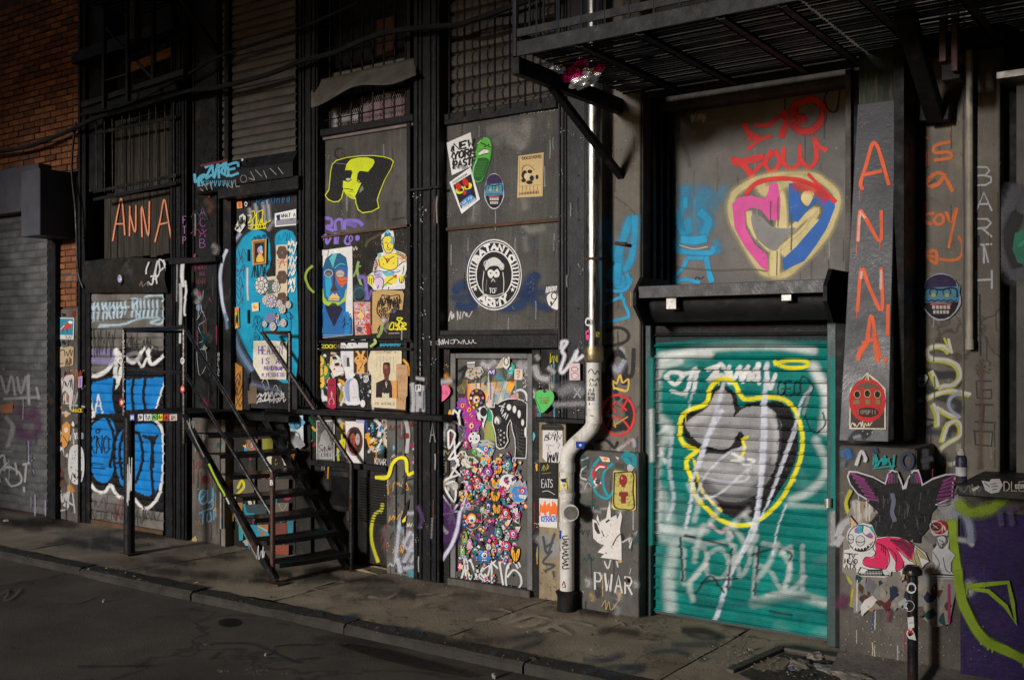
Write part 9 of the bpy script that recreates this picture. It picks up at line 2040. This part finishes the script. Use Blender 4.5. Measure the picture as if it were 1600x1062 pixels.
g = Art((700,690,8.171),YS); r_ = random.Random(5)
for k in range(210):
 y_ = r_.uniform(150,1850); x_ = r_.uniform(170,940 if y_<1150 else 860); s_ = r_.uniform(12,34); t = r_.random() * 6; n_ = r_.randint(5,9); q_ = [(x_+s_*(1 if j%2 else r_.uniform(.35,.8))*math.cos(t+6.28*j/n_),y_+s_*1.2*(1 if j%2 else r_.uniform(.35,.8))*math.sin(t+6.28*j/n_))for j in range(n_)]
 g.pg([(x_+(p[0]-x_)*1.35,y_+(p[1]-y_)*1.3)for p in q_],r_.choice(['black','black','white'])).pg(q_,r_.choice(['magenta','pink','teal','blue','amber','red','purple','bone','dgreen','wine','lcyan','dark','orange','dpurple']))
 if k % 3 == 0: g.ln([(x_-s_*.5,y_),(x_,y_+s_*.4),(x_+s_*.5,y_-s_*.3)],4,r_.choice(['black','white']))
 if k % 4 == 0: g.ell(x_,y_,s_*.3,s_*.35,'white',n=9).ell(x_,y_,s_*.14,s_*.18,'black',n=7)
o_ = graffiti(g,sd,'tangle of small torn monster sticker scraps',name='sticker_scraps',Y=YS,lift=.0145,material=PRINT); o_['kind'] = 'stuff'
# ================================================================== SMALL THINGS

cp_ = at(1502,752,5.72)
can = thing('spray_can','used white-topped spray paint can standing on the black slab','spray can',(cp_.x,5.72,ZZ(1502,756,5.6)))
q = ORG[can.name]
MB().tube([q,q+Vector((0,0,.01)),q+Vector((0,0,.115)),q+Vector((0,0,.125)),q+Vector((0,0,.138))],[.026,.028,.028,.026,.018],18).build('body',mat('scuffed_can_print',(.05,.045,.08),.4,metal=.2,chips=((.5,.5,.5),.9,60)),can,smooth=True)
MB().tube([q+Vector((0,0,.134)),q+Vector((0,0,.15)),q+Vector((0,0,.158)),q+Vector((0,0,.17))],[.019,.02,.014,.009],14).build('cap',mat('pale_can_cap',(.5,.48,.46),.5),can,smooth=True)
MB().tube([q+Vector((0,0,.03)),q+Vector((0,0,.075))],.0285,18,cap=False).build('label_band',mat('white_can_label',(.5,.5,.5),.5,chips=((.05,.05,.1),.9,90)),can,smooth=True)

def crumple(name,pts,r,m,label=None,parent=None,sd=1):
 rr = random.Random(sd); bm = bmesh.new(); bmesh.ops.create_icosphere(bm,subdivisions=3,radius=1)
 for v in bm.verts:
  n = 1 + .22 * math.sin(v.co.x*6+sd) * math.cos(v.co.y*5+sd*2) + rr.uniform(-.09,.09); v.co *= n
 me = bpy.data.meshes.new(name); bm.to_mesh(me); bm.free(); me.materials.append(m)
 return link(name,me,parent,pts,(rr.random()*3,rr.random()*3,rr.random()*3),r)
fb = at(905,122,5.35)
foil = thing('foil_balloon','deflated pink, yellow and silver foil balloon stuck under the fire escape deck','balloon',(fb.x,fb.y,fb.z))
PKF = mat('pink_foil',(.55,.02,.18),.2,metal=.7,bump=.3,bscale=12); SVF = mat('silver_foil',(.6,.6,.62),.22,metal=.8,bump=.3,bscale=12); YLF = mat('yellow_foil',(.6,.5,.03),.25,metal=.5,bump=.3)
for i, (px,py,dx,dy,dz,m_) in enumerate(((905,102,.1,.05,.03,PKF),(890,120,.05,.04,.035,PKF),(905,117,.06,.05,.05,PKF),(868,110,.06,.04,.022,SVF),(915,125,.1,.05,.035,SVF),(882,96,.05,.03,.018,YLF),(935,108,.05,.03,.02,PKF),(920,115,.07,.05,.02,SVF))):
 o_ = crumple('foil_lobe',at(px,py,5.33),(dx,dy,dz),m_,parent=foil,sd=i+1)
 o_.rotation_euler = (random.uniform(-.3,.3),random.uniform(-.7,-.1),0)

def stone(label,p,s,m=STONE,sd=1):
 o_ = crumple('stone',Vector((p.x,p.y,s[2]*.55)),s,m,sd=sd); o_.rotation_euler = (0,0,sd)
 return prop(o_,label,'stone')
stone('pale fist-sized broken stone beside the bollard foot',gr(1404,1050),(.055,.045,.035),sd=3)
stone('flat pale stone in the broken paving pit at the bottom right',gr(1250,1040),(.1,.06,.015),sd=5)
stone('grey flat stone in the middle of the broken paving pit',gr(1300,1048),(.12,.07,.014),mat('grey_flat_stone',(.2,.19,.18),.8),sd=6)
stone('small brown stone at the right of the broken paving pit',gr(1360,1055),(.08,.05,.02),PLINTH,sd=8)
stone('large tan stone at the front of the broken paving pit',gr(1330,1058),(.15,.09,.02),sd=12)
stone('round pale stone by the pit edging corner',gr(1275,1028),(.07,.05,.02),sd=14)
stone('small bluish stone chip in the broken paving pit',gr(1238,1046),(.02,.02,.012),mat('blue_chip',(.05,.08,.14),.6),sd=9)

pe = thing('pit_edging','low raised metal edging around the broken paving pit','edging',(gr(1222,1017).x,gr(1222,1017).y,0))
for a_, b_ in (((1140,1052),(1222,1016)),((1222,1016),(1430,1052))):
 p, q_ = gr(*a_), gr(*b_); MB().bar((p.x,p.y,.012),(q_.x,q_.y,.012),.05,.03).build('edging_strip',mat('worn_metal_edging',(.07,.06,.05),.6,bump=.4),pe,.003)
pd = [gr(*p)for p in((1148,1056),(1224,1021),(1420,1054),(1420,1100),(1150,1100))]
MB().add([(p.x,p.y,.006)for p in pd],[tuple(range(5))]).build('pit_fill',mat('dark_rubble_fill',(.04,.036,.032),.95,col2=(.1,.09,.08),nscale=18,bump=1.0,bscale=50),pe)

rb = MB(); rr = random.Random(4)
def crumb(x_,y_,z_,s):
 v = [(x_+s*rr.uniform(-1,1),y_+s*rr.uniform(-1,1),z_+s*.6*rr.uniform(0,1))for _ in range(4)]
 rb.add(v,[(0,1,2),(0,3,1),(1,3,2),(0,2,3)])
for k in range(1500): crumb(rr.uniform(-12,0),6.12-abs(rr.gauss(0,.1)),.004,rr.uniform(.003,.011))
for k in range(900): crumb(rr.uniform(-12,0),KY+rr.gauss(.03,.05),.002,rr.uniform(.003,.009))
for k in range(900): crumb(rr.uniform(-12,0),rr.uniform(4.9,6.1),.003,rr.uniform(.002,.007))
for k in range(500): crumb(rr.uniform(-2.6,-.6),rr.uniform(5.45,5.85),.01,rr.uniform(.005,.018))
for k in range(60):
 x_, y_ = rr.uniform(-11,-.5), rr.choice([rr.uniform(5.7,6.1),rr.uniform(4.86,5.0),rr.uniform(4.9,6)]); s = rr.uniform(.01,.03); t = rr.random() * 6
 rb.add([(x_+s*math.cos(t),y_+s*math.sin(t),.008),(x_+s*.5*math.cos(t+1.6),y_+s*.5*math.sin(t+1.6),.016),(x_-s*math.cos(t),y_-s*math.sin(t),.006),(x_-s*.5*math.cos(t+1.6),y_-s*.5*math.sin(t+1.6),.012)],[(0,1,2),(0,2,3)])
rb.build('gritty_debris',mat('tan_grit',(.22,.19,.14),.9),kind='stuff',label='grit and crumbs along the wall foot and kerb',cat='debris')
for i, (px,py,z_,s,lab) in enumerate(((10+0,816,0,.035,'crumpled white paper ball by the far left shutter'),(525,976,-.06,.014,'small white cigarette butt in the gutter'),(772,1058,-.06,.02,'white paper scrap in the gutter'),(162,940,-.06,.016,'white cigarette end on the left of the road'),(415,1025,-.06,.016,'white cigarette end on the road nearer the middle'))):
 p = gr(px,py,z_); o_ = crumple('litter',Vector((p.x,p.y,z_+s*.4)),(s,s*.6,s*.5),mat('dirty_white_paper',(.22,.21,.2),.8),sd=i+20); prop(o_,lab,'litter')
# ---- ground stains and old paint
def ground_mark(a,parent,z,label,lift=.01):
 V, F, K = a.geo(floor_mapper(z),lift,.00004); o = art_mesh('paint_marks',V,F,K,PAINT,parent); o['label'] = label
g = Art((480,840,3.077))
TN = (.5,.44,.34); BG = (.05,.09,.12)
for pts, w in (([(20,245),(120,215),(280,220),(240,270),(140,275),(30,250)],9),([(110,285),(200,290),(230,270)],14),([(290,290),(380,300),(450,255),(350,255)],12),([(510,280),(600,275)],12),([(500,340),(550,320),(530,290)],10),([(640,282),(670,283)],9),([(870,345),(930,350),(990,370),(985,385)],16),([(820,400),(870,395),(880,412)],18),([(980,410),(1080,380),(1160,392)],10),([(1010,432),(1100,425),(1140,400)],16),([(1120,455),(1180,430),(1260,465)],20),([(1230,405),(1300,410),(1370,430)],14),([(1440,440),(1500,415),(1530,425)],14),([(1490,460),(1570,435),(1600,440)],18)):
 g.pg([(p[0]+random.uniform(-w,w),p[1]-w*random.uniform(.2,.6))for p in pts]+[(p[0]+random.uniform(-w,w),p[1]+w*random.uniform(.2,.6))for p in pts[::-1]],TN,a=.75)
for pts, w in (([(180,390),(230,380)],20),([(370,430),(420,445)],16),([(520,460),(550,470)],18),([(950,490),(1040,475),(1120,490),(1060,520),(990,540)],12),([(890,560),(900,590)],18),([(1330,590),(1400,600),(1500,570)],16),([(1500,640),(1600,620)],14),([(30,360),(70,370)],12),([(480,440),(500,450)],10)): g.ln(pts,w,BG,9,.6)
g.crop(900,900,3.2)
for pts, w in (([(30,500),(160,460),(330,470),(240,500),(120,480)],12),([(360,390),(480,380),(560,400)],14),([(560,300),(640,320),(740,310)],12),([(480,350),(700,350)],18),([(620,430),(650,420)],10)): g.ln(pts,w,BG,9,.5)
g.ln([(500,265),(540,275)],5,TN,1)
for k in range(70):
 r_ = random.Random(k); x_ = r_.uniform(-11,-.6); y_ = r_.uniform(4.95,6.1) if k % 2 else r_.uniform(5.6,6.1); c_, w_ = r_.choice([((.36,.3,.22),.3),((.045,.036,.028),.6),((.2,.19,.18),.35),((.03,.028,.026),.6)])
 d_ = -x_ * ST + y_ * CT; px = 800 + FPX * (x_*CT+y_*ST) / d_; py = 545 + FPX * EYE / d_; g.o = (0,0,1)
 g.ln([(px-r_.uniform(5,40),py+r_.uniform(-3,3)),(px,py+r_.uniform(-4,4)),(px+r_.uniform(5,40),py+r_.uniform(0,6))],r_.uniform(2,8),c_,4,w_)
ground_mark(g,walk,0,'worn pale and bluish old paint on the sidewalk')
g = Art((0,760,3.2))
for pts, w, col_, a_ in (([(0,540),(40,530),(20,570),(60,560),(100,518)],9,(.2,.18,.16),.7),([(0,545),(40,520)],7,(.2,.18,.16),.6),([(240,590),(380,585),(470,550)],4,(.14,.13,.12),.6),([(390,905),(500,905),(760,900)],4,(.03,.06,.07),.7),([(395,905),(430,905)],16,(.03,.06,.07),.7),([(1040,870),(1100,830)],5,(.03,.07,.09),.7),([(1060,790),(1250,790),(1360,830),(1390,800),(1600,795)],4,(.03,.06,.08),.7),([(1360,830),(1440,870),(1500,885)],8,(.03,.06,.09),.7),([(1480,870),(1600,860)],4,(.03,.06,.08),.5)): g.ln(pts,w,col_,3,a_)
g.ell(1145,685,54,22,(.012,.012,.012),a=.9); g.speck(1090,920,1160,935,8,5,(.3,.29,.28),sd=1); g.speck(1200,910,1340,950,30,4,(.22,.21,.2),sd=2); g.pg([(1010,790),(1040,792),(1025,802)],(.25,.24,.22)); g.speck(1400,935,1440,945,3,5,(.25,.24,.22),sd=3)
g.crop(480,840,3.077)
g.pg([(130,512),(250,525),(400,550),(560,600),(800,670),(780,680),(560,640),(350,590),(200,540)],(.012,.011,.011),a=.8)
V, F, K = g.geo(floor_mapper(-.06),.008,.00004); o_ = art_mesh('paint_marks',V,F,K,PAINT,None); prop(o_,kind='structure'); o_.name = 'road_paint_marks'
